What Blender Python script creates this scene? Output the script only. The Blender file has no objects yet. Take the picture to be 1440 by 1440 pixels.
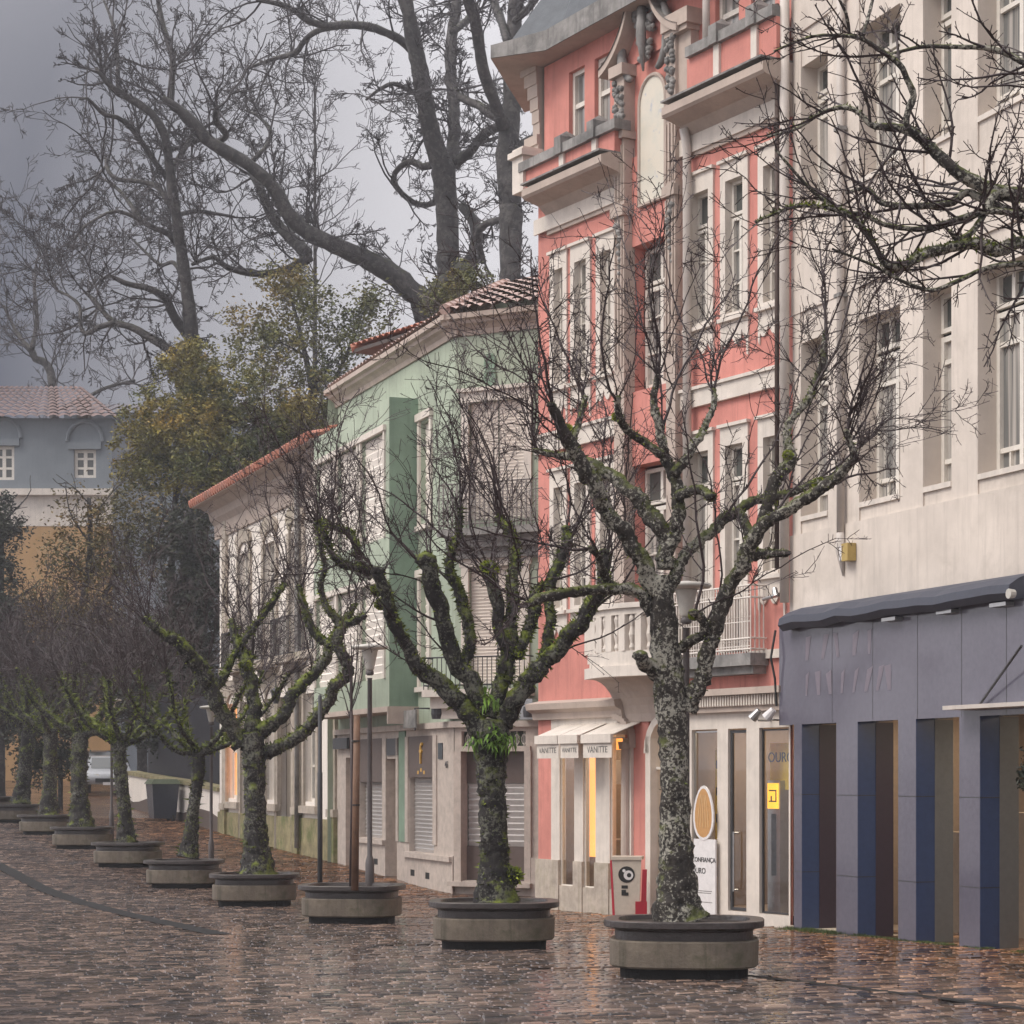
import bpy, math, random
from mathutils import Vector, Matrix, noise
random.seed(7)
C = bpy.context.scene.collection
R = math.radians
FPX, CX, HY, CAMZ = 3000.0, 720.0, 1090.0, 2.0       # focal length and horizon of the photograph (1440 px frame)

def at(px, py, Y):
    return Vector(((px - CX) * Y / FPX, Y, CAMZ + (HY - py) * Y / FPX))

GP = [(-40, 0), (15, 0), (20.8, -.01), (25.6, -.11), (32, -.24), (37.4, -.32), (42.5, -.30), (48, -.09), (54.4, .10), (60, .31), (65, .52),
      (75, .86), (90, 1.55), (120, 2.4), (200, 3.0), (900, 3.0)]
def gz(Y):
    if Y <= GP[0][0]: return GP[0][1]
    for i in range(len(GP) - 1):
        if Y <= GP[i + 1][0]:
            (x0, y0), (x1, y1) = GP[i], GP[i + 1]
            m0 = (y1 - GP[i - 1][1]) / (x1 - GP[i - 1][0]) if i else 0
            m1 = (GP[i + 2][1] - y0) / (GP[i + 2][0] - x0) if i + 2 < len(GP) else 0
            h = x1 - x0; t = (Y - x0) / h
            return ((2*t**3 - 3*t*t + 1) * y0 + (t**3 - 2*t*t + t) * h * m0 + (-2*t**3 + 3*t*t) * y1 + (t**3 - t*t) * h * m1)
    return GP[-1][1]

# ------------------------------------------------------------------ mesh building
WL = {}
def link(o, parent=None, wl=None):
    C.objects.link(o)
    if parent is not None:
        o.parent = parent
        WL[o] = WL[parent]
    else:
        WL[o] = wl if wl is not None else Vector((0, 0, 0))
    return o

def thing(name, label, cat, loc, group=None):
    o = bpy.data.objects.new(name, None); o.empty_display_size = .2
    o.location = loc
    link(o, None, Vector(loc))
    o['label'] = label; o['category'] = cat
    if group: o['group'] = group
    return o

def tag(o, label, cat, group=None):
    o['label'] = label; o['category'] = cat
    if group: o['group'] = group
    return o

class MB:
    def __init__(s): s.v = []; s.f = []; s.cuts = []
    def cut(s): s.cuts.append((len(s.v), len(s.f)))          # what follows is a separate piece
    def pieces(s, name, mat, parent, smooth=False):
        out = []; c = [(0, 0)] + s.cuts + [(len(s.v), len(s.f))]
        for (v0, f0), (v1, f1) in zip(c, c[1:]):
            if f1 <= f0: continue
            m = MB(); m.v = s.v[v0:v1]; m.f = [tuple(i - v0 for i in f) for f in s.f[f0:f1]]
            out.append(m.build(name, mat, parent, smooth))
        return out
    def quad(s, a, b, c, d):
        n = len(s.v); s.v += [a, b, c, d]; s.f.append((n, n+1, n+2, n+3))
    def poly(s, pts):
        n = len(s.v); s.v += list(pts); s.f.append(tuple(range(n, n + len(pts))))
    def hexa(s, p):
        n = len(s.v); s.v += p
        for q in ((0,3,2,1),(4,5,6,7),(0,1,5,4),(1,2,6,5),(2,3,7,6),(3,0,4,7)):
            s.f.append(tuple(n + i for i in q))
    def box(s, c, h, rz=0):
        cs, sn = math.cos(rz), math.sin(rz)
        p = []
        for z in (-1, 1):
            for x, y in ((-1,-1),(1,-1),(1,1),(-1,1)):
                X, Y = x*h[0], y*h[1]
                p.append(Vector((c[0] + X*cs - Y*sn, c[1] + X*sn + Y*cs, c[2] + z*h[2])))
        s.hexa(p)
    def prism(s, bot, top):
        n = len(s.v); k = len(bot); s.v += list(bot) + list(top)
        s.f.append(tuple(range(n + k - 1, n - 1, -1))); s.f.append(tuple(range(n + k, n + 2*k)))
        for i in range(k):
            j = (i + 1) % k
            s.f.append((n+i, n+j, n+k+j, n+k+i))
    def tube(s, pts, rad, sides=6, rough=0.0, cap=True):
        n0 = len(s.v); k = len(pts)
        t = (pts[1] - pts[0])
        if t.length < 1e-9: t = Vector((0, 0, 1))
        t.normalize()
        a = Vector((1, 0, 0)) if abs(t.x) < .8 else Vector((0, 1, 0))
        u = t.cross(a).normalized()
        for i in range(k):
            if i < k - 1 and i > 0: tt = pts[i+1] - pts[i-1]
            elif i == 0: tt = pts[1] - pts[0]
            else: tt = pts[k-1] - pts[k-2]
            if tt.length > 1e-9: t = tt.normalized()
            u = u - t * u.dot(t)
            if u.length < 1e-6: u = t.orthogonal()
            u.normalize(); w = t.cross(u)
            r = rad[i]
            for j in range(sides):
                an = 2 * math.pi * j / sides
                d = u * math.cos(an) + w * math.sin(an)
                q = r
                if rough:
                    pp = pts[i] + d * r
                    q = r * (1 + rough * noise.noise(pp * (1.1 / max(r, .04))) + rough * .6 * noise.noise(pp * 17))
                s.v.append(pts[i] + d * q)
        for i in range(k - 1):
            for j in range(sides):
                a0 = n0 + i*sides + j; a1 = n0 + i*sides + (j+1) % sides
                s.f.append((a0, a1, a1 + sides, a0 + sides))
        if cap and sides > 2:
            s.f.append(tuple(n0 + (k-1)*sides + j for j in range(sides)))
            s.f.append(tuple(n0 + j for j in range(sides - 1, -1, -1)))
    def lathe(s, c, prof, seg=24):
        n0 = len(s.v)
        for r, z in prof:
            for j in range(seg):
                a = 2*math.pi*j/seg
                s.v.append(Vector((c[0] + r*math.cos(a), c[1] + r*math.sin(a), c[2] + z)))
        for i in range(len(prof) - 1):
            for j in range(seg):
                a0 = n0 + i*seg + j; a1 = n0 + i*seg + (j+1) % seg
                s.f.append((a0, a1, a1 + seg, a0 + seg))
        s.f.append(tuple(n0 + j for j in range(seg - 1, -1, -1)))
        s.f.append(tuple(n0 + (len(prof)-1)*seg + j for j in range(seg)))
    def build(s, name, mat, parent=None, smooth=False, loc=None):
        me = bpy.data.meshes.new(name)
        off = WL[parent] if parent is not None else (Vector(loc) if loc is not None else Vector((0, 0, 0)))
        me.from_pydata([tuple(p - off) for p in s.v], [], s.f)
        me.materials.append(mat)
        if smooth: me.polygons.foreach_set('use_smooth', [True] * len(me.polygons))
        me.update()
        o = bpy.data.objects.new(name, me)
        link(o, parent, off)
        if parent is None and loc is not None: o.location = loc
        return o

class Face:
    """A vertical facade: u runs along it, z up, o is the distance in front of it."""
    def __init__(s, O, t, flip=False):
        s.O = Vector((O[0], O[1])); s.t = Vector((t[0], t[1])).normalized()
        s.n = Vector((-s.t.y, s.t.x))
        if s.n.y > 0: s.n = -s.n
    def P(s, u, z, o=0.0):
        return Vector((s.O.x + u*s.t.x + o*s.n.x, s.O.y + u*s.t.y + o*s.n.y, z))
    def u(s, px, o=0.0):
        a = (px - CX) / FPX
        ox, oy = s.O.x + o*s.n.x, s.O.y + o*s.n.y
        return (a*oy - ox) / (s.t.x - a*s.t.y)
    def z(s, px, py, o=0.0):
        Y = s.P(s.u(px, o), 0, o).y
        return CAMZ + (HY - py) * Y / FPX
    def box(s, mb, u0, u1, z0, z1, o0, o1):
        p = [s.P(u, z, o) for z in (z0, z1) for u, o in ((u0, o0), (u1, o0), (u1, o1), (u0, o1))]
        mb.hexa(p)
    def wall(s, mb, u0, u1, z0, z1, holes=(), o=0.0, sides=True):
        us = sorted({u0, u1} | {min(max(h[i], min(u0,u1)), max(u0,u1)) for h in holes for i in (0, 1)})
        zs = sorted({z0, z1} | {min(max(h[i], z0), z1) for h in holes for i in (2, 3)})
        for i in range(len(us) - 1):
            for j in range(len(zs) - 1):
                um, zm = (us[i] + us[i+1]) / 2, (zs[j] + zs[j+1]) / 2
                if any(min(h[0], h[1]) < um < max(h[0], h[1]) and h[2] < zm < h[3] for h in holes): continue
                mb.quad(s.P(us[i], zs[j], o), s.P(us[i+1], zs[j], o), s.P(us[i+1], zs[j+1], o), s.P(us[i], zs[j+1], o))
        for h in holes:
            if len(h) < 5 or h[4] > 0: s.reveal(mb, *h[:4], o, h[4] if len(h) > 4 else .25)
    def reveal(s, mb, u0, u1, z0, z1, o, d):
        e = o - d
        mb.quad(s.P(u0, z0, o), s.P(u0, z1, o), s.P(u0, z1, e), s.P(u0, z0, e))
        mb.quad(s.P(u1, z0, o), s.P(u1, z1, o), s.P(u1, z1, e), s.P(u1, z0, e))
        mb.quad(s.P(u0, z1, o), s.P(u1, z1, o), s.P(u1, z1, e), s.P(u0, z1, e))
        mb.quad(s.P(u0, z0, o), s.P(u1, z0, o), s.P(u1, z0, e), s.P(u0, z0, e))

# ------------------------------------------------------------------ materials
def nodes(name):
    m = bpy.data.materials.new(name); m.use_nodes = True
    nt = m.node_tree; b = nt.nodes['Principled BSDF']
    return m, nt, b
def N(nt, typ, **kw):
    n = nt.nodes.new(typ)
    for k, v in kw.items():
        if k.startswith('i_'): n.inputs[k[2:].replace('_', ' ')].default_value = v
        else: setattr(n, k, v)
    return n
def ramp(nt, fac, stops):
    r = nt.nodes.new('ShaderNodeValToRGB')
    el = r.color_ramp.elements
    while len(el) < len(stops): el.new(.5)
    for e, (p, c) in zip(el, stops):
        e.position = p; e.color = (c, c, c, 1) if not hasattr(c, '__len__') else (c[0], c[1], c[2], 1)
    nt.links.new(fac, r.inputs['Fac'])
    return r.outputs['Color']
def mixc(nt, fac, a, b, typ='MIX'):
    m = nt.nodes.new('ShaderNodeMix'); m.data_type = 'RGBA'; m.blend_type = typ
    for sock, v in ((m.inputs[0], fac), (m.inputs[6], a), (m.inputs[7], b)):
        if hasattr(v, 'is_linked') or hasattr(v, 'links'): nt.links.new(v, sock)
        elif hasattr(v, '__len__'): sock.default_value = (v[0], v[1], v[2], 1)
        else: sock.default_value = v
    return m.outputs[2]
def coords(nt, scale=(1,1,1), rot=(0,0,0)):
    tc = nt.nodes.new('ShaderNodeTexCoord'); mp = nt.nodes.new('ShaderNodeMapping')
    mp.inputs['Scale'].default_value = scale; mp.inputs['Rotation'].default_value = rot
    nt.links.new(tc.outputs['Object'], mp.inputs['Vector'])
    return mp.outputs['Vector']
def nz(nt, vec, scale, detail=4, rough=.6, dist=0):
    n = nt.nodes.new('ShaderNodeTexNoise')
    n.inputs['Scale'].default_value = scale; n.inputs['Detail'].default_value = detail
    n.inputs['Roughness'].default_value = rough; n.inputs['Distortion'].default_value = dist
    nt.links.new(vec, n.inputs['Vector'])
    return n.outputs['Fac']
def bump(nt, b, h, strength=.2, dist=.02):
    n = nt.nodes.new('ShaderNodeBump'); n.inputs['Strength'].default_value = strength; n.inputs['Distance'].default_value = dist
    nt.links.new(h, n.inputs['Height']); nt.links.new(n.outputs['Normal'], b.inputs['Normal'])
    return n

def mat(name, col, rough=.75, var=.25, scale=2.0, streak=.3, bmp=.15, spec=.3, metal=0, stain=None, stain_amt=.5, fine=30):
    """Worn painted or stone surface: cloudy tone, vertical rain streaks, fine grain."""
    m, nt, b = nodes(name)
    v = coords(nt)
    dark = tuple(c * (1 - var * 1.6) for c in col); lite = tuple(min(1, c * (1 + var * .6)) for c in col)
    n1 = nz(nt, v, scale, 6, .65)
    c = mixc(nt, ramp(nt, n1, [(.3, 0), (.7, 1)]), dark, lite)
    if streak:
        vs = coords(nt, (5, 5, .35))
        n2 = nz(nt, vs, 1.6, 5, .7)
        f = ramp(nt, n2, [(.5, 0), (.78, streak)])
        c = mixc(nt, f, c, tuple(x * .45 for x in (stain or col)))
    if stain:
        n3 = nz(nt, v, .9, 7, .72, .4)
        c = mixc(nt, ramp(nt, n3, [(.52, 0), (.66, stain_amt)]), c, stain)
    nt.links.new(c, b.inputs['Base Color'])
    n4 = nz(nt, v, fine, 4, .7)
    b.inputs['Roughness'].default_value = rough
    b.inputs['Specular IOR Level'].default_value = spec; b.inputs['Metallic'].default_value = metal
    if bmp: bump(nt, b, n4, bmp, .02)
    return m

def leafmat(name, cols, scale=.5):
    m, nt, b = nodes(name)
    g = nt.nodes.new('ShaderNodeNewGeometry')
    v = coords(nt)
    n1 = nz(nt, v, scale, 4, .6)
    r = ramp(nt, n1, [(.3 + .4 * i / (len(cols) - 1), c) for i, c in enumerate(cols)])
    h = nt.nodes.new('ShaderNodeHueSaturation')
    mr = nt.nodes.new('ShaderNodeMapRange'); mr.inputs['To Min'].default_value = .45; mr.inputs['To Max'].default_value = 1.5
    nt.links.new(g.outputs['Random Per Island'], mr.inputs['Value']); nt.links.new(mr.outputs['Result'], h.inputs['Value'])
    nt.links.new(r, h.inputs['Color']); nt.links.new(h.outputs['Color'], b.inputs['Base Color'])
    b.inputs['Roughness'].default_value = .55; b.inputs['Specular IOR Level'].default_value = .3
    return m

def barkmat(name, col, lichen, lich_amt, moss, moss_amt, scale=14):
    m, nt, b = nodes(name)
    v = coords(nt)
    n1 = nz(nt, v, scale, 6, .7)
    c = mixc(nt, ramp(nt, n1, [(.36, 0), (.64, 1)]), tuple(x * .35 for x in col), tuple(x * 1.5 for x in col))
    n2 = nz(nt, v, scale * 2.1, 6, .7, .2); n2b = nz(nt, v, 2.2, 3, .5)
    mm = N(nt, 'ShaderNodeMath', operation='ADD'); nt.links.new(n2, mm.inputs[0])
    m2 = N(nt, 'ShaderNodeMath', operation='MULTIPLY'); m2.inputs[1].default_value = .5; nt.links.new(n2b, m2.inputs[0]); nt.links.new(m2.outputs[0], mm.inputs[1])
    if lich_amt: c = mixc(nt, ramp(nt, mm.outputs[0], [(.765, 0), (.84, lich_amt)]), c, lichen)
    g = nt.nodes.new('ShaderNodeNewGeometry'); sx = nt.nodes.new('ShaderNodeSeparateXYZ'); nt.links.new(g.outputs['Normal'], sx.inputs[0])
    n3 = nz(nt, v, 3.2, 6, .75)
    ma = N(nt, 'ShaderNodeMath', operation='MULTIPLY_ADD'); ma.inputs[1].default_value = .22; nt.links.new(sx.outputs['Z'], ma.inputs[0]); nt.links.new(n3, ma.inputs[2])
    n3b = nz(nt, v, 11, 3, .6)
    mcol = mixc(nt, ramp(nt, n3b, [(.35, 0), (.65, 1)]), tuple(x * .35 for x in moss), moss)
    if moss_amt: c = mixc(nt, ramp(nt, ma.outputs[0], [(.72 - .3 * moss_amt, 0), (.84 - .3 * moss_amt, .92)]), c, mcol)
    nt.links.new(c, b.inputs['Base Color']); b.inputs['Roughness'].default_value = .7; b.inputs['Specular IOR Level'].default_value = .35
    bump(nt, b, n1, .8, .03)
    return m

def glassmat(name, col=(.03,.035,.04), rough=.06, curtain=None):
    m, nt, b = nodes(name)
    if curtain:
        v = coords(nt, (9, 9, .3))
        c = mixc(nt, ramp(nt, nz(nt, v, 1.3, 2, .5), [(.42, 0), (.6, 1)]), col, curtain)
        nt.links.new(c, b.inputs['Base Color'])
    else: b.inputs['Base Color'].default_value = (*col, 1)
    b.inputs['Roughness'].default_value = rough; b.inputs['Specular IOR Level'].default_value = .6
    v2 = coords(nt); bump(nt, b, nz(nt, v2, 1.6, 2), .06, .05)
    return m
def shopglass(name):
    m = bpy.data.materials.new(name); m.use_nodes = True; nt = m.node_tree; nt.nodes.clear()
    out = nt.nodes.new('ShaderNodeOutputMaterial'); mx = nt.nodes.new('ShaderNodeMixShader')
    tr = nt.nodes.new('ShaderNodeBsdfTransparent'); tr.inputs[0].default_value = (.93, .95, .94, 1)
    gl = nt.nodes.new('ShaderNodeBsdfGlossy'); gl.inputs['Roughness'].default_value = .02; gl.inputs[0].default_value = (.9, .92, .95, 1)
    lw = nt.nodes.new('ShaderNodeLayerWeight'); lw.inputs[0].default_value = .5
    pw = N(nt, 'ShaderNodeMath', operation='POWER'); pw.inputs[1].default_value = 3.0; nt.links.new(lw.outputs['Facing'], pw.inputs[0])
    fr = N(nt, 'ShaderNodeMath', operation='MULTIPLY_ADD'); fr.inputs[1].default_value = .8; fr.inputs[2].default_value = .05; nt.links.new(pw.outputs[0], fr.inputs[0])
    nt.links.new(fr.outputs[0], mx.inputs[0]); nt.links.new(tr.outputs[0], mx.inputs[1]); nt.links.new(gl.outputs[0], mx.inputs[2]); nt.links.new(mx.outputs[0], out.inputs[0])
    return m
def emis(name, col, st):
    m, nt, b = nodes(name)
    b.inputs['Base Color'].default_value = (*col, 1)
    b.inputs['Emission Color'].default_value = (*col, 1); b.inputs['Emission Strength'].default_value = st
    return m
def plain(name, col, rough=.5, metal=0, spec=.4):
    m, nt, b = nodes(name)
    v = coords(nt)
    c = mixc(nt, nz(nt, v, 12, 4, .7), tuple(x*.75 for x in col), tuple(min(1, x*1.2) for x in col))
    nt.links.new(c, b.inputs['Base Color']); b.inputs['Roughness'].default_value = rough
    b.inputs['Metallic'].default_value = metal; b.inputs['Specular IOR Level'].default_value = spec
    return m

def tilemat(name, cols, w=.22, rows=.32, direction=None):
    m, nt, b = nodes(name)
    v = coords(nt)
    n1 = nz(nt, v, 7, 4, .7); n2 = nz(nt, v, 1.1, 5, .7)
    c = mixc(nt, ramp(nt, n1, [(.35, 0), (.65, 1)]), cols[0], cols[1])
    c = mixc(nt, ramp(nt, n2, [(.5, 0), (.65, .75)]), c, cols[2])
    nt.links.new(c, b.inputs['Base Color']); b.inputs['Roughness'].default_value = .6
    bump(nt, b, n1, .4, .02)
    return m

def text_mesh(name, body, size, mat_, parent, F=None, u=0, z=0, o=0, ext=.004, M4=None, align='CENTER', flipu=True):
    cu = bpy.data.curves.new(name, 'FONT'); cu.body = body; cu.size = size; cu.extrude = ext; cu.align_x = align; cu.align_y = 'CENTER'
    ob = bpy.data.objects.new(name, cu); C.objects.link(ob)
    bpy.context.view_layer.update()
    dg = bpy.context.evaluated_depsgraph_get()
    me = bpy.data.meshes.new_from_object(ob.evaluated_get(dg))
    bpy.data.objects.remove(ob)
    if F is not None:
        # reading direction: to the viewer's right, so against t when t points away to the left
        s = -1 if flipu else 1
        X = Vector((s*F.t.x, s*F.t.y, 0)); Yv = Vector((0, 0, 1)); Z = Vector((F.n.x, F.n.y, 0))
        p = F.P(u, z, o)
        M4 = Matrix(((X.x, Yv.x, Z.x, p.x), (X.y, Yv.y, Z.y, p.y), (X.z, Yv.z, Z.z, p.z), (0,0,0,1)))
    me.transform(M4); 
    off = WL[parent]
    me.transform(Matrix.Translation(-off))
    me.materials.clear(); me.materials.append(mat_)
    o2 = bpy.data.objects.new(name, me); link(o2, parent)
    return o2

M = {}
M['cream'] = mat('cream_plaster', (.64,.572,.512), .8, .12, 1.0, .35, .12, stain=(.46,.41,.36), stain_amt=.55)
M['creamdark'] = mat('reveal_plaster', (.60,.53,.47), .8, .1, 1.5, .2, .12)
M['pink'] = mat('pink_plaster', (.60,.245,.205), .8, .16, .8, .45, .15, stain=(.42,.16,.14), stain_amt=.4)
M['white'] = mat('white_stone_trim', (.66,.60,.54), .7, .1, 2.5, .3, .15, stain=(.45,.42,.38), stain_amt=.4)
M['greystone'] = mat('weathered_grey_stone', (.27,.26,.25), .75, .3, 3, .7, .3, stain=(.10,.10,.10), stain_amt=.8)
M['taupe'] = mat('taupe_cement', (.46,.38,.33), .8, .12, 2, .3, .2)
M['green'] = mat('sage_green_plaster', (.37,.425,.335), .8, .14, .8, .4, .15, stain=(.24,.27,.22), stain_amt=.35)
M['darkgreen'] = mat('green_metal_cladding', (.215,.30,.225), .7, .15, 1.2, .4, .1)
M['w2white'] = mat('white_limewash', (.78,.72,.66), .85, .08, 1.2, .2, .12)
M['granite'] = mat('granite_ashlar', (.46,.40,.34), .8, .2, 5, .4, .3, stain=(.28,.26,.17), stain_amt=.6)
M['graniteclean'] = mat('pale_granite', (.50,.43,.38), .75, .15, 6, .25, .25, fine=60)
M['mossgranite'] = mat('mossy_granite', (.30,.26,.15), .85, .3, 3, .5, .3, stain=(.10,.13,.04), stain_amt=.9)
M['slate'] = mat('dark_slate', (.07,.08,.09), .5, .2, 4, .2, .3)
M['tile_red'] = tilemat('red_roof_tile', ((.30,.10,.06),(.48,.19,.12),(.20,.12,.09)))
M['tile_pale'] = tilemat('pale_weathered_tile', ((.42,.28,.24),(.55,.42,.37),(.22,.16,.15)))
M['tile_far'] = tilemat('old_brown_tile', ((.10,.058,.05),(.16,.09,.075),(.07,.05,.05)))
M['winwhite'] = plain('white_window_paint', (.68,.64,.58), .4)
M['glass'] = glassmat('window_glass', (.085,.09,.085), .05)
M['glasscurtain'] = glassmat('window_glass_with_curtain', (.15,.15,.145), .08, (.42,.39,.36))
M['shopglass'] = shopglass('shop_glass')
M['purple'] = plain('grey_violet_panel', (.118,.112,.145), .12, 0, .5)
M['blue'] = plain('blue_panel', (.036,.060,.145), .28, 0, .5)
M['plum'] = plain('dark_plum_panel', (.040,.026,.040), .4)
M['greypanel'] = plain('grey_panel', (.13,.13,.13), .45)
M['awning'] = plain('slate_blue_awning_cloth', (.055,.060,.082), .6)
M['metal'] = plain('dark_grey_metal', (.06,.06,.065), .4, .3)
M['alu'] = plain('aluminium', (.42,.42,.42), .3, .8)
M['pipe'] = mat('cream_pipe_paint', (.55,.50,.46), .5, .1, 3, .3, .05)
M['brownpanel'] = plain('brown_metal_panel', (.115,.085,.075), .5)
M['shutter'] = plain('pale_roller_shutter', (.50,.48,.47), .35, .3)
M['lattice'] = plain('white_iron_railing', (.62,.57,.52), .5)
M['iron'] = plain('black_iron_railing', (.035,.035,.038), .5)
M['warm'] = emis('warm_shop_light', (1.0,.40,.09), .75)
M['ceilingglow'] = emis('shop_ceiling_glow', (1.0,.82,.60), 2.4)
M['warm2'] = emis('amber_window_light', (1.0,.36,.07), .9)
M['yellow'] = emis('yellow_atm_sign', (1.0,.52,.03), .75)
M['yellowcard'] = plain('yellow_card', (.60,.42,.06), .6)
M['black'] = plain('black_print', (.02,.02,.02), .6)
M['paper'] = plain('white_card', (.68,.66,.66), .5)
M['gold'] = plain('gold_print', (.48,.26,.10), .45)
M['goldsign'] = plain('gold_letter', (.70,.40,.06), .3, .3)
M['red'] = plain('red_paint', (.42,.03,.05), .4)
M['interior'] = plain('dim_shop_interior', (.20,.17,.15), .8)
M['interiorpale'] = plain('pale_shop_interior', (.26,.19,.14), .8)
M['concrete'] = mat('wet_planter_concrete', (.155,.128,.100), .5, .25, 4, .8, .4, stain=(.045,.05,.022), stain_amt=.8)
M['rim'] = mat('wet_granite_rim', (.045,.036,.034), .3, .3, 6, .2, .35, spec=.5)
M['soil'] = plain('wet_soil', (.03,.022,.016), .8)
M['polegrey'] = plain('grey_pole_paint', (.10,.088,.088), .5)
M['boxcream'] = plain('worn_cream_plastic', (.50,.44,.37), .5)
M['wood'] = mat('stake_wood', (.17,.095,.06), .6, .25, 5, .4, .2)
M['twig'] = plain('wet_twig_bark', (.031,.017,.018), .5)
M['twigfar'] = plain('far_twig_bark', (.036,.030,.033), .7)
M['bark1'] = barkmat('lichen_bark', (.030,.024,.020), (.36,.345,.29), .85, (.13,.15,.03), .5, 13)
M['bark2'] = barkmat('mossy_dark_bark', (.014,.011,.011), (.20,.20,.16), .55, (.17,.21,.02), .55, 12)
M['barkfar'] = barkmat('plane_bark', (.032,.028,.028), (.11,.10,.095), .5, (.05,.055,.02), .25, 3)
M['moss'] = leafmat('bright_moss', [(.07,.09,.012),(.22,.27,.022),(.38,.42,.035)], 6)
M['fern'] = leafmat('green_fern', [(.06,.12,.015),(.14,.24,.03)], 6)
M['ever'] = leafmat('evergreen_leaves', [(.030,.042,.014),(.075,.090,.022),(.18,.15,.028),(.32,.20,.035)], .35)
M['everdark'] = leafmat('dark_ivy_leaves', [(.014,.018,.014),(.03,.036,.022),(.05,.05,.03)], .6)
M['evertan'] = leafmat('russet_leaves', [(.045,.05,.02),(.11,.09,.03),(.18,.10,.035)], .5)
M['everpale'] = leafmat('thin_olive_leaves', [(.05,.065,.022),(.13,.13,.035),(.27,.18,.045)], .4)
M['grass'] = leafmat('wet_grass', [(.03,.05,.012),(.07,.10,.02)], 2)
M['bluewall'] = mat('blue_grey_plaster', (.20,.225,.25), .85, .1, .6, .2, .1)
M['ochre'] = mat('ochre_plaster', (.42,.265,.13), .85, .1, .6, .2, .1)
M['carwhite'] = plain('white_car_paint', (.34,.35,.37), .2, 0, .6)
M['cardark'] = plain('dark_car_paint', (.045,.055,.075), .2, 0, .6)
M['tyre'] = plain('tyre_rubber', (.02,.02,.02), .8)
M['lampglass'] = plain('milky_lamp_glass', (.50,.48,.44), .3)
M['dark_slats'] = mat('dark_slat_tone', (.022,.022,.030), .6, .2, 3, .3, .2)
M['ribbed'] = M['taupe']
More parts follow.
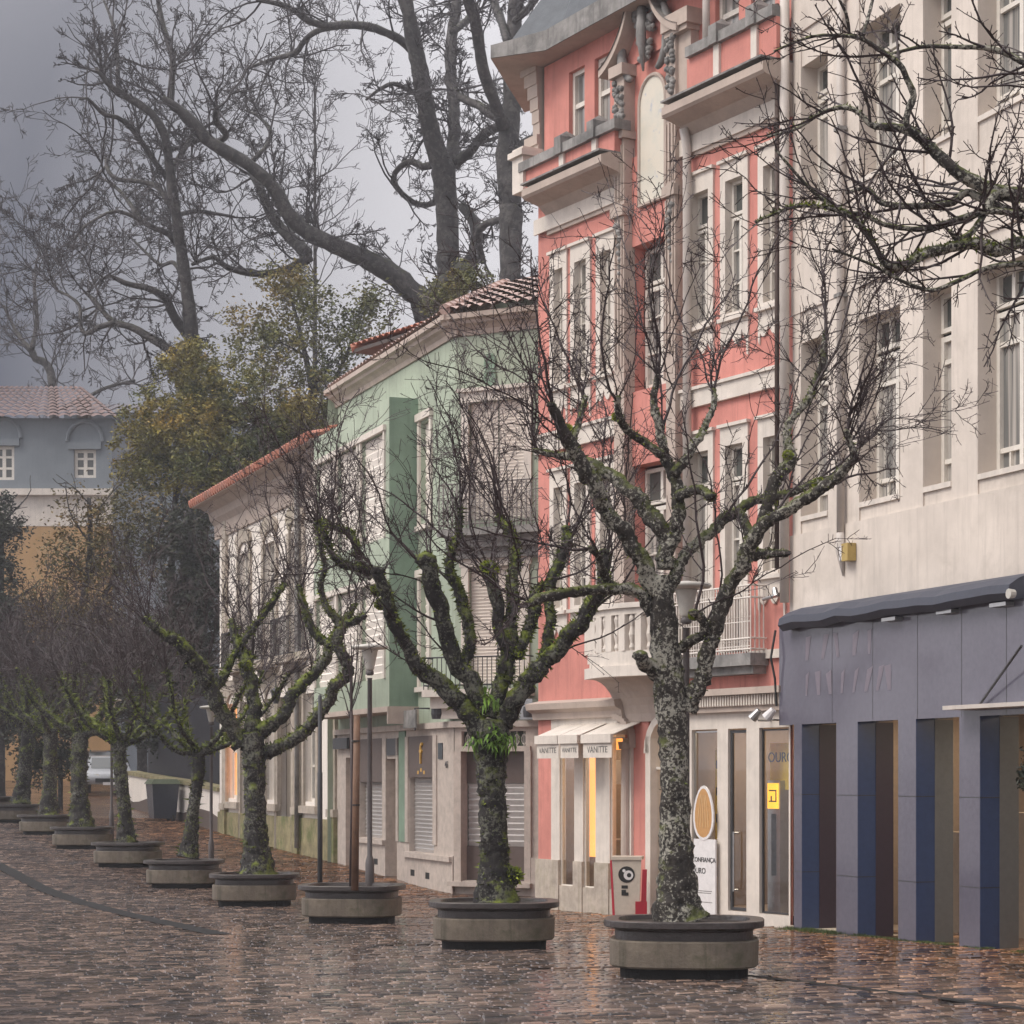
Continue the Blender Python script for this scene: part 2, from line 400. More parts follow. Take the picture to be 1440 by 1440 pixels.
# ------------------------------------------------------------------ ground
ST = Vector((-.347, .938)).normalized()             # street direction
def ground_material():
    m, nt, b = nodes('wet_granite_setts')
    ang = math.atan2(ST.x, ST.y)                     # rotate so that local y runs along the street
    v = coords(nt, (1, 1, 1), (0, 0, ang))
    br = nt.nodes.new('ShaderNodeTexBrick')
    br.inputs['Scale'].default_value = 1.0; br.inputs['Brick Width'].default_value = .19; br.inputs['Row Height'].default_value = .125
    br.inputs['Mortar Size'].default_value = .022; br.inputs['Mortar Smooth'].default_value = .4; br.inputs['Bias'].default_value = 0
    br.inputs['Color1'].default_value = (.075,.052,.040,1); br.inputs['Color2'].default_value = (.34,.225,.150,1); br.inputs['Mortar'].default_value = (.035,.026,.022,1)
    # uneven rows
    nv = N(nt, 'ShaderNodeTexNoise'); nv.inputs['Scale'].default_value = 2.2; nv.inputs['Detail'].default_value = 3; nt.links.new(v, nv.inputs['Vector'])
    sub = N(nt, 'ShaderNodeVectorMath', operation='SUBTRACT'); sub.inputs[1].default_value = (.5,.5,.5); nt.links.new(nv.outputs['Color'], sub.inputs[0])
    sc = N(nt, 'ShaderNodeVectorMath', operation='SCALE'); sc.inputs['Scale'].default_value = .10; nt.links.new(sub.outputs[0], sc.inputs[0])
    ad = N(nt, 'ShaderNodeVectorMath', operation='ADD'); nt.links.new(v, ad.inputs[0]); nt.links.new(sc.outputs[0], ad.inputs[1])
    nt.links.new(ad.outputs[0], br.inputs['Vector'])
    n1 = nz(nt, v, .35, 6, .65); n2 = nz(nt, v, 2.5, 6, .7); n3 = nz(nt, v, 25, 4, .7)
    vst = coords(nt, (.55, 7.0, 1), (0, 0, ang)); n6 = nz(nt, vst, 1.0, 5, .75)
    c = mixc(nt, ramp(nt, n1, [(.42, 0), (.68, .55)]), br.outputs['Color'], (.080,.060,.050))
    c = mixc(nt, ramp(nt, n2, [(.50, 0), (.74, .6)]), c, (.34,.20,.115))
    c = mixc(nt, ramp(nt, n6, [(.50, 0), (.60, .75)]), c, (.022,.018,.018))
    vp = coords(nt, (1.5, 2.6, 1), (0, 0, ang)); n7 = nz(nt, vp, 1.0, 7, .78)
    c = mixc(nt, ramp(nt, n7, [(.42, .9), (.50, 0)]), c, (.012,.010,.011))  # dark patches: wet stone and mirrored trees put into the colour
    c = mixc(nt, ramp(nt, n7, [(.55, 0), (.64, .8)]), c, (.46,.31,.20))  # bright streaks: sky glints painted into the base colour
    # colour tinted warmer towards the shop side, cooler on the street side
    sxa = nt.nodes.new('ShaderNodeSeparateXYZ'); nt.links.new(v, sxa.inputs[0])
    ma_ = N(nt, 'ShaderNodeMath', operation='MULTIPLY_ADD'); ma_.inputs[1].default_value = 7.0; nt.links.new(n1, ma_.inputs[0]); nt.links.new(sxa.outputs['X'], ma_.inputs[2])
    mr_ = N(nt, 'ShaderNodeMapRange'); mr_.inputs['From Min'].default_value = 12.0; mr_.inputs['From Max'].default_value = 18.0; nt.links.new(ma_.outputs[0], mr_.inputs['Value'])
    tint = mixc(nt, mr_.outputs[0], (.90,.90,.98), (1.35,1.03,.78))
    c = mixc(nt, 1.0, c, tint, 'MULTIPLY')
    # darker courses laid across the street every 2.3 m
    sx = nt.nodes.new('ShaderNodeSeparateXYZ'); nt.links.new(ad.outputs[0], sx.inputs[0])
    md = N(nt, 'ShaderNodeMath', operation='MODULO'); md.inputs[1].default_value = 2.3
    a0 = N(nt, 'ShaderNodeMath', operation='ADD'); a0.inputs[1].default_value = 230.0
    nt.links.new(sx.outputs['Y'], a0.inputs[0]); nt.links.new(a0.outputs[0], md.inputs[0])
    lt = N(nt, 'ShaderNodeMath', operation='LESS_THAN'); lt.inputs[1].default_value = .17; nt.links.new(md.outputs[0], lt.inputs[0])
    lm = N(nt, 'ShaderNodeMath', operation='MULTIPLY'); lm.inputs[1].default_value = .85; nt.links.new(lt.outputs[0], lm.inputs[0])
    c = mixc(nt, lm.outputs[0], c, (.014,.012,.012))
    nt.links.new(c, b.inputs['Base Color'])
    vw = coords(nt, (.5, 2.2, 1), (0, 0, ang)); n5 = nz(nt, vw, .8, 6, .7)
    rr = ramp(nt, n5, [(.38, .05), (.62, .26)])
    nt.links.new(rr, b.inputs['Roughness']); b.inputs['Specular IOR Level'].default_value = .5
    h = mixc(nt, .35, br.outputs['Fac'], n3)
    inv = N(nt, 'ShaderNodeMath', operation='MULTIPLY_ADD'); inv.inputs[1].default_value = -1.0; inv.inputs[2].default_value = 0
    nt.links.new(br.outputs['Fac'], inv.inputs[0])
    h2 = N(nt, 'ShaderNodeMath', operation='MULTIPLY_ADD'); h2.inputs[1].default_value = .6; nt.links.new(n3, h2.inputs[0]); nt.links.new(inv.outputs[0], h2.inputs[2])
    h3 = N(nt, 'ShaderNodeMath', operation='MULTIPLY_ADD'); h3.inputs[1].default_value = 2.2; nt.links.new(n2, h3.inputs[0]); nt.links.new(h2.outputs[0], h3.inputs[2])
    bump(nt, b, h3.outputs[0], 1.0, .012)
    return m
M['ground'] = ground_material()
mb = MB()
ys = [-60, -20, 0] + [2 + i for i in range(0, 128)] + [140, 160, 200, 260, 400, 700, 1200]
xs = [-900, -300, -120, -60, -30, -15, -8, -4, 0, 4, 8, 15, 30, 60, 120, 300, 900]
for y in ys:
    for x in xs: mb.v.append(Vector((x, y, gz(y))))
nx = len(xs)
for i in range(len(ys) - 1):
    for j in range(nx - 1):
        a = i*nx + j; mb.f.append((a, a+1, a+nx+1, a+nx))
g = mb.build('ground', M['ground'], smooth=True); g['kind'] = 'structure'

# individual wet setts over the part of the street one can make out
def sett_material():
    m, nt, b = nodes('wet_sett_stone'); g = nt.nodes.new('ShaderNodeNewGeometry'); rp = g.outputs['Random Per Island']
    ang = math.atan2(ST.x, ST.y); v = coords(nt, (1, 1, 1), (0, 0, ang))
    c = ramp(nt, rp, [(0, (.014,.011,.010)), (.30, (.064,.048,.039)), (.65, (.145,.104,.079)), (.92, (.26,.188,.138)), (1.0, (.40,.30,.225))])
    n1 = nz(nt, v, .32, 6, .65); vs = coords(nt, (.5, 1.5, 1), (0, 0, ang)); n2 = nz(nt, vs, 1.0, 5, .7); n3 = nz(nt, v, 40, 3, .7)
    c = mixc(nt, ramp(nt, n1, [(.42, 0), (.66, .5)]), c, (.060,.048,.045))
    c = mixc(nt, ramp(nt, n2, [(.36, .8), (.48, 0)]), c, (.020,.017,.018))
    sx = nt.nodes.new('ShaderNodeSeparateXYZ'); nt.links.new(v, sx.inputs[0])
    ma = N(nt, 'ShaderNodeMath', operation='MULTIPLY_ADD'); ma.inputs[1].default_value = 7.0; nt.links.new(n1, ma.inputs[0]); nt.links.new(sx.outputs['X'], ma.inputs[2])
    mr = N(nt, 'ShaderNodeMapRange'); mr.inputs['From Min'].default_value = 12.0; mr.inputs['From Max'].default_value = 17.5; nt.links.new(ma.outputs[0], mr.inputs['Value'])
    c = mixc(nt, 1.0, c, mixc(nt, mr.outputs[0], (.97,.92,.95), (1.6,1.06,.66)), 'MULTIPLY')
    nt.links.new(c, b.inputs['Base Color'])
    r1 = N(nt, 'ShaderNodeMath', operation='MULTIPLY_ADD'); r1.inputs[1].default_value = .16; r1.inputs[2].default_value = -.06; nt.links.new(rp, r1.inputs[0])
    r2 = N(nt, 'ShaderNodeMath', operation='MULTIPLY_ADD'); r2.inputs[1].default_value = .24; nt.links.new(n2, r2.inputs[0]); nt.links.new(r1.outputs[0], r2.inputs[2])
    nt.links.new(r2.outputs[0], b.inputs['Roughness']); b.inputs['Specular IOR Level'].default_value = .7
    bump(nt, b, n3, .15, .006)
    return m
rnd = random.Random(3); mb = MB()
S2 = Vector((ST.y, -ST.x)); T2_ = Vector((ST.x, ST.y)); rowh = .094
def clear_of_buildings(x, y):
    p = Vector((x, y))
    if y < 31.2: return (p - A_).dot(n1_) > .12
    if y < 37.0: return (p - A_).dot(n2_) > .10
    return (p - C_).dot(n1_) > .16
A_ = Vector((4.08, 31.0)); n1_ = Vector((-.938, -.347)).normalized(); n2_ = Vector((-.8583, -.5132)); C_ = Vector((-1.11, 41.7))
drain = [((-16.2, 60.0), (-4.0, 29.2), .19), ((2.2, 21.6), (6.2, 15.2), .09)]
def on_drain(x, y):
    for a, b, w in drain:
        a = Vector(a); b = Vector(b); d = b - a; t = max(0, min(1, (Vector((x, y)) - a).dot(d) / d.length_squared))
        if (a + d * t - Vector((x, y))).length < w: return True
    return False
r = 0; v0 = 10.0
while v0 + r * rowh < 80:
    cv = v0 + r * rowh; r += 1
    dark = (cv % 2.3) < .20
    u = -3.0 + rnd.uniform(0, .2)
    while u < 20:
        wd = rnd.uniform(.13, .24); c = S2 * (u + wd / 2) + T2_ * cv + Vector((rnd.uniform(-.006, .006), rnd.uniform(-.012, .012))); u += wd
        if not (14.5 < c.y < 68) or abs(c.x) > .262 * c.y + .6: continue
        if not clear_of_buildings(c.x, c.y) or on_drain(c.x, c.y) or (dark and rnd.random() < .97): continue
        hz_ = gz(c.y) + .012 + rnd.gauss(0, .0022); a_, b_ = wd / 2 - .009, rowh / 2 - .006
        tx, ty = rnd.gauss(0, .006), rnd.gauss(0, .011); q = []
        for k, zz_ in ((1.0, -.03), (.80, 0)):
            for sx_, sy_ in ((-1, -1), (1, -1), (1, 1), (-1, 1)):
                kx, ky = a_ * sx_ * (k if k == 1 else 1 - .012 / a_), b_ * sy_ * (k if k == 1 else 1 - .010 / b_)
                p = c + S2 * kx + T2_ * ky; q.append(Vector((p.x, p.y, hz_ + zz_ + (kx * tx + ky * ty if k < 1 else 0))))
        n = len(mb.v); mb.v += q
        for f in ((4,5,6,7),(0,1,5,4),(1,2,6,5),(2,3,7,6),(3,0,4,7)): mb.f.append(tuple(n + i for i in f))
pv = mb.build('paving', sett_material()); pv['kind'] = 'structure'
print('SETTS', len(mb.v) // 8)

def strip(name, p0, p1, w, lift, m, n=40):
    """A flush strip of paving that follows the ground."""
    mb = MB(); a = Vector(p0); b = Vector(p1); d = (b - a).normalized(); s = Vector((-d.y, d.x)) * w / 2
    pts = [a.lerp(b, i / n) for i in range(n + 1)]
    for i in range(n):
        q = [pts[i] - s, pts[i] + s, pts[i+1] + s, pts[i+1] - s]
        mb.poly([Vector((k.x, k.y, gz(k.y) + lift)) for k in q])
    o = mb.build(name, m); o['kind'] = 'structure'; return o
M['drain'] = mat('wet_black_drain_slot', (.010,.009,.009), .75, .3, 4, 0, .3)
strip('drain_channel', (-16.2, 60.0), (-4.0, 29.2), .34, .012, M['drain'])
strip('drain_channel', (2.2, 21.6), (6.2, 15.2), .14, .012, M['drain'])

# ------------------------------------------------------------------ facades
A = Vector((4.08, 31.0))
F1 = Face(A, (-.347, .938))
F2 = Face(A, (-.513, .858))
Cc = Vector((-1.11, 41.7))
GR = Face(Cc, (.889, -.458))
GL = Face(Cc, (-.347, .938))
uD = GL.u(475); uE = GL.u(309)
Dp = GL.P(uD, 0)
F4 = Face((Dp.x, Dp.y), (-.347, .938))
LW2 = uE - uD

def body(name, F, parent, u0, u1, z0, z1, depth, m, o=-.02, back=True):
    """Side, back and top faces behind a facade."""
    mb = MB()
    for u in (u0, u1): mb.quad(F.P(u, z0, o), F.P(u, z0, -depth), F.P(u, z1, -depth), F.P(u, z1, o))
    mb.quad(F.P(u0, z0, -depth), F.P(u1, z0, -depth), F.P(u1, z1, -depth), F.P(u0, z1, -depth))
    mb.quad(F.P(u0, z1, o), F.P(u1, z1, o), F.P(u1, z1, -depth), F.P(u0, z1, -depth))
    return mb.build(name, m, parent)

def window(F, parent, u0, u1, z0, z1, o, vert=(.5,), horiz=(), fw=.06, bar=.035, m=None, gm=None, name='window', thick=.07, lites=()):
    """Framed casement: frame mesh with bars, glass pane as its sub-part. vert/horiz are fractions; lites = (h0,h1,n): extra small bars."""
    if u1 < u0: u0, u1 = u1, u0
    mb = MB(); W = u1 - u0; H = z1 - z0
    F.box(mb, u0, u0+fw, z0, z1, o, o+thick); F.box(mb, u1-fw, u1, z0, z1, o, o+thick)
    F.box(mb, u0+fw, u1-fw, z0, z0+fw, o, o+thick-.002); F.box(mb, u0+fw, u1-fw, z1-fw, z1, o, o+thick-.002)
    for f in vert: F.box(mb, u0+W*f-fw*.6, u0+W*f+fw*.6, z0+fw, z1-fw, o, o+thick-.006)
    for f in horiz: F.box(mb, u0+fw, u1-fw, z0+H*f-bar, z0+H*f+bar, o, o+thick-.012)
    for h0, h1, n in lites:
        for k in range(1, n):
            F.box(mb, u0+W*k/n-bar*.5, u0+W*k/n+bar*.5, z0+H*h0, z0+H*h1, o, o+thick-.02)
    w = mb.build(name, m or M['winwhite'], parent)
    gb = MB(); gb.quad(F.P(u0+fw*.5, z0+fw*.5, o+.012), F.P(u1-fw*.5, z0+fw*.5, o+.012), F.P(u1-fw*.5, z1-fw*.5, o+.012), F.P(u0+fw*.5, z1-fw*.5, o+.012))
    gb.build('pane', gm or M['glass'], w)
    return w

# =============================================================== 1 cream corner-shop building on the right
G1 = gz(28) - .35
t1 = thing('apartment_building', 'cream plaster building with tall piers and a blue violet panelled shop below', 'building', (A.x, A.y, G1))
Z_LIN, Z_FAS, Z_AW, Z_PB = 2.72, 4.14, 4.34, 5.47
UEND = -11.0
Z_TOP = 16.8
bays = [(1128, 1166), (1210, 1268), (1300, 1340), (1377, 1447)]
bu = [(F1.u(a), F1.u(b)) for a, b in bays]
u = bu[-1][1]
for k in range(3):
    wdt = (1.1, .78, 1.25)[k]
    bu.append((u - .62, u - .62 - wdt)); u -= .62 + wdt
floors = [(5.72, 8.22, 8.66, 5.47), (10.14, 12.2, 12.7, 9.72), (14.0, 16.0, 16.5, 13.6)]
wall = MB(); rev = MB(); sills = MB()
holes = []
for (ua, ub) in bu:
    for (zs, zh, zb, zp) in floors:
        holes.append((ua, ub, zs, zh))
F1.wall(wall, 0.0, UEND, Z_PB, Z_TOP, holes=[h + (0.0,) for h in holes])
for h in holes: rev.cut(); F1.reveal(rev, *h, 0.0, .29)
# plain lower spandrel, a little proud of the pier zone
F1.box(wall, 0.0, UEND, 4.0, Z_PB, -.3, .05)
for (zs, zh, zb, zp) in floors[:2]:
    F1.box(wall, -.02, UEND, zb, zb + (floors[1][3] - floors[0][2]) * .98, 0.001, .035)
for (ua, ub) in bu:
    for (zs, zh, zb, zp) in floors:
        sills.cut(); F1.box(sills, ua + .0, ub - .0, zs - .07, zs - .001, -.28, .035)
w1 = wall.build('wall', M['cream'], t1)
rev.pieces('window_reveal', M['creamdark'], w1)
sills.pieces('sill', M['white'], w1)
for i, (ua, ub) in enumerate(bu):
    for (zs, zh, zb, zp) in floors:
        H = zh - zs
        if abs(ua - ub) > .9:
            window(F1, t1, ua, ub, zs, zs + H*.80, -.32, (.5,), (.145, .80), .07, .03, lites=((0, .145, 4), (.80, .98, 4)), gm=M['glasscurtain'])
            window(F1, t1, ua, ub, zs + H*.82, zh, -.32, (.33, .66), (), .06, .03)
        else:
            window(F1, t1, ua, ub, zs, zs + H*.78, -.32, (), (.17, .83), .07, .03, lites=((0, .17, 2), (.83, .98, 2)), gm=M['glasscurtain'])
            window(F1, t1, ua, ub, zs + H*.80, zh, -.32, (.5,), (), .06, .03)
body('side_wall', F1, t1, 0.0, UEND, G1, Z_TOP, 9, M['cream'])
mb = MB(); F1.box(mb, .25, UEND - .2, Z_TOP, Z_TOP + .3, -9.1, .35); mb.build('roof', M['greystone'], t1)
# pier edges: thin proud piers
mb = MB()
edges = [0.0 - .0] + [x for b in bu for x in b] + [UEND]
for k in range(0, len(edges), 2):
    ua, ub = edges[k], edges[k+1]
    if k == 0: ua = -.06
    mb.cut(); F1.box(mb, ua, ub, Z_PB + .001, Z_TOP - .001, 0.0005, .022)
mb.pieces('pier', M['cream'], t1)
# shop front
sf = MB(); bl = MB(); pl = MB(); gp = MB(); gl = MB(); stp = MB(); seam = MB()
cols_px = [(1116.5, 1127.5), (1176, 1206), (1263, 1288), (1349, 1378)]
cu_ = [(F1.u(a, .22), F1.u(b, .22)) for a, b in cols_px]
last = cu_[-1][1]
for k in range(6):
    cu_.append((last - 1.0, last - 1.0 - (.5 if k % 2 else .42))); last = cu_[-1][1]
OF = .22
for k, (ua, ub) in enumerate(cu_):
    F1.box(sf, ua, ub, G1 + .02, Z_LIN, -.10, OF)
    bl.cut(); F1.box(bl, ub + .002, ub - .004, G1 + .02, Z_LIN - .002, -.055, OF - .003)
    m_in = gp if k in (2, 3, 5, 7) else pl
    m_in.cut(); F1.box(m_in, ub + .05, ub - .012, G1 + .1, Z_LIN - .004, -.325, -.0555)
    for zz_ in (.62, 1.72):
        F1.box(seam, ua - .001, ub + .001, zz_, zz_ + .012, OF, OF + .0015)
        F1.box(seam, ub - .004, ub - .0055, zz_, zz_ + .012, -.1, OF)
F1.box(sf, 0.0, UEND, Z_LIN, Z_FAS, -.1, OF + .001)
for px in (1170, 1227, 1290, 1352, 1415):
    uu = F1.u(px, OF); F1.box(seam, uu, uu - .012, Z_LIN, Z_FAS, OF + .001, OF + .0025)
F1.box(stp, 0.0, UEND, G1 - .2, G1 + .33, -.5, .10)
s_ = sf.build('shop_front', M['purple'], t1)
seam.build('panel_joint', M['metal'], s_)
bl.pieces('blue_reveal', M['blue'], t1); pl.pieces('plum_panel', M['plum'], t1); gp.pieces('grey_panel', M['greypanel'], t1)
stp.build('threshold', M['granite'], t1)
gl.quad(F1.P(-.02, G1 + .3, -.33), F1.P(UEND, G1 + .3, -.33), F1.P(UEND, Z_LIN, -.33), F1.P(-.02, Z_LIN, -.33))
gl.build('shop_window', M['shopglass'], t1)
it = MB()
it.quad(F1.P(0, G1, -4), F1.P(UEND, G1, -4), F1.P(UEND, 3.2, -4), F1.P(0, 3.2, -4))
it.quad(F1.P(0, G1+.3, -4), F1.P(UEND, G1+.3, -4), F1.P(UEND, G1+.3, -.43), F1.P(0, G1+.3, -.43))
it.quad(F1.P(0, 2.95, -4), F1.P(UEND, 2.95, -4), F1.P(UEND, 2.95, -.43), F1.P(0, 2.95, -.43))
it.quad(F1.P(-.03, G1, -4), F1.P(-.03, G1, -.43), F1.P(-.03, 3.2, -.43), F1.P(-.03, 3.2, -4))
for k, uu in enumerate((-1.4, -3.1, -4.6, -6.4)):
    F1.box(it, uu, uu - .7, G1 + .3, 1.2 + .3 * (k % 2), -2.2, -1.6)
it.build('shop_interior', M['interiorpale'], t1)
ce = MB(); F1.box(ce, -.5, -8, 2.90, 2.93, -3.0, -1.0); ce.build('ceiling_glow', M['ceilingglow'], t1)  # glow added to brighten the dark interior; no fitting known here
# faded marks of old lettering left on the fascia
gh = MB()
random.seed(5)
for row, (z0, hh) in enumerate(((3.62, .34), (3.12, .34))):
    for k in range(8 if row else 5):
        uu = F1.u(1133 + k * (16.5 if row else 22), OF); sl = random.uniform(-.09, .12); w_ = random.uniform(.05, .09)
        a_ = OF + .0045
        gh.cut(); gh.quad(F1.P(uu, z0, a_), F1.P(uu - w_, z0, a_), F1.P(uu - w_*1.5 - sl, z0 + hh, a_), F1.P(uu + w_*.4 - sl, z0 + hh * random.uniform(.8, 1), a_))
M['ghost'] = plain('faded_letter_mark', (.175,.150,.185), .3, 0, .5)
gh.pieces('faded_letter', M['ghost'], s_)
mb = MB(); F1.box(mb, F1.u(1352, .25), UEND, 2.80, 2.85, OF, OF + .30); mb.build('door_canopy', M['pipe'], t1)

# awning, rolled up in its cassette
aw = thing('rolled_awning', 'rolled slate blue awning along the top of the violet shop fascia', 'awning', F1.P(-3, Z_FAS, .2))
prof = [(.06, Z_FAS - .02), (.36, Z_FAS - .08), (.44, Z_FAS + .0), (.42, Z_FAS + .10), (.28, Z_FAS + .19), (.06, Z_FAS + .26)]
def extrude_prof(F, prof, u0, u1, wob=0):
    mb = MB(); n = 14 if wob else 1
    ring = []
    for i in range(n + 1):
        u = u0 + (u1 - u0) * i / n
        dz = wob * noise.noise(Vector((u * 1.7, 3.1, 0))) if wob else 0
        ring.append([F.P(u, z + dz * (1 if o > .1 else 0), o) for o, z in prof])
    for i in range(n):
        for j in range(len(prof)):
            k = (j + 1) % len(prof); mb.quad(ring[i][j], ring[i][k], ring[i+1][k], ring[i+1][j])
    mb.poly(ring[0]); mb.poly(list(reversed(ring[-1])))
    return mb
extrude_prof(F1, prof, F1.u(1106, .3) , -6.2, .05).build('cloth_roll', M['awning'], aw)
mb = MB(); ua = F1.u(1430, .35)
mb.tube([F1.P(ua - .05, Z_FAS - .02, .42), F1.P(ua - .05, Z_FAS - .02, .50)], [.05, .06], 10); mb.build('end_cap', M['lampglass'], aw)
mb = MB()
mb.tube([F1.P(F1.u(1452, .3), 3.5, .45), F1.P(F1.u(1379, .25), 2.86, .26)], [.016, .016], 6); mb.build('awning_arm', M['metal'], aw)
mb = MB()
for px in (1243, 1320, 1395): mb.cut(); F1.box(mb, F1.u(px, .3), F1.u(px, .3) - .35, Z_FAS - .13, Z_FAS - .085, .20, .34)
mb.pieces('bracket', M['alu'], aw)
# alarm box, downpipes
ab = thing('alarm_box', 'small yellow and white alarm box on the cream wall', 'alarm box', F1.P(F1.u(1194), 5.0, .06))
u0 = F1.u(1190, .06); z0 = F1.z(1194, 788, .06)
mb = MB(); F1.box(mb, u0, u0 - .24, z0, z0 + .20, .05, .17); mb.build('casing', M['paper'], ab)
M['alarmyellow'] = plain('faded_yellow_plastic', (.42,.30,.10), .5)
mb = MB(); F1.box(mb, u0 - .10, u0 - .27, z0 - .02, z0 + .22, .06, .19); mb.build('cover', M['alarmyellow'], ab)
dp = thing('drainpipe', 'thin cream drainpipe ending in a pointed foot on the cream wall', 'drainpipe', F1.P(F1.u(1183), 4.8, .1))
uu = F1.u(1182, .1)
mb = MB(); mb.tube([F1.P(uu, 16.5, .10), F1.P(uu, 5.35, .10)], [.055, .055], 10)
mb.tube([F1.P(uu, 5.35, .10), F1.P(uu, 5.1, .10), F1.P(uu - .02, 4.75, .07)], [.055, .07, .01], 8); mb.build('pipe', M['pipe'], dp, True)
mb = MB()
for z in (6.2, 8.6, 10.9, 13.2): mb.cut(); F1.box(mb, uu - .08, uu + .08, z, z + .05, .04, .165)
mb.pieces('pipe_clamp', M['greystone'], dp)
dp = thing('drainpipe', 'rusty streaked drainpipe between the pink and the cream buildings', 'drainpipe', F1.P(.0, 4.4, .1))
mb = MB(); mb.tube([F1.P(-.05, 16.3, .16), F1.P(-.05, 4.5, .16)], [.07, .07], 10); mb.build('pipe', M['pipe'], dp, True)
M['rust'] = plain('rusty_pipe', (.075,.050,.042), .7)
mb = MB(); mb.tube([F1.P(.07, 13.2, .22), F1.P(.07, 5.0, .22)], [.035, .035], 8); mb.build('rusty_pipe', M['rust'], dp, True)
mb = MB()
mb.tube([F1.P(.05, 4.62, .2), F1.P(.45, 4.58, .25)], [.03, .025], 8); mb.tube([F1.P(.1, 4.6, .22), F1.P(.15, 4.72, .22)], [.05, .04], 8); mb.build('wall_light', M['alu'], dp)
mb = MB(); mb.tube([F1.P(.02, 4.1, .27), F1.P(.05, 3.7, .33), F1.P(.02, 3.4, .28), F1.P(.01, 3.0, .26)], [.018]*4, 6); mb.build('cable', M['black'], dp)
# =============================================================== 2 pink building
U2 = F2.u(757)
G2 = -.6
t2 = thing('townhouse', 'pink townhouse with white window surrounds, curved stone gable and lit shops', 'building', F2.P(U2/2, G2))
P2 = F2.P
def up(px, o=0.0): return F2.u(px, o)
wl = MB(); rec = MB()
holes = []
secR = [(967, 1005), (1015, 1054), (1068, 1106)]
secL = [(775, 799), (804, 832), (840, 867)]
wins = []      # u0,u1,z0,z1 of surrounds
for (a, b) in secR:
    wins.append((up(a), up(b), 8.92, 11.28, 'R2')); wins.append((up(a), up(b), 4.95, 7.27, 'R1'))
for (a, b) in secL:
    wins.append((up(a), up(b), 8.62, 10.93, 'L2')); wins.append((up(a), up(b), 4.80, 7.20, 'L1'))
sur = {}
def inner(w, m=.13, top=.28, bot=.06):
    u0, u1, z0, z1, k = w
    lo, hi = min(u0, u1), max(u0, u1)
    return lo + m, hi - m, z0 + bot, z1 - top
for w in wins:
    z0 = w[2]
    if w[4] == 'R1' and w is not wins[5]: z0 = 3.85
    i = inner(w); holes.append((i[0], i[1], (3.85 if z0 < 4 else i[2]), i[3], 0.0))
# centre bay recesses
cb = (up(938), up(889))
holes.append((cb[0], cb[1], 8.2, 10.55, .30)); holes.append((cb[0], cb[1], 3.8, 7.0, .30))
# ground floor
left_open = [(789, 809.5), (822, 839.5), (859.5, 879)]
right_open = [(976, 1012), (1027, 1053), (1071, 1112.6)]
gh2 = []
for a, b in left_open: gh2.append((up(a), up(b), .12, 2.66, 0.0))
gh2.append((up(958), up(912), -.2, 2.9, .12))
for a, b in right_open: gh2.append((up(a), up(b), -.05, 2.70, 0.0))
F2.wall(wl, 0, U2, G2, 12.0, holes + gh2)
wall2 = wl.build('wall', M['pink'], t2)
body('side_wall', F2, t2, 0.0, U2, G2, 14.6, 8.5, M['pink'])
# surrounds + windows
def surround(w, k):
    u0, u1, z0, z1, kk = w; lo, hi = min(u0, u1), max(u0, u1)
    i = inner(w)
    zlow = 3.85 if (kk == 'R1' and k != 5) else z0
    mb = MB()
    F2.box(mb, lo, i[0], zlow, z1, -.16, .035); F2.box(mb, i[1], hi, zlow, z1, -.16, .035)
    F2.box(mb, i[0], i[1], i[3], z1, -.16, .034)
    F2.box(mb, lo - .03, hi + .03, z1, z1 + .05, 0, .08)
    if zlow > 4.2:
        F2.box(mb, i[0], i[1], z0, i[2], -.16, .05)
        F2.box(mb, lo - .02, hi + .02, z0 - .06, z0 - .001, 0, .10)
    s = mb.build('window_surround', M['white'], t2)
    if zlow > 4.2:                                   # scalloped apron below the sill
        ap = MB(); n = 40; W = hi - lo; pts = []
        for q in range(n + 1):
            x = q / n; d = .20 + .17 * abs(math.cos(x * 2.5 * math.pi)) ** .8 + (.20 if (x < .075 or x > .925) else 0)
            pts.append((lo + W * x, z0 - .061 - d))
        for q in range(n):
            ap.hexa([F2.P(pts[q][0], pts[q][1], .002), F2.P(pts[q+1][0], pts[q+1][1], .002), F2.P(pts[q+1][0], pts[q+1][1], .03), F2.P(pts[q][0], pts[q][1], .03),
                     F2.P(pts[q][0], z0 - .06, .002), F2.P(pts[q+1][0], z0 - .06, .002), F2.P(pts[q+1][0], z0 - .06, .03), F2.P(pts[q][0], z0 - .06, .03)])
        ap.build('apron', M['white'], s)
    zb = 3.9 if zlow < 4.2 else i[2]
    zt = i[3]; zm = zt - .55
    window(F2, t2, i[0], i[1], zb, zm, -.16, (.5,), (.32, .66), .05, .015, gm=M['glasscurtain'])
    window(F2, t2, i[0], i[1], zm + .03, zt, -.16, (), (), .05, .02)
for k, w in enumerate(wins): surround(w, k)
for (z0, z1) in ((8.25, 10.5), (3.82, 6.95)):
    window(F2, t2, cb[0] + .02, cb[1] - .02, z0, z1 - .62, -.31, (.5,), (.35, .7), .07, .02, gm=M['glasscurtain'])
    window(F2, t2, cb[0] + .02, cb[1] - .02, z1 - .58, z1, -.31, (.5,), (), .06, .02)
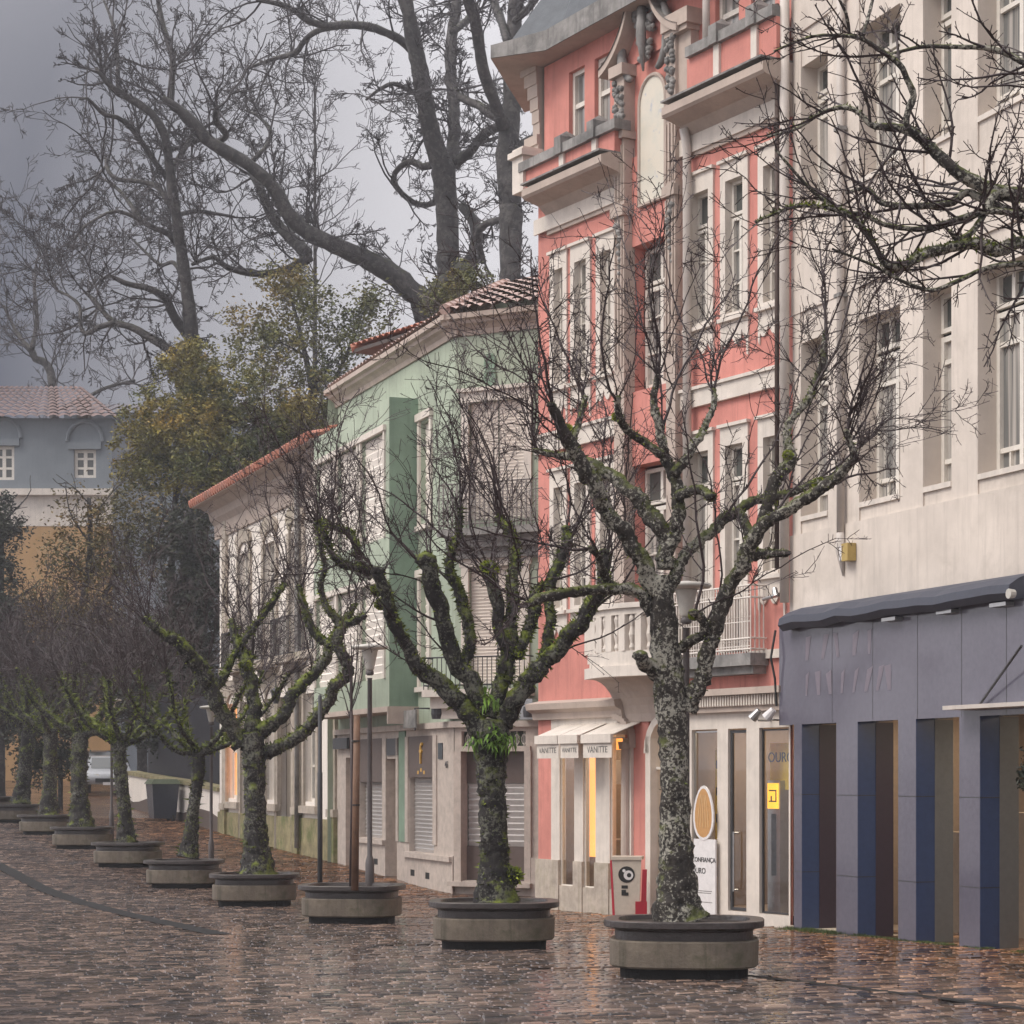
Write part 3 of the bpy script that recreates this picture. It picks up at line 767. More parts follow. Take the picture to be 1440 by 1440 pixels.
# string courses and friezes
tr = MB()
tr.cut(); F2.box(tr, 0, up(950), 7.69, 7.95, 0, .07); F2.box(tr, 0, up(950), 7.95, 8.0, 0, .11)
tr.cut(); F2.box(tr, up(876), U2 + .03, 7.55, 7.83, 0, .07); F2.box(tr, up(876), U2 + .05, 7.83, 7.88, 0, .11)
tr.cut(); F2.box(tr, 0, up(1056), 3.72, 3.85, 0, .06)
tr.pieces('string_course', M['white'], t2)
co = MB()
prof_c = [(.0, -.55), (.05, -.55), (.07, -.22), (.22, -.08), (.52, .0), (.56, .04), (.56, .16), (.40, .22), (.0, .22)]
def cornice(z, u0, u1, m, name):
    mb = extrude_prof(F2, [(o, z + dz) for o, dz in prof_c], u0, u1); return mb.build(name, m, t2)
cornice(12.12, -.02, F2.u(931, .55), M['taupe'], 'cornice'); cornice(11.84, F2.u(864, .3), F2.u(734, .55), M['taupe'], 'cornice')
fr = MB(); F2.box(fr, 0, up(945), 11.64, 11.9, .051, .085); fr.cut(); F2.box(fr, up(876), U2 + .02, 11.36, 11.62, .051, .085); fr.pieces('frieze', M['white'], t2)
ct = MB(); F2.box(ct, -.02, F2.u(930, .58), 12.341, 12.37, 0, .6); ct.cut(); F2.box(ct, F2.u(864, .3), F2.u(733, .58), 12.061, 12.09, 0, .6); ct.pieces('cornice_top', M['greystone'], t2)
# parapet and attic storey
pa = MB(); F2.box(pa, 0, F2.u(966, .3), 12.37, 12.98, .12, .30); pa.cut(); F2.box(pa, F2.u(864, .3), U2, 12.09, 12.42, .12, .30); pa.pieces('parapet', M['pink'], t2)
pc = MB()
for k, (px, zz_) in enumerate(((1010, 13.14), (1063, 13.14), (792, 12.58), (838, 12.58))):
    if k == 0: F2.box(pc, 0, F2.u(963, .38), 12.98, 13.14, .06, .38)
    if k == 2: pc.cut(); F2.box(pc, F2.u(864, .38), U2 + .05, 12.42, 12.58, .06, .38)
    uu = up(px, .3); F2.box(pc, uu - .1, uu + .1, zz_ - .17, zz_ + .12, .04, .42)
    pc.poly([F2.P(uu - .1, zz_ + .12, .42), F2.P(uu + .1, zz_ + .12, .42), F2.P(uu, zz_ + .24, .23)])
    pc.poly([F2.P(uu - .1, zz_ + .12, .04), F2.P(uu - .1, zz_ + .12, .42), F2.P(uu, zz_ + .24, .23)]); pc.poly([F2.P(uu + .1, zz_ + .12, .04), F2.P(uu + .1, zz_ + .12, .42), F2.P(uu, zz_ + .24, .23)])
pc.pieces('coping', M['greystone'], t2)
po = MB()
for px, z0, z1 in ((1010, 12.37, 12.98), (1063, 12.37, 12.98), (792, 12.09, 12.42), (838, 12.09, 12.42)):
    po.cut(); uu = up(px, .3); F2.box(po, uu - .07, uu + .07, z0, z1, .30, .345)
po.pieces('parapet_post', M['white'], t2)
aw_ = MB(); ahol = []
aL = [(800, 822), (836, 858), (872, 884)]; aR = [(1006, 1039), (1056, 1090)]
OA = -.05
for a, b in aL: ahol.append((up(a, OA), up(b, OA), 12.4, 13.95, .16))
for a, b in aR: ahol.append((up(a, OA), up(b, OA), 12.8, 14.1, .16))
F2.wall(aw_, 0, up(762), 12.0, 14.27, ahol, OA)
aw_.build('attic_wall', M['pink'], t2)
for h in ahol:
    window(F2, t2, h[0], h[1], h[2], h[3], OA - .15, (), (.62,), .07, .04, gm=M['glasscurtain'])
# eave: overhanging slab that turns round the left corner
ev = MB(); ZE = 14.28
k0, k1 = F2.P(-.02, 0, .38), F2.P(up(767, .38), 0, .38)
k2 = at(690, 0, k1.y + .75); k3 = k2 + Vector((.6, 3, 0)); k4 = F2.P(-.02, 0, -3)
pl_ = [k0, k1, k2, k3, k4]
ev.prism([Vector((p.x, p.y, ZE + (.12 if p in (k2, k3) else 0))) for p in pl_], [Vector((p.x, p.y, ZE + .34)) for p in pl_])
ev.build('eave', M['greystone'], t2)
sf2 = MB(); sf2.poly([Vector((p.x, p.y, ZE - .012 + (.12 if p in (k2, k3) else 0))) for p in pl_]); sf2.build('soffit', M['taupe'], t2)
rf = MB()
def off(p, o, z): return Vector((p.x, p.y, 0)) + Vector((-F2.n.x, -F2.n.y, 0)) * o + Vector((0, 0, z))
e0, e1, e2 = off(k0, .25, ZE + .34), off(k1, .25, ZE + .34), off(k2, .3, ZE + .34)
r0, r1, r2 = off(k0, 1.0, ZE + 3.0), off(k1, 1.1, ZE + 3.0) + Vector((.25, 0, 0)), off(k2, 1.6, ZE + 3.0) + Vector((.55, .4, 0))
rf.quad(e0, e1, r1, r0); rf.quad(e1, e2, r2, r1)
e3 = e2 + Vector((.8, 5, 0)); rf.quad(e2, e3, e3 + Vector((.6, 0, 2.6)), r2)
rf.poly([r0, r1, r2, e3 + Vector((.6, 0, 2.6)), off(k0, 6, ZE + 3.0)])
rf.build('roof', M['slate'], t2)
cn = MB()
F2.box(cn, U2 - .05, U2 + .38, 12.95, 13.12, -.5, .06); F2.box(cn, U2 - .05, U2 + .30, 12.72, 12.95, -.45, .03)
for k in range(6):
    s_ = k / 5; F2.box(cn, U2 - .04, U2 + .18 + .30 * s_ ** 2, 13.12 + .22 * k, 13.12 + .22 * (k + 1) - .001, -.45, .0 + .08 * s_)
cn.build('console', M['taupe'], t2)
pd = MB(); uq = U2 + .12
F2.box(pd, uq - .2, uq + .16, 12.09, 12.95 - .25, -.1, .36); F2.box(pd, uq - .26, uq + .22, 12.70, 12.80, -.16, .42); F2.box(pd, uq - .2, uq + .16, 12.80, 12.86, -.1, .36)
pd.build('corner_pedestal', M['white'], t2)
# pilasters of the centre bay
pi = MB()
pL = (up(865, .14), up(879, .14)); pR = (up(938, .14), up(951, .14))
for (a, b), zt in ((pL, 13.32), (pR, 13.60)):
    pi.cut(); F2.box(pi, a, b, 3.9, zt, -.05, .16)
    lo, hi = min(a, b), max(a, b)
    for z0, z1 in ((8.6, 11.0), (11.3, 12.2)): 
        for q in range(3): F2.box(pi, lo + .04 + q * .09, lo + .07 + q * .09, z0, z1, .16, .185)
    F2.box(pi, lo - .04, hi + .04, 11.05, 11.22, -.05, .22); F2.box(pi, lo - .04, hi + .04, 12.3, 12.42, -.05, .22)
pi.pieces('pilaster', M['taupe'], t2)
orn = MB()
random.seed(11)
for (a, b), zs in ((pL, (12.5, 13.25)), (pR, (12.6, 13.55))):
    orn.cut()
    for q in range(34):
        c = F2.P(random.uniform(min(a, b) + .03, max(a, b) - .03), random.uniform(*zs), .17)
        orn.lathe(c, [(.0, -.05), (.05, -.02), (.055, .02), (.0, .06)], 7)
for (a, b) in (pL, pR):
    orn.cut()
    for q in range(9):
        c = F2.P((a + b) / 2 + random.uniform(-.05, .05), 10.9 - q * .11, .17); r = .08 * (1 - q * .08)
        orn.lathe(c, [(.0, -r), (r, -.01), (r * .9, .03), (0, r)], 7)
# carved cartouche between the scrolls
uc = (cb[0] + cb[1]) / 2
orn.cut()
for q in range(60):
    s_ = random.random(); zz_ = 13.45 + .95 * s_; ww = .10 + .30 * s_
    c = F2.P(uc + random.uniform(-ww, ww), zz_, .04 + random.uniform(0, .06)); r = random.uniform(.04, .085)
    orn.lathe(c, [(0, -r), (r, -.3*r), (r*.9, .4*r), (0, r)], 8)
for sgn in (1, -1):
    orn.cut()
    pts = [F2.P(uc + sgn * (.30 + .35 * math.sin(a)), 13.3 + .45 - .55 * math.cos(a) * 1.0, .10) for a in [R(x) for x in range(10, 150, 10)]]
    orn.tube(pts, [.045 + .04 * math.sin(i / 13 * 3.1) for i in range(14)], 8, .2)
orn.cut(); orn.tube([F2.P(uc, 14.3, .14), F2.P(uc - .03, 13.8, .18), F2.P(uc - .0, 13.25, .12)], [.07, .09, .02], 10, .2)
orn.pieces('carved_ornament', M['greystone'], t2, True)
# bell shaped gable
gb = MB()
def bell(z0, sgn, ub, n=16):
    out = []
    for i in range(n + 1):
        s_ = i / n
        du = .98 * (1 - s_) ** 1.0 - .10 * math.sin(math.pi * s_) * 2.2
        out.append((uc + sgn * (du + .12), z0 + 1.7 * (s_ ** 1.7 * .75 + .25 * s_)))
    return out
LB = bell(13.42, 1, 0); RB = bell(13.55, -1, 0)
for prof_ in (LB, RB):
    for i in range(len(prof_) - 1):
        (ua, za), (ub_, zb_) = prof_[i], prof_[i + 1]
        gb.hexa([F2.P(ua, za, -.3), F2.P(ub_, zb_, -.3), F2.P(ub_, zb_, .26), F2.P(ua, za, .26), F2.P(ua, za + .12, -.3), F2.P(ub_, zb_ + .12, -.3), F2.P(ub_, zb_ + .12, .26), F2.P(ua, za + .12, .26)])
F2.box(gb, pL[0] + .05, pL[1] - .05, 13.32, 13.50, -.3, .24)
F2.box(gb, pR[0] + .04, pR[1] - .42, 13.62, 13.86, -.3, .24); F2.box(gb, pR[0], pR[1] - .36, 13.54, 13.619, -.3, .20); F2.box(gb, pR[0] - .02, pR[1] - .33, 12.38, 13.54, -.3, .10)
gb.build('gable', M['taupe'], t2)
gk = MB()
for prof_ in (LB, RB):
    for i in range(len(prof_) - 1):
        (ua, za), (ub_, zb_) = prof_[i], prof_[i + 1]
        gk.quad(F2.P(ua, za + .125, -1.5), F2.P(ub_, zb_ + .125, -1.5), F2.P(ub_, zb_ + .125, .28), F2.P(ua, za + .125, .28))
gk.build('gable_roof', M['greystone'], t2)
gf = MB(); gf.poly([F2.P(u_, z_ + .05, -.02) for u_, z_ in LB] + [F2.P(u_, z_ + .05, -.02) for u_, z_ in reversed(RB)]); gf.build('gable_face', M['pink'], t2)
# arched painted panel
pnl = MB(); a0, a1 = up(936, .03), up(899, .03); zb = 11.15; zt = 12.75; pts = [F2.P(a0, zb, .03), F2.P(a1, zb, .03)]
for i in range(13):
    an = math.pi * i / 12; pts.append(F2.P((a0 + a1)/2 + (a1 - a0)/2 * math.cos(an), zt + .42 * math.sin(an), .03))
pnl.poly(pts)
def panel_mat():
    m, nt, b = nodes('cream_tile_panel'); v = coords(nt)
    c = mixc(nt, ramp(nt, nz(nt, v, 3, 5, .7), [(.45, 0), (.7, .5)]), (.60,.55,.46), (.45,.47,.42))
    c = mixc(nt, ramp(nt, nz(nt, v, 5, 3, .6), [(.62, 0), (.7, .5)]), c, (.22,.28,.42))
    nt.links.new(c, b.inputs['Base Color']); b.inputs['Roughness'].default_value = .35
    return m
pnl.build('arched_panel', panel_mat(), t2)
pf = MB(); pts2 = [(a1, zb), (a1, zt)] + [((a0 + a1)/2 + (a1 - a0)/2 * math.cos(math.pi*i/12), zt + .42 * math.sin(math.pi*i/12)) for i in range(13)] + [(a0, zb)]
for i in range(len(pts2)): 
    p, q = pts2[i], pts2[(i + 1) % len(pts2)]
    if abs(p[0] - q[0]) + abs(p[1] - q[1]) > 1e-5: pf.tube([F2.P(p[0], p[1], .03), F2.P(q[0], q[1], .03)], [.035, .035], 6)
pf.build('panel_moulding', M['taupe'], t2)
# drainpipe beside the right pilaster, with its bend under the gable
dq = thing('drainpipe', 'cream drainpipe bending round the stone gable on the pink front', 'drainpipe', F2.P(up(955), 12, .2))
mb = MB(); ud = up(958, .25)
mb.tube([F2.P(F2.u(957, .3), 15.0, .3), F2.P(F2.u(957, .3), 14.12, .3), F2.P(F2.u(961, .3), 14.02, .3), F2.P(F2.u(988, .28), 13.92, .28), F2.P(F2.u(993, .25), 13.84, .25), F2.P(F2.u(993, .2), 13.0, .2)], [.06]*6, 10)
mb.tube([F2.P(ud, 12.0, .20), F2.P(ud, 11.7, .14), F2.P(ud, 3.9, .14)], [.075, .07, .07], 10)
mb.build('pipe', M['pipe'], dq, True)

# balconies
bc = MB(); ub0, ub1 = up(1062, .25), up(966, .05)
F2.box(bc, ub0, ub1, 3.62, 3.80, 0, .34); F2.box(bc, ub0 + .06, ub1 - .06, 3.50, 3.62, 0, .24)
bal = bc.build('balcony', M['greystone'], t2)
rl = MB()
for zz_ in (3.86, 4.02, 4.62, 4.80): rl.tube([F2.P(ub0 + .03, zz_, .31), F2.P(ub1 - .03, zz_, .31)], [.016]*2, 5); rl.tube([F2.P(ub0 + .03, zz_, .31), F2.P(ub0 + .03, zz_, .02)], [.016]*2, 5)
n = 30
for i in range(n + 1):
    uu = ub0 + .03 + (ub1 - ub0 - .06) * i / n
    rl.tube([F2.P(uu, 3.80, .31), F2.P(uu, 4.80, .31)], [.011]*2, 4)
    if i < n:
        for zc, rr_ in ((4.71, .045), (4.3, .04), (3.94, .04)):
            c = [F2.P(uu + (ub1-ub0)/n*.5 + rr_ * math.cos(a), zc + rr_ * math.sin(a), .31) for a in [R(60*k) for k in range(7)]]
            rl.tube(c, [.008]*7, 3, cap=False)
for i in range(1, 4): rl.tube([F2.P(ub0 + .03, 3.8, .31 - .08*i), F2.P(ub0 + .03, 4.8, .31 - .08*i)], [.011]*2, 4)
rl.build('railing', M['lattice'], bal)
# centre balcony: bowed stone balustrade
uc0, uc1 = up(962) - .02, up(866) + .02
def bow(s_, o0=.52, bw=.24): 
    uu = uc0 + (uc1 - uc0) * s_; return uu, o0 + bw * math.sin(math.pi * s_)
sl = MB(); n = 14
front = [F2.P(bow(i/n)[0], 0, bow(i/n)[1] + .08) for i in range(n + 1)]
outl = [F2.P(uc0, 0, 0)] + front + [F2.P(uc1, 0, 0)]
def prism_z(mb, outl, z0, z1): mb.prism([Vector((p.x, p.y, z0)) for p in outl], [Vector((p.x, p.y, z1)) for p in outl])
prism_z(sl, outl, 3.55, 3.72); 
outl2 = [F2.P(uc0 + .05, 0, 0)] + [F2.P(bow(i/n)[0], 0, bow(i/n)[1] + .02) for i in range(1, n)] + [F2.P(uc1 - .05, 0, 0)]
prism_z(sl, outl2, 3.72, 3.80)
cbal = sl.build('balcony', M['white'], t2)
bs = MB()
def bowring(z0, z1, o0, o1, m_=None):
    mbx = m_ or bs
    for i in range(n):
        (ua, oa), (ub_, ob) = bow(i/n), bow((i+1)/n)
        mbx.hexa([F2.P(ua, z0, oa + o0), F2.P(ub_, z0, ob + o0), F2.P(ub_, z0, ob + o1), F2.P(ua, z0, oa + o1), F2.P(ua, z1, oa + o0), F2.P(ub_, z1, ob + o0), F2.P(ub_, z1, ob + o1), F2.P(ua, z1, oa + o1)])
bowring(3.80, 3.95, -.12, .02); bowring(4.52, 4.62, -.12, .02); bowring(4.62, 4.70, -.16, .07)
for i in range(7):
    s_ = i / 6; (ua, oa) = bow(s_); F2.box(bs, ua - .085, ua + .085, 3.95, 4.52, oa - .12, oa + .025)
for uu, in ((uc0,), (uc1,)):
    F2.box(bs, uu - .05, uu + .05, 3.80, 4.66, 0, .44)
bs.build('balustrade', M['white'], cbal)
bk = MB(); bowring(3.95, 4.52, -.09, -.05, bk); bk.build('balustrade_panel', M['taupe'], cbal)
ba = MB()
for i in range(6):
    s_ = (i + .5) / 6; (ua, oa) = bow(s_)
    ba.lathe(F2.P(ua, 3.95, oa - .03), [(.03, 0), (.05, .05), (.03, .12), (.055, .25), (.03, .38), (.05, .5), (.03, .57)], 8)
ba.build('baluster', M['white'], cbal)
cs = MB()
for i in range(8):
    a0_, a1_ = R(90*i/8), R(90*(i+1)/8)
    def q(a): return (.04 + .52*(1-math.cos(a)), 2.86 + .69*math.sin(a))
    (o0, z0), (o1, z1) = q(a0_), q(a1_)
    cs.hexa([F2.P(uc0 + .12, z0, -.02), F2.P(uc1 - .12, z0, -.02), F2.P(uc1 - .12, z0, o0), F2.P(uc0 + .12, z0, o0), F2.P(uc0 + .12, z1, -.02), F2.P(uc1 - .12, z1, -.02), F2.P(uc1 - .12, z1, o1), F2.P(uc0 + .12, z1, o1)])
cs.build('corbel', M['taupe'], cbal)

# ground floor: right shop
rs = MB(); rl_, rr_2 = up(963), -.0
rh = [(up(a) + .0, up(b), -.05, 2.70, 0.0) for a, b in right_open]
F2.wall(rs, rr_2, rl_, G2 + .1, 2.95, rh, .045)
for h in rh: F2.reveal(rs, *h[:4], .045, .085)
rs.build('shop_front', M['white'], t2)
cnr = MB(); F2.box(cnr, 0, up(958), 2.95, 3.03, 0, .14); F2.box(cnr, 0, up(958), 3.03, 3.20, 0, .17); F2.box(cnr, 0, up(958), 3.20, 3.30, 0, .26)
scn = cnr.build('shop_cornice', M['taupe'], t2)
dn = MB(); uu = .05
while uu < up(958) - .1: F2.box(dn, uu, uu + .03, 3.04, 3.19, .17, .20); uu += .065
dn.build('dentil', M['white'], scn)
for k, (a, b) in enumerate(right_open):
    lo, hi = sorted((up(a), up(b)))
    if k == 1:
        w = window(F2, t2, lo + .01, hi - .01, -.04, 2.68, -.03, (), (), .045, .02, m=M['metal'], gm=M['shopglass'], name='shop_door', thick=.035)
        hb = MB(); hb.tube([F2.P(hi - .16, .25, .06), F2.P(hi - .16, 1.15, .06)], [.014]*2, 6)
        for zz_ in (.27, 1.13): hb.tube([F2.P(hi - .16, zz_, .06), F2.P(hi - .16, zz_, -.02)], [.014]*2, 5)
        hb.build('door_handle', M['alu'], w)
    else:
        window(F2, t2, lo + .01, hi - .01, -.04, 2.68, -.03, (), (), .025, .02, m=M['metal'] if k else M['alu'], gm=M['shopglass'], name='shop_window', thick=.03)
ri = MB()
for (ua, ub_, oo) in ((0.03, up(965), -3.2),):
    ri.quad(F2.P(ua, G2, oo), F2.P(ub_, G2, oo), F2.P(ub_, 3, oo), F2.P(ua, 3, oo))
    ri.quad(F2.P(ua, 2.9, oo), F2.P(ub_, 2.9, oo), F2.P(ub_, 2.9, -.2), F2.P(ua, 2.9, -.2))
    ri.quad(F2.P(ua, -.06, oo), F2.P(ub_, -.06, oo), F2.P(ub_, -.06, -.14), F2.P(ua, -.06, -.14))
    ri.quad(F2.P(ua, -.1, oo), F2.P(ua, -.1, -.14), F2.P(ua, 3, -.14), F2.P(ua, 3, oo)); ri.quad(F2.P(ub_, -.1, oo), F2.P(ub_, -.1, -.14), F2.P(ub_, 3, -.14), F2.P(ub_, 3, oo))
ri.build('shop_interior', M['interiorpale'], t2)
ce = MB(); F2.box(ce, .4, up(985), 2.84, 2.87, -2.6, -.5); ce.build('ceiling_glow', M['ceilingglow'], t2)
# yellow shop banner, cash machine, gold poster, standing inside the windows
bn = thing('banner', 'yellow banner reading OURO hung inside the shop window', 'banner', F2.P(up(1100, -.5), 2.1, -.5))
mb = MB(); b0, b1 = up(1114, -.35), up(1083, -.35); F2.box(mb, b0, b1, 1.78, 2.48, -.36, -.35); mb.build('cloth', M['yellowcard'], bn)
text_mesh('lettering', 'OURO', .21, M['black'], bn, F2, (b0 + b1)/2, 2.26, -.345)
at_ = thing('cash_machine', 'grey cash machine with a lit yellow sign behind the shop glass', 'cash machine', F2.P(up(1092, -.4), -.05, -.4))
mb = MB(); c0, c1 = up(1098.5, -.28), up(1081, -.28)
F2.box(mb, c0, c1, -.06, .5, -.55, -.26); F2.box(mb, c0, c1, 1.42, 1.92, -.55, -.26); F2.box(mb, c0, c0 + .09, .5, 1.42, -.55, -.26); F2.box(mb, c1 - .09, c1, .5, 1.42, -.55, -.26); mb.build('cabinet', M['alu'], at_)
mb = MB(); F2.box(mb, c0 + .09, c1 - .09, .5, 1.42, -.5, -.40); mb.build('screen_panel', M['black'], at_)
mb = MB(); F2.box(mb, c0 + .03, c1 - .02, 1.50, 1.88, -.26, -.24); mb.build('lit_sign', M['yellow'], at_)
mb = MB(); cc = (c0 + c1) / 2; zz_ = 1.69
for da, db, dc, dd in ((-.09,.09,.07,.09),(-.09,-.065,-.08,.09),(.02,.05,-.08,.0),(-.09,.09,-.09,-.07)): F2.box(mb, cc + da, cc + db, zz_ + dc, zz_ + dd, -.24, -.237)
mb.build('sign_mark', M['black'], at_)
Fp = Face(A + F2.n * .40, (-.513, .858))                 # the poster stands on the paving, just in front of the pane
ps = thing('poster_stand', 'white standing poster with a gold coin bust and the words CONFIANÇA OURO', 'poster', Fp.P(Fp.u(985, -.3), -.05, -.3))
p0, p1 = Fp.u(1004.5, -.25), Fp.u(974, -.25)
mb = MB(); Fp.box(mb, p0, p1, -.20, 1.02, -.30, -.27); mb.build('board', M['paper'], ps)
mb = MB(); cu0 = (p0 + p1)/2 + .02; pts = []
for i in range(20):
    a = 2*math.pi*i/20; pts.append((cu0 + .26*math.cos(a) * (1 - .18*math.sin(a)), 1.42 + .42*math.sin(a)))
mb.prism([Fp.P(u_, z_, -.285) for u_, z_ in pts], [Fp.P(u_, z_, -.262) for u_, z_ in pts]); mb.build('cutout', M['paper'], ps)
mb = MB(); pts = [(cu0 + (u_-cu0)*.84, 1.42 + (z_-1.42)*.90) for u_, z_ in pts]; mb.poly([Fp.P(u_, z_, -.2615) for u_, z_ in pts]); cgo = mb.build('gold_coin', M['gold'], ps)
mb = MB()
for k in range(5): mb.tube([Fp.P(cu0 - .14 + k*.07, 1.2, -.26), Fp.P(cu0 - .11 + k*.055, 1.45, -.26), Fp.P(cu0 - .06 + k*.03, 1.70, -.26)], [.007]*3, 4)
mb.build('coin_relief', plain('gold_relief', (.62,.42,.22), .5), cgo)
text_mesh('lettering', 'CONFIANÇA', .105, M['black'], ps, Fp, cu0, .70, -.268)
text_mesh('lettering', 'OURO', .125, M['black'], ps, Fp, cu0 + .13, .53, -.268)
mb = MB()
for zz_, ww in ((.22, .42), (.19, .38), (.05, .44)): Fp.box(mb, cu0 - ww/2, cu0 + ww/2, zz_, zz_ + .012, -.27, -.2685)
mb.build('small_print', M['greystone'], ps)
yb = thing('banner', 'tall narrow yellow banner behind the pane beside the gold poster', 'banner', F2.P(up(1008, -.6), -.05, -.6))
mb = MB(); F2.box(mb, up(1013, -.45), up(1005.5, -.45), .0, 2.4, -.46, -.45); mb.build('cloth', M['yellowcard'], yb)
mb = MB()
for k in range(5): F2.box(mb, up(1012, -.45), up(1007, -.45), .42 + k*.42, .55 + k*.42, -.449, -.446)
mb.build('dark_marks', M['black'], yb)
for px, lab in ((1088, 'small grey spotlight on an arm above the cash machine window'), (1108, 'white round camera beside the blue violet shop corner')):
    c = F2.P(up(px), 2.86, .05); sl_ = thing('wall_camera' if px > 1100 else 'wall_spotlight', lab, 'camera' if px > 1100 else 'spotlight', c)
    mb = MB(); mb.tube([F2.P(up(px), 2.80, .05), F2.P(up(px), 2.80, .28), F2.P(up(px) + .03, 2.86, .32)], [.014]*3, 6); mb.build('arm', M['alu'], sl_)
    mb = MB(); mb.tube([F2.P(up(px) - .05, 2.95, .30), F2.P(up(px) + .05, 2.83, .36)], [.05, .075], 10); mb.build('head', M['alu'] if px < 1100 else M['paper'], sl_)

# ground floor: left shop
ls = MB(); 
lpx = [(777, 789), (809.5, 822), (839.5, 859.5)]
for a, b in lpx:
    ls.cut(); F2.box(ls, up(a), up(b), .55, 2.66, -.10, .03)
ls.cut(); F2.box(ls, up(879.2), up(891), .0, 2.60, -.10, .05)
ls.cut(); F2.box(ls, up(777), up(888), 2.66, 2.95, -.08, .03)
ls.pieces('shop_pillar', M['white'], t2)
pn = MB()
F2.box(pn, U2 + .01, up(789), G2, .55, -.1, .06)
for a, b in lpx[1:]: pn.cut(); F2.box(pn, up(a), up(b), G2, .55, -.1, .06)
pn.cut(); F2.box(pn, up(789), up(879), G2, .12, -.1, .04)
pn.pieces('plinth', M['granite'], t2)
c2 = extrude_prof(F2, [(0, 2.95), (.10, 2.95), (.12, 3.06), (.24, 3.12), (.26, 3.22), (0, 3.28)], up(882), U2 + .02); c2.build('shop_cornice', M['taupe'], t2)
sc_ = MB()          # curved moulding that drops from the cornice to the column
for i in range(10):
    a0_, a1_ = R(90*i/10), R(90*(i+1)/10); 
    ux = lambda a: up(884) + .32 - .52*math.sin(a); zx = lambda a: 2.50 + .48*math.cos(a)
    F2.box(sc_, ux(a0_), ux(a1_) , min(zx(a0_), zx(a1_)) - .06, max(zx(a0_), zx(a1_)) + .03, 0, .12)
sc_.tube([F2.P(up(885), G2, .07), F2.P(up(885), 2.5, .07)], [.085, .075], 12); sc_.tube([F2.P(up(885), 2.42, .07), F2.P(up(885), 2.54, .07)], [.11, .13], 12)
sc_.build('column', M['taupe'], t2)
for k, (a, b) in enumerate(left_open):
    lo, hi = sorted((up(a), up(b)))
    window(F2, t2, lo, hi, .12, 2.62, -.035, (), (), .02, .02, gm=M['shopglass'], name='shop_window' if k != 1 else 'shop_door', thick=.03)
lo, hi = sorted((up(912), up(958)))
window(F2, t2, lo, hi, -.2, 2.88, -.10, (.5,), (.75,), .05, .02, gm=M['shopglass'], name='arched_door', thick=.05)
ar = MB(); 
F2.box(ar, up(911), up(918), -.3, 2.62, -.2, .05)
for i in range(10):
    a0_, a1_ = R(180*i/10), R(180*(i+1)/10); cu1 = (lo + hi)/2; rw = (hi - lo)/2 + .07
    for s_ in (0,):
        p = [(cu1 + rw*math.cos(a), 2.35 + .62*math.sin(a)) for a in (a0_, a1_)]; q_ = [(cu1 + (rw-.14)*math.cos(a), 2.35 + .5*math.sin(a)) for a in (a0_, a1_)]
        ar.hexa([F2.P(*p[0], -.2), F2.P(*p[1], -.2), F2.P(*p[1], .05), F2.P(*p[0], .05), F2.P(*q_[0], -.2), F2.P(*q_[1], -.2), F2.P(*q_[1], .05), F2.P(*q_[0], .05)])
F2.box(ar, lo - .05, lo + .09, -.3, 2.35, -.2, .05)
ar.build('door_arch', M['white'], t2)
li = MB(); ua, ub_, oo = up(962), U2 - .05, -2.6
li.quad(F2.P(ua, G2, oo), F2.P(ub_, G2, oo), F2.P(ub_, 3, oo), F2.P(ua, 3, oo)); li.quad(F2.P(ua, 2.9, oo), F2.P(ub_, 2.9, oo), F2.P(ub_, 2.9, -.2), F2.P(ua, 2.9, -.2))
li.quad(F2.P(ua, 0, oo), F2.P(ub_, 0, oo), F2.P(ub_, 0, -.2), F2.P(ua, 0, -.2)); li.quad(F2.P(ua, 0, oo), F2.P(ua, 0, -.2), F2.P(ua, 3, -.2), F2.P(ua, 3, oo)); li.quad(F2.P(ub_, 0, oo), F2.P(ub_, 0, -.2), F2.P(ub_, 3, -.2), F2.P(ub_, 3, oo))
for uu in (up(800), up(870)): F2.box(li, uu - .3, uu + .3, .0, .9, -1.2, -.6)
li.build('shop_interior', M['interiorpale'], t2)
lw = MB(); F2.box(lw, F2.u(841, -.55), F2.u(826, -.55), .6, 2.6, -.56, -.55); lw.cut(); F2.box(lw, F2.u(880, -.2), F2.u(859, -.2), 2.42, 2.62, -.2, -.19); lw.pieces('lit_panel', M['warm'], t2)
lw = MB(); F2.box(lw, F2.u(962, -.7), F2.u(926, -.7), .2, 2.4, -.71, -.70); lw.build('lit_panel', M['warm2'], t2)
ce = MB(); F2.box(ce, up(955), U2 - .4, 2.84, 2.87, -2.0, -.6); ce.build('ceiling_glow', M['ceilingglow'], t2)
lw = MB(); F2.box(lw, up(877, -.25), up(866, -.25), 1.85, 2.25, -.27, -.26); lw.build('notice', M['paper'], t2)
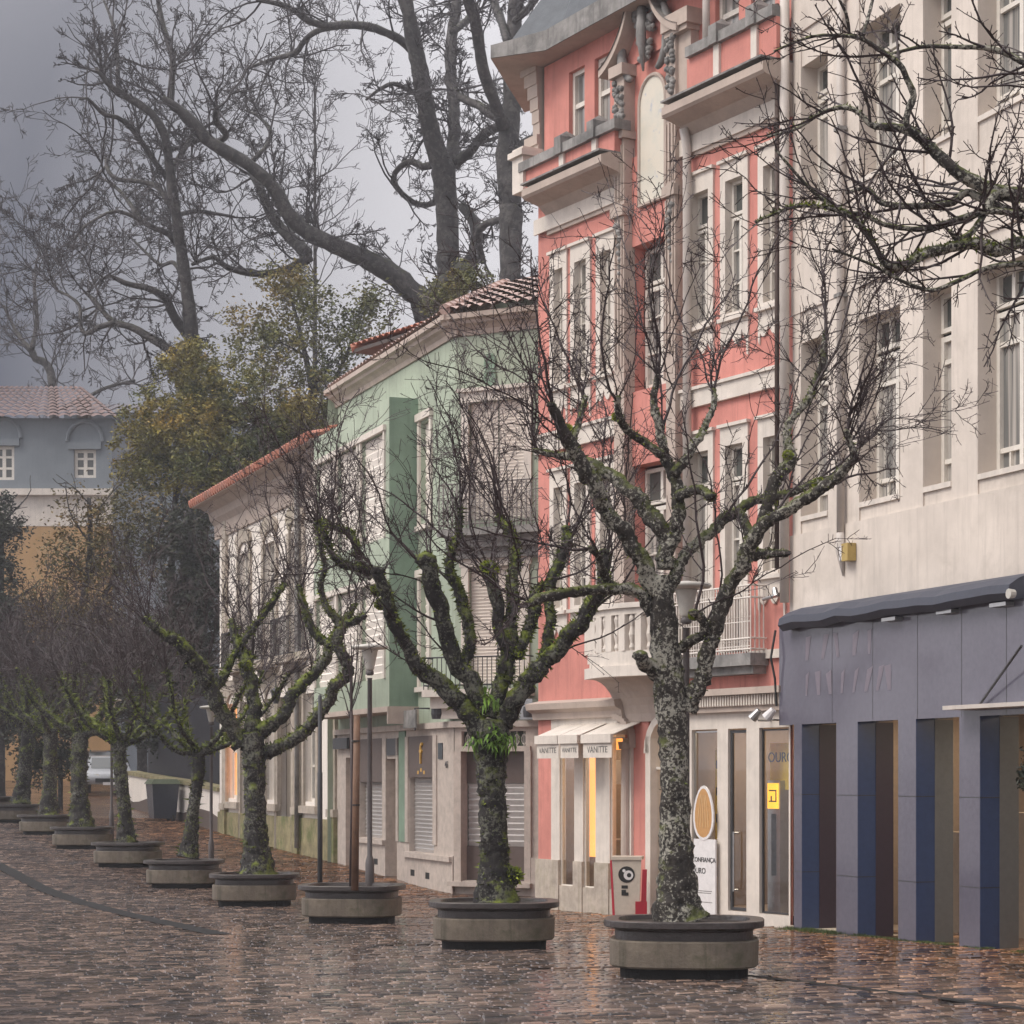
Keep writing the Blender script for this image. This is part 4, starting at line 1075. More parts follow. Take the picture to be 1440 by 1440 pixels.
# three little awnings over the left shop
for k, (a, b, lab) in enumerate(((755, 787, 'little cream awning of the pink shop beside the grey stone doorway'), (788, 815, 'middle little cream awning, narrowest of three on the pink shop'), (820, 862, 'widest little cream awning, beside the curved stone column'))):
    lo, hi = sorted((up(a, .55), up(b, .55)))
    ta = thing('shop_awning', lab, 'awning', F2.P((lo + hi)/2, 2.7, .3), 'little awnings over the pink shop')
    mb = MB(); mb.quad(F2.P(lo, 2.86, .02), F2.P(hi, 2.86, .02), F2.P(hi, 2.66, .55), F2.P(lo, 2.66, .55)); mb.quad(F2.P(lo, 2.845, .02), F2.P(hi, 2.845, .02), F2.P(hi, 2.645, .55), F2.P(lo, 2.645, .55)); mb.poly([F2.P(lo, 2.86, .02), F2.P(lo, 2.66, .55), F2.P(lo, 2.645, .55), F2.P(lo, 2.845, .02)])
    F2.box(mb, lo, hi, 2.52, 2.66, .545, .60); mb.build('canopy', M['white'], ta)
    mb = MB(); F2.box(mb, lo + .02, hi - .02, 2.28, 2.52, .556, .562); va = mb.build('valance', M['white'], ta)
    text_mesh('lettering', 'VANITTE', min(.15, (hi - lo) * .19), M['greystone'], ta, F2, (lo + hi)/2, 2.41, .564)
# cream and red advertising box
bx = thing('advertising_box', 'cream and red tapered box with a round black emblem beside the pink pier', 'stand', F2.P(up(880), gz(33), .5))
B0 = F2.P(up(901, .55), 0, .55); Fb = Face((B0.x, B0.y), (-.90, .12))
zb_ = gz(34) ; mb = MB()
mb.hexa([Fb.P(.03, zb_, 0), Fb.P(.40, zb_, 0), Fb.P(.38, zb_, -.38), Fb.P(.05, zb_, -.38), Fb.P(-.01, zb_ + .95, .03), Fb.P(.45, zb_ + .95, .03), Fb.P(.42, zb_ + .95, -.42), Fb.P(.02, zb_ + .95, -.42)])
Fb.box(mb, -.02, .46, zb_ + .95, zb_ + 1.0, -.43, .05); mb.build('casing', M['boxcream'], bx)
mb = MB(); mb.quad(Fb.P(.455, zb_ + .94, .025), Fb.P(.385, zb_, -.39), Fb.P(.405, zb_, .0), Fb.P(.455, zb_ + .9, .03)); mb.hexa([Fb.P(.40, zb_, 0.004), Fb.P(.44, zb_, .0), Fb.P(.42, zb_, -.38), Fb.P(.385, zb_, -.38), Fb.P(.452, zb_ + .94, .034), Fb.P(.48, zb_ + .94, .03), Fb.P(.46, zb_ + .94, -.42), Fb.P(.425, zb_ + .94, -.42)]); mb.build('red_side', M['red'], bx)
mb = MB(); mb.hexa([Fb.P(-.10, zb_, 0.0), Fb.P(.08, zb_, .06), Fb.P(.08, zb_, -.06), Fb.P(-.06, zb_, -.1), Fb.P(-.10, zb_ + .3, 0.0), Fb.P(.08, zb_ + .3, .06), Fb.P(.08, zb_ + .3, -.06), Fb.P(-.06, zb_ + .3, -.1)]); mb.hexa([Fb.P(-.09, zb_ + .3, 0.0), Fb.P(-.01, zb_ + .3, .04), Fb.P(-.01, zb_ + .3, -.06), Fb.P(-.07, zb_ + .3, -.1), Fb.P(-.10, zb_ + .8, .02), Fb.P(-.03, zb_ + .8, .04), Fb.P(-.03, zb_ + .8, -.06), Fb.P(-.08, zb_ + .8, -.1)]); mb.build('red_flap', M['red'], bx)
fo = lambda z: .003 + .03 * (z - zb_) / .95 + .003
mb = MB(); zc = zb_ + .72
def disc(mb, cu, cz, r, d, n=20, r2=None):
    mb.poly([Fb.P(cu + r*math.cos(2*math.pi*i/n), cz + (r2 or r)*math.sin(2*math.pi*i/n), fo(cz + r*math.sin(2*math.pi*i/n)) + d) for i in range(n)])
disc(mb, .22, zc, .13, 0); 
for dz, w_ in ((.22, .10), (.29, .07), (.33, .11)): mb.quad(Fb.P(.30, zc - dz, fo(zc-dz)), Fb.P(.30 - w_, zc - dz, fo(zc-dz)), Fb.P(.30 - w_, zc - dz + .05, fo(zc-dz+.05)), Fb.P(.30, zc - dz + .05, fo(zc-dz+.05)))
mb.build('emblem', M['black'], bx)
mb = MB(); disc(mb, .19, zc - .01, .075, .002); disc(mb, .26, zc + .06, .025, .002); mb.build('emblem_swirl', M['paper'], bx)
mb = MB(); disc(mb, .18, zc - .01, .035, .004); mb.build('emblem_dot', M['black'], bx)
# =============================================================== 3 green corner house
G3 = -.7
WR = 3.4                                               # right facade runs on behind the pink house
t3 = thing('corner_house', 'sage green corner house with stone shop base, white shutters and iron balconies', 'building', (Cc.x, Cc.y, G3))
gu = GR.u; lu = GL.u
ZS = 2.95; ZC = 10.55
wl = MB(); holes = [(gu(651), gu(740), -.05, 2.46, .22), (gu(660), gu(735), 3.75, 6.05, .18), (gu(660), gu(738), 6.95, 9.25, .18), (gu(650), gu(740), 2.55, 2.85, .12)]
GR.wall(wl, 0, WR, ZS, ZC, [h for h in holes if h[3] > 3])
lb = [(lu(612), lu(577.5)), (lu(560), lu(546)), (lu(541), lu(509)), (lu(498), lu(488))]
lh = [(lu(606), lu(592), 7.2, 9.2, .18), (lu(604), lu(592), 3.9, 6.0, .18)]
GL.wall(wl, 0, uD, ZS, ZC, lh)
wl.build('wall', M['green'], t3)
bs = MB()
GR.wall(bs, 0, WR, G3, ZS, [h for h in holes if h[3] < 3], .03)
gh = [(lb[0][0], lb[0][1], .42, 2.80, .15), (lb[1][0], lb[1][1], -.35, 2.35, .25), (lb[2][0], lb[2][1], .62, 2.80, .15), (lb[3][0], lb[3][1], -.2, 2.4, .25)]
GL.wall(bs, 0, uD, G3, ZS, gh, .03)
bs.build('stone_base', M['graniteclean'], t3)
mb = MB()
GR.box(mb, -.05, WR, ZS - .02, ZS + .10, 0, .12); GL.box(mb, -.05, uD, ZS - .02, ZS + .10, 0, .12)
GR.box(mb, gu(643), gu(748), 2.46, 2.56, .03, .09); GR.box(mb, gu(641), gu(651), -.1, 2.46, .03, .09); GR.box(mb, gu(740), gu(749), -.1, 2.46, .03, .09)
GR.box(mb, gu(636), gu(752), -.16, -.07, .0, .22); GR.box(mb, gu(750), WR, G3, .42, .03, .10); GR.box(mb, -.02, gu(640), G3, .42, .03, .10)
GL.box(mb, -.02, lu(574), .30, .40, .03, .14); GL.box(mb, lu(546), lu(505), .50, .60, .03, .14)
GL.box(mb, -.02, lu(574), G3, .30, .03, .07); GL.box(mb, lu(546), lu(500), G3, .50, .03, .07)
GL.box(mb, lb[1][0] + .05, lb[1][1] + .1, G3, -.28, .03, .25)
for a, b in ((617, 612), (577, 573), (563, 560), (546, 541), (509, 504)): GL.box(mb, lu(a), lu(b), .6, 2.80, .03, .06)
mb.build('stone_trim', M['graniteclean'], t3)
mb = MB(); GL.box(mb, lu(573), lu(564), .6, ZS - .03, .03, .055); mb.cut(); GL.box(mb, lu(503), lu(499), .0, ZS - .03, .03, .055); mb.pieces('green_strip', M['darkgreen'], t3)
mb = MB()
for a, z in ((533, .05), (585, -.08), (606, -.10)): mb.cut(); GL.box(mb, lu(a - 3), lu(a + 2.5), z, z + .13, .07, .074)
mb.pieces('vent_hole', M['black'], t3)
def shutter(F, parent, u0, u1, z0, z1, o, pitch, m, name='shutter'):
    mb = MB(); z = z0; lo, hi = sorted((u0, u1))
    while z < z1 - 1e-4:
        zt = min(z + pitch, z1)
        mb.quad(F.P(lo, z, o), F.P(hi, z, o), F.P(hi, z + (zt-z)*.8, o + .03), F.P(lo, z + (zt-z)*.8, o + .03)); mb.quad(F.P(lo, z + (zt-z)*.8, o + .03), F.P(hi, z + (zt-z)*.8, o + .03), F.P(hi, zt, o), F.P(lo, zt, o))
        z = zt
    return mb.build(name, m, parent)
# right ground floor doorway: brown panels above and below a roller shutter
a, b = gu(651), gu(740)
mb = MB(); GR.box(mb, a, b, 1.84, 2.46, -.2, -.16); mb.cut(); GR.box(mb, a, b, -.06, .62, -.2, -.16); mb.pieces('door_panel', M['brownpanel'], t3)
shutter(GR, t3, a + .03, b - .0, .62, 1.84, -.19, .115, M['shutter'], 'roller_shutter')
mb = MB(); GR.box(mb, a, b, 2.55, 2.85, -.12, -.11); mb.build('transom_glass', M['glass'], t3)
mb = MB()
for i in range(9):
    uu = a + (b - a) * (i + .5) / 9
    mb.tube([GR.P(uu + .05*math.cos(R(40*k)), 2.69 + .10*math.sin(R(40*k)), -.06) for k in range(10)], [.011]*10, 4, cap=False); mb.tube([GR.P(uu, 2.56, -.06), GR.P(uu, 2.85, -.06)], [.008]*2, 4)
mb.build('transom_grille', M['lattice'], t3)
# left ground floor openings
for k, (zp, z0) in ((0, (1.95, .42)), (2, (1.85, .62))):
    a, b = lb[k]; mb = MB(); GL.box(mb, a, b, zp, 2.80, -.12, .045); pnl3 = mb.build('sign_panel', M['brownpanel'], t3)
    shutter(GL, t3, a + .02, b - .02, z0, zp, -.1, .085, M['shutter'], 'roller_shutter')
    if k == 0:
        text_mesh('lettering', 'f', .62, M['goldsign'], pnl3, GL, (a + b)/2 - .05, 2.42, .055, .02)
        mb = MB()
        for q in range(3): GL.box(mb, (a+b)/2 + .22 - q*.2, (a+b)/2 + .12 - q*.2, 2.02 + .05*(q == 1), 2.09 + .05*(q == 1), .046, .05)
        mb.build('gold_mark', M['goldsign'], pnl3)
for k in (1, 3):
    a, b = lb[k]; mb = MB(); GL.box(mb, a, b, -.4, 2.4, -.24, -.2); mb.build('door', M['taupe'], t3)
mb = MB(); GL.box(mb, lu(563), lu(547), 2.42, 2.78, .031, .06); mb.cut(); GL.box(mb, lu(497), lu(477), 2.60, 2.85, .10, .16); mb.pieces('fanlight', M['metal'], t3)
# oriel: green box hung on the left facade
OX = .62
ua, ub = lu(588), lu(478)
zb0, zt0 = 3.35, 9.75
mb = MB()
mb.quad(GL.P(ua, zb0, 0), GL.P(ua, zb0, OX), GL.P(ua, zt0, OX), GL.P(ua, zt0, 0)); o1 = mb.build('oriel_side', M['darkgreen'], t3)
mb = MB()
ow = [(ua + .35, ua + 2.0), (ua + 2.3, ua + 3.9), (ua + 4.1, ub - .2)]
oh = [(x0, x1, z0, z1, .1) for (x0, x1) in ow for (z0, z1) in ((6.9, 9.1), (4.0, 6.0))]
GL.wall(mb, ua, ub, zb0, zt0, oh, OX)
mb.quad(GL.P(ub, zb0, 0), GL.P(ub, zb0, OX), GL.P(ub, zt0, OX), GL.P(ub, zt0, 0)); mb.quad(GL.P(ua, zt0, 0), GL.P(ua, zt0, OX), GL.P(ub, zt0, OX), GL.P(ub, zt0, 0))
o2 = mb.build('oriel_front', M['green'], t3)
for h in oh:
    shutter(GL, t3, h[0], h[1], h[2], h[3], OX - .1, .16, M['w2white'], 'window_shutter')
    mb = MB(); GL.box(mb, h[0] - .1, h[0], h[2], h[3], OX - .02, OX + .04); GL.box(mb, h[1], h[1] + .1, h[2], h[3], OX - .02, OX + .04); GL.box(mb, h[0] - .14, h[1] + .14, h[3], h[3] + .12, OX - .02, OX + .07); mb.build('window_surround', M['white'], t3)
mb = MB(); n = 40
for i in range(n):
    x0 = ua - .02 + (ub - ua + .04) * i / n; x1 = ua - .02 + (ub - ua + .04) * (i + 1) / n; zz_ = .02 * (i % 2)
    mb.quad(GL.P(x0, zb0 - .04 - zz_, 0), GL.P(x1, zb0 - .04 - .02*((i+1) % 2), 0), GL.P(x1, zb0 - .04 - .02*((i+1) % 2), OX + .05), GL.P(x0, zb0 - .04 - zz_, OX + .05))
GL.box(mb, ua - .03, ub + .03, zb0 - .05, zb0 + .06, OX + .001, OX + .05); GL.box(mb, ua - .05, ua - .001, zb0 - .30, zb0 + .06, 0, OX + .05)
mb.build('oriel_soffit', M['taupe'], t3)
for h in lh:
    shutter(GL, t3, h[0], h[1], h[2], h[3], -.12, .16, M['w2white'], 'window_shutter')
    mb = MB(); lo, hi = sorted(h[:2]); GL.box(mb, lo - .12, lo, h[2] - .1, h[3] + .05, 0, .05); GL.box(mb, hi, hi + .12, h[2] - .1, h[3] + .05, 0, .05); GL.box(mb, lo - .16, hi + .16, h[3] + .05, h[3] + .2, 0, .09); GL.box(mb, lo - .16, hi + .16, h[2] - .2, h[2] - .1, 0, .1); mb.build('window_surround', M['white'], t3)
for h in holes[1:3]:
    lo, hi = h[0], h[1]
    for (x0, x1) in ((lo, (lo + hi)/2 - .015), ((lo + hi)/2 + .015, hi)): shutter(GR, t3, x0, x1, h[2], h[3], -.1, .065, M['w2white'], 'door_shutter')
    mb = MB(); GR.box(mb, lo - .16, lo, h[2], h[3], -.1, .05); GR.box(mb, hi, hi + .16, h[2], h[3], -.1, .05); GR.box(mb, lo - .2, hi + .2, h[3], h[3] + .2, 0, .06); GR.box(mb, lo - .24, hi + .24, h[3] + .2, h[3] + .27, 0, .12); mb.build('door_surround', M['white'], t3)
for z0, zrail, (u0, u1), o_, lace in ((3.52, 4.28, (gu(607), gu(752)), .40, False), (6.62, 7.62, (gu(630), gu(775)), .45, True)):
    mb = MB(); GR.box(mb, u0, u1, z0, z0 + .14, 0, o_); GR.box(mb, u0 + .1, u1 - .1, z0 - .22, z0, 0, o_ * .6); GR.box(mb, u0 + .2, u1 - .2, z0 - .42, z0 - .22, 0, o_ * .3)
    bq = mb.build('balcony', M['greystone'] if lace else M['white'], t3)
    mb = MB(); uu = u0 + .03
    for zz_ in (z0 + .22, zrail): mb.tube([GR.P(u0 + .03, zz_, .02), GR.P(u0 + .03, zz_, o_ - .03), GR.P(u1 - .03, zz_, o_ - .03), GR.P(u1 - .03, zz_, .02)], [.016]*4, 5)
    while uu < u1 - .03:
        mb.tube([GR.P(uu, z0 + .14, o_ - .03), GR.P(uu, zrail, o_ - .03)], [.009 if not lace else .012]*2, 4)
        if lace:
            for q in range(6): 
                zc = z0 + .3 + q*.12; mb.tube([GR.P(uu + .05 + .045*math.cos(R(72*k)), zc + .05*math.sin(R(72*k)), o_ - .03) for k in range(6)], [.010]*6, 3, cap=False)
        uu += .10
    mb.build('railing', M['iron'] if not lace else plain('grey_lace_railing', (.20,.18,.17), .5), bq)
mb = MB()
for zz_ in (9.98, 9.70):
    mb.cut()
    pts = [GR.P(gu(690) + .11*math.cos(R(18*k)), zz_ + .17*math.sin(R(18*k)), .02) for k in range(21)]; mb.tube(pts, [.03]*21, 6, cap=False)
    mb.poly([p - Vector((GR.n.x, GR.n.y, 0))*.015 for p in pts[:-1]])
mb.pieces('oval_vent', M['darkgreen'], t3)
pc3 = [(.0, -.06), (.04, -.06), (.06, .04), (.12, .10), (.20, .14), (.22, .20), (.30, .23), (.30, .33), (.0, .34)]
mb = extrude_prof(GR, [(o, 10.62 + dz) for o, dz in pc3], -.18, WR); mb2 = extrude_prof(GL, [(o, 10.62 + dz) for o, dz in pc3], -.18, uD + .15)
n0 = len(mb.v); mb.v += mb2.v; mb.f += [tuple(i + n0 for i in f) for f in mb2.f]
mb.build('cornice', M['taupe'], t3)
# tiled roof
rf = MB(); ze = 10.98
c0 = GR.P(-.05, ze, .33); c1 = GR.P(WR, ze, .36); c2 = GL.P(uD + .1, ze, .22)
rdg0 = Vector((c0.x + 1.2, c0.y + 3.6, ze + 1.35)); rdg1 = Vector((c1.x + .9, c1.y + 4.2, ze + 1.8)); rdg2 = Vector((c2.x + 2.6, c2.y + 1.0, ze + .35))
def tiled(mbx, a, b, c, d, pitch=.24, amp=.05, rows=10):
    """Slope a-b (eave) to d-c (ridge) with rows of barrel tiles."""
    n = max(4, int((b - a).length / pitch)); nrm = (b - a).cross(d - a).normalized()
    if nrm.z < 0: nrm = -nrm
    per = 4
    for r in range(rows):
        t0, t1 = r / rows, (r + 1) / rows
        base = len(mbx.v)
        for t_, lift in ((t0, .05), (t1, .0)):
            for k in range(n * per + 1):
                s_ = k / (n * per); p = a.lerp(b, s_).lerp(d.lerp(c, s_), t_)
                mbx.v.append(p + nrm * (amp * abs(math.sin(math.pi * k / per)) + lift))
        w_ = n * per + 1
        for k in range(n * per): mbx.f.append((base + k, base + k + 1, base + w_ + k + 1, base + w_ + k))
tiled(rf, c0, c1, rdg1, rdg0, .25, .06, 9)
tiled(rf, c2, c0, rdg0, rdg2, .25, .06, 9)
rr3 = rf.build('roof', M['tile_pale'], t3)
mb = MB()
for i in range(14):
    p, q = c0.lerp(rdg0, i/14) + Vector((0,0,.06)), c0.lerp(rdg0, (i+1)/14) + Vector((0,0,.06)); mb.tube([p, q], [.12, .09], 8)
mb.build('hip_tile', M['tile_pale'], rr3)
bk = MB(); bk.poly([c1, rdg1, rdg1 + Vector((0, .01, -9)), c1 + Vector((0, 0, -9))]); bk.poly([rdg0, rdg1, rdg1 + Vector((0,0,-12)), rdg0 + Vector((0,0,-12))]); bk.poly([c2, rdg2, rdg2 + Vector((0,0,-12)), c2 + Vector((0,0,-12))]); bk.poly([rdg2, rdg0, rdg0 + Vector((0,0,-12)), rdg2 + Vector((0,0,-12))])
bk.build('back_wall', M['green'], t3)
# small things fixed to the corner
pl3 = thing('street_nameplate', 'small dark street plate on the corner pier of the green house', 'sign', GL.P(lu(624), 2.3, .05))
mb = MB(); GL.box(mb, lu(625), lu(619), 2.32, 2.64, .032, .05); mb.build('plate', M['slate'], pl3)
text_mesh('number', '45', .19, M['metal'], t3, GL, lu(631), 2.20, .05)
acu = thing('wall_unit', 'grey box and dark round dish above the corner pier', 'wall unit', GL.P(.2, 3.1, .1))
mb = MB(); mb.lathe(GL.P(.25, 3.1, .25), [(.14, 0), (.16, .1), (.15, .25), (.08, .33)], 14); mb.build('dish', M['metal'], acu); mb = MB(); GL.box(mb, .1, .22, 3.15, 3.75, .12, .2); mb.build('bracket', M['alu'], acu)
ac2 = thing('wall_unit', 'pale grey air unit above the pink shop end by the stone doorway', 'wall unit', GR.P(gu(752), 3.1, .2))
mb = MB(); GR.box(mb, gu(744), gu(762), 3.06, 3.45, .1, .4); mb.build('casing', M['alu'], ac2); mb = MB(); mb.lathe(GR.P(gu(757), 3.1, .41), [(.1, 0), (.11, .1), (.1, .2)], 12); mb.build('fan', M['metal'], ac2)
hs = thing('hanging_sign', 'pale grey sign board fixed beneath the green oriel', 'sign', GL.P(lu(590), 3.1, .3))
mb = MB(); GL.box(mb, lu(606), lu(588) + .0, 2.96, 3.32, .30, .33); mb.build('board', M['greystone'], hs); mb = MB(); mb.tube([GL.P(lu(604), 2.9, .31), GL.P(lu(604), 3.35, .31), GL.P(lu(604), 3.35, 0)], [.02]*3, 6); mb.build('bracket', M['metal'], hs)

# =============================================================== 4 house behind the green one
Fh = Face((at(494, 462, 54).x, 54.0), (.58, -.815))
tb = thing('house', 'house with low orange tiled roof and dark eaves rising behind the green corner house', 'building', Fh.P(5, 0, -3))
ze = 12.8
rf = MB(); a0 = Fh.P(0, ze, 0); a1 = Fh.P(12, ze, 0); b0 = Fh.P(2.6, ze + 1.15, -3.6); b1 = Fh.P(12, ze + 1.25, -3.6)
tiled(rf, a0, a1, b1, b0, .26, .07, 10); rfb = rf.build('roof', M['tile_red'], tb)
mb = MB(); mb.tube([b0, b1], [.13, .13], 8); mb.tube([a0, b0], [.11, .11], 8)
q = Fh.P(-.2, ze, -7); mb.poly([a0, b0, b1 + Vector((.1, 0, 0)), Fh.P(12, ze, -7.4), q]); mb.build('ridge_tile', M['tile_red'], rfb)
mb = MB(); Fh.box(mb, .05, 12, ze - .12, ze - .03, -7, -.02); mb.build('eave_board', plain('dark_eave_boards', (.07,.055,.05), .7), tb)
mb = MB(); Fh.box(mb, 1.1, 12, -.5, ze - .12, -6.8, -1.1); mb.build('wall', M['w2white'], tb)
mb = MB()
for k in range(3): mb.cut(); Fh.box(mb, 2 + k*2.4, 3 + k*2.4, 10.2, 11.7, -1.099, -1.05)
mb.pieces('window', M['glass'], tb)

# =============================================================== 5 white house with red roof
G4 = -.6
t4 = thing('white_house', 'long white house with red tiled eave and arched granite window surrounds', 'building', F4.P(LW2/2, 0))
e4 = lambda px: GL.u(px) - uD
ZR = 9.7
wl = MB(); wins = []
u1s = [(470, 447), (428, 406), (390, 366), (353, 331)]
u0s = [(456, 448), (440, 432)]
for a, b in u1s: wins.append((e4(a) + .1, e4(a) + 1.35, 4.9, 8.1))
gwin = [(e4(446), 1.1), (e4(390), 1.1), (e4(336), 1.3)]
gdoor = [(e4(412), 1.5), (e4(358), 1.5)]
gw = [(x, x + w_, 1.35, 4.0) for x, w_ in gwin] + [(x, x + w_, -.4, 4.0) for x, w_ in gdoor]
allh = [(w[0], w[1], w[2], w[3], .3) for w in wins + gw]
F4.wall(wl, 0, LW2, G4, ZR, allh); w4 = wl.build('wall', M['w2white'], t4)
body('side_wall', F4, t4, 0, LW2, G4, ZR, 10, M['w2white'])
def arch_pts(u0, u1, z0, z1, m=0, n=8):
    c_, r_ = (u0 + u1)/2, (u1 - u0)/2 + m
    return [(c_ + r_*math.cos(math.pi*i/n), z1 + m + (.32)*math.sin(math.pi*i/n)) for i in range(n + 1)]
for k, w in enumerate(wins + gw):
    u0, u1, z0, z1 = w; mb = MB(); m_ = .22
    F4.box(mb, u0 - m_, u0, z0 - .1, z1, -.05, .06); F4.box(mb, u1, u1 + m_, z0 - .1, z1, -.05, .06)
    i_, o_ = arch_pts(u0, u1, z0, z1 - .02, 0), arch_pts(u0, u1, z0, z1 + .12, m_)
    for q in range(8):
        mb.hexa([F4.P(*i_[q], -.05), F4.P(*i_[q+1], -.05), F4.P(*i_[q+1], .06), F4.P(*i_[q], .06), F4.P(*o_[q], -.05), F4.P(*o_[q+1], -.05), F4.P(*o_[q+1], .10), F4.P(*o_[q], .10)])
    if z0 > 0: F4.box(mb, u0 - m_ - .05, u1 + m_ + .05, z0 - .28, z0 - .1, 0, .14)
    s_ = mb.build('window_surround', M['granite'], t4)
    if k < len(wins):
        window(F4, t4, u0, u1, z0, z1, -.22, (.5,), (.25, .5, .75), .08, .03, gm=M['glasscurtain'])
        mb = MB()
        for zz_ in (z0 + .1, z0 + 1.0): mb.tube([F4.P(u0 - .3, zz_, .02), F4.P(u0 - .3, zz_, .45), F4.P(u1 + .3, zz_, .45), F4.P(u1 + .3, zz_, .02)], [.02]*4, 5)
        x = u0 - .3
        while x < u1 + .3: mb.tube([F4.P(x, z0 + .1, .45), F4.P(x, z0 + 1.0, .45)], [.012]*2, 4); x += .13
        mb.build('balcony_railing', M['iron'], t4); mb = MB(); F4.box(mb, u0 - .4, u1 + .4, z0 - .12, z0 + .06, 0.001, .52); mb.build('balcony', M['granite'], t4)
    elif k == len(wins) + 2:
        window(F4, t4, u0, u1, z0, z1, -.22, (.5,), (.5,), .09, .04, gm=M['warm2'])
    elif z0 > 0: window(F4, t4, u0, u1, z0, z1, -.22, (.5,), (.33, .66), .08, .03)
    else:
        mb = MB(); F4.box(mb, u0, u1, z0, z1, -.25, -.2); mb.build('door', plain('weathered_door_paint', (.20,.17,.14), .6), t4)
mb = MB()
for px in (475.5, 424, 321): mb.cut(); F4.box(mb, e4(px) - .02, e4(px) + .45, 1.15, ZR - .4, .0, .09); F4.box(mb, e4(px) - .1, e4(px) + .53, 1.02, 1.20, .0, .16)
mb.pieces('pilaster', M['granite'], t4)
mb = MB(); F4.box(mb, 0, LW2, 4.35, 4.55, .0, .08); mb.build('string_course', M['granite'], t4)
mb = MB(); F4.box(mb, -.02, LW2 + .02, G4, .95, .001, .06); mb.build('plinth', M['mossgranite'], t4)
mb = MB()
for px in (475.5, 424, 321): mb.cut(); F4.box(mb, e4(px) - .05, e4(px) + .5, G4, 1.02, .001, .13)
mb.pieces('pilaster_base', M['mossgranite'], t4)
cor = extrude_prof(F4, [(0, ZR - .9), (.06, ZR - .9), (.08, ZR - .5), (.2, ZR - .35), (.25, ZR - .15), (.5, ZR), (.52, ZR + .12), (0, ZR + .12)], -.05, LW2 + .4); cor.build('cornice', M['taupe'], t4)
rf = MB(); a0 = F4.P(-.1, ZR + .14, .72); a1 = F4.P(LW2 + .65, ZR + .14, .72); b0 = F4.P(-.1, ZR + 1.75, -4.5); b1 = F4.P(LW2 - 3.6, ZR + 1.75, -4.5)
tiled(rf, a0, a1, b1, b0, .27, .08, 10); tiled(rf, a1, F4.P(LW2 + .65, ZR + .14, -9.5), b1, b1, .27, .08, 10)
r4 = rf.build('roof', M['tile_red'], t4)
mb = MB()
n = int((a1 - a0).length / .27)
for i in range(n): 
    p = a0.lerp(a1, (i + .5)/n); mb.tube([p + Vector((F4.n.x, F4.n.y, 0))*.06 + Vector((0,0,-.02)), p - Vector((F4.n.x, F4.n.y, 0))*.5 + Vector((0,0,.14))], [.11, .10], 7)
mb.build('eave_tile', M['tile_red'], r4)
mb = MB(); F4.box(mb, -.1, LW2 + .6, ZR + .02, ZR + .10, -.2, .70); mb.build('soffit', M['taupe'], t4)
dq = thing('drainpipe', 'grey drainpipe down the white house between its granite pilasters', 'drainpipe', F4.P(e4(424), 5, .2))
mb = MB(); mb.tube([F4.P(e4(424) - .15, ZR - .4, .16), F4.P(e4(424) - .15, .2, .16)], [.06]*2, 8); mb.build('pipe', M['greystone'], dq, True)
wlmp = thing('wall_lantern', 'dark lantern on a bracket on the white house front', 'lantern', F4.P(e4(407), 4.1, .4))
mb = MB(); p = F4.P(e4(407), 4.2, .35); mb.tube([F4.P(e4(407), 4.45, .03), F4.P(e4(407), 4.5, .35), p], [.02]*3, 6); mb.build('bracket', M['iron'], wlmp); mb = MB(); mb.lathe(p - Vector((0,0,.4)), [(.06, 0), (.14, .3), (.16, .32), (.03, .42)], 8); mb.build('lantern', M['metal'], wlmp)

# =============================================================== 6 low wall, dark slats, bins beyond the white house
Ew = F4.P(LW2 + .05, 0); F5 = Face((Ew.x, Ew.y), (-.347, .938))
lwt = thing('garden_wall', 'low white wall with dark stained foot beyond the white house', 'wall', F5.P(7, .3))
mb = MB(); n = 12; L5 = 15.0
for i in range(n):
    ua, ub = L5*i/n, L5*(i+1)/n; za, zb = gz(F5.P(ua, 0).y), gz(F5.P(ub, 0).y)
    mb.hexa([F5.P(ua, za - .3, -.35), F5.P(ub, zb - .3, -.35), F5.P(ub, zb - .3, 0), F5.P(ua, za - .3, 0), F5.P(ua, za + 1.15, -.35), F5.P(ub, zb + 1.15, -.35), F5.P(ub, zb + 1.15, 0), F5.P(ua, za + 1.15, 0)])
mb.build('wall', M['w2white'], lwt)
mb = MB()
for i in range(n):
    ua, ub = L5*i/n, L5*(i+1)/n; za, zb = gz(F5.P(ua, 0).y), gz(F5.P(ub, 0).y)
    mb.hexa([F5.P(ua, za - .3, 0.001), F5.P(ub, zb - .3, 0.001), F5.P(ub, zb - .3, .04), F5.P(ua, za - .3, .04), F5.P(ua, za + .38 + .15*math.sin(i), 0.001), F5.P(ub, zb + .38 + .15*math.sin(i+1), 0.001), F5.P(ub, zb + .38 + .15*math.sin(i+1), .03), F5.P(ua, za + .38 + .15*math.sin(i), .03)])
mb.build('stained_foot', plain('dark_stained_plaster', (.10,.075,.065), .8), lwt)
mb = MB()
for i in range(n):
    ua, ub = L5*i/n, L5*(i+1)/n; za, zb = gz(F5.P(ua, 0).y), gz(F5.P(ub, 0).y)
    mb.hexa([F5.P(ua, za + 1.15, -.42), F5.P(ub, zb + 1.15, -.42), F5.P(ub, zb + 1.15, .07), F5.P(ua, za + 1.15, .07), F5.P(ua, za + 1.27, -.42), F5.P(ub, zb + 1.27, -.42), F5.P(ub, zb + 1.27, .07), F5.P(ua, za + 1.27, .07)])
mb.build('coping', M['mossgranite'], lwt)
fn = thing('dark_slats', 'tall dark upright slats standing in for the dark mass above the low white wall', 'dark_slats', F5.P(7, 2, -.5))  # dark slats stand in for a dark mass above the wall
mb = MB(); u = .1
while u < L5 - 1:
    za = gz(F5.P(u, 0).y) + 1.2; F5.box(mb, u, u + .13, za, za + 2.7, -.62, -.56); u += .16
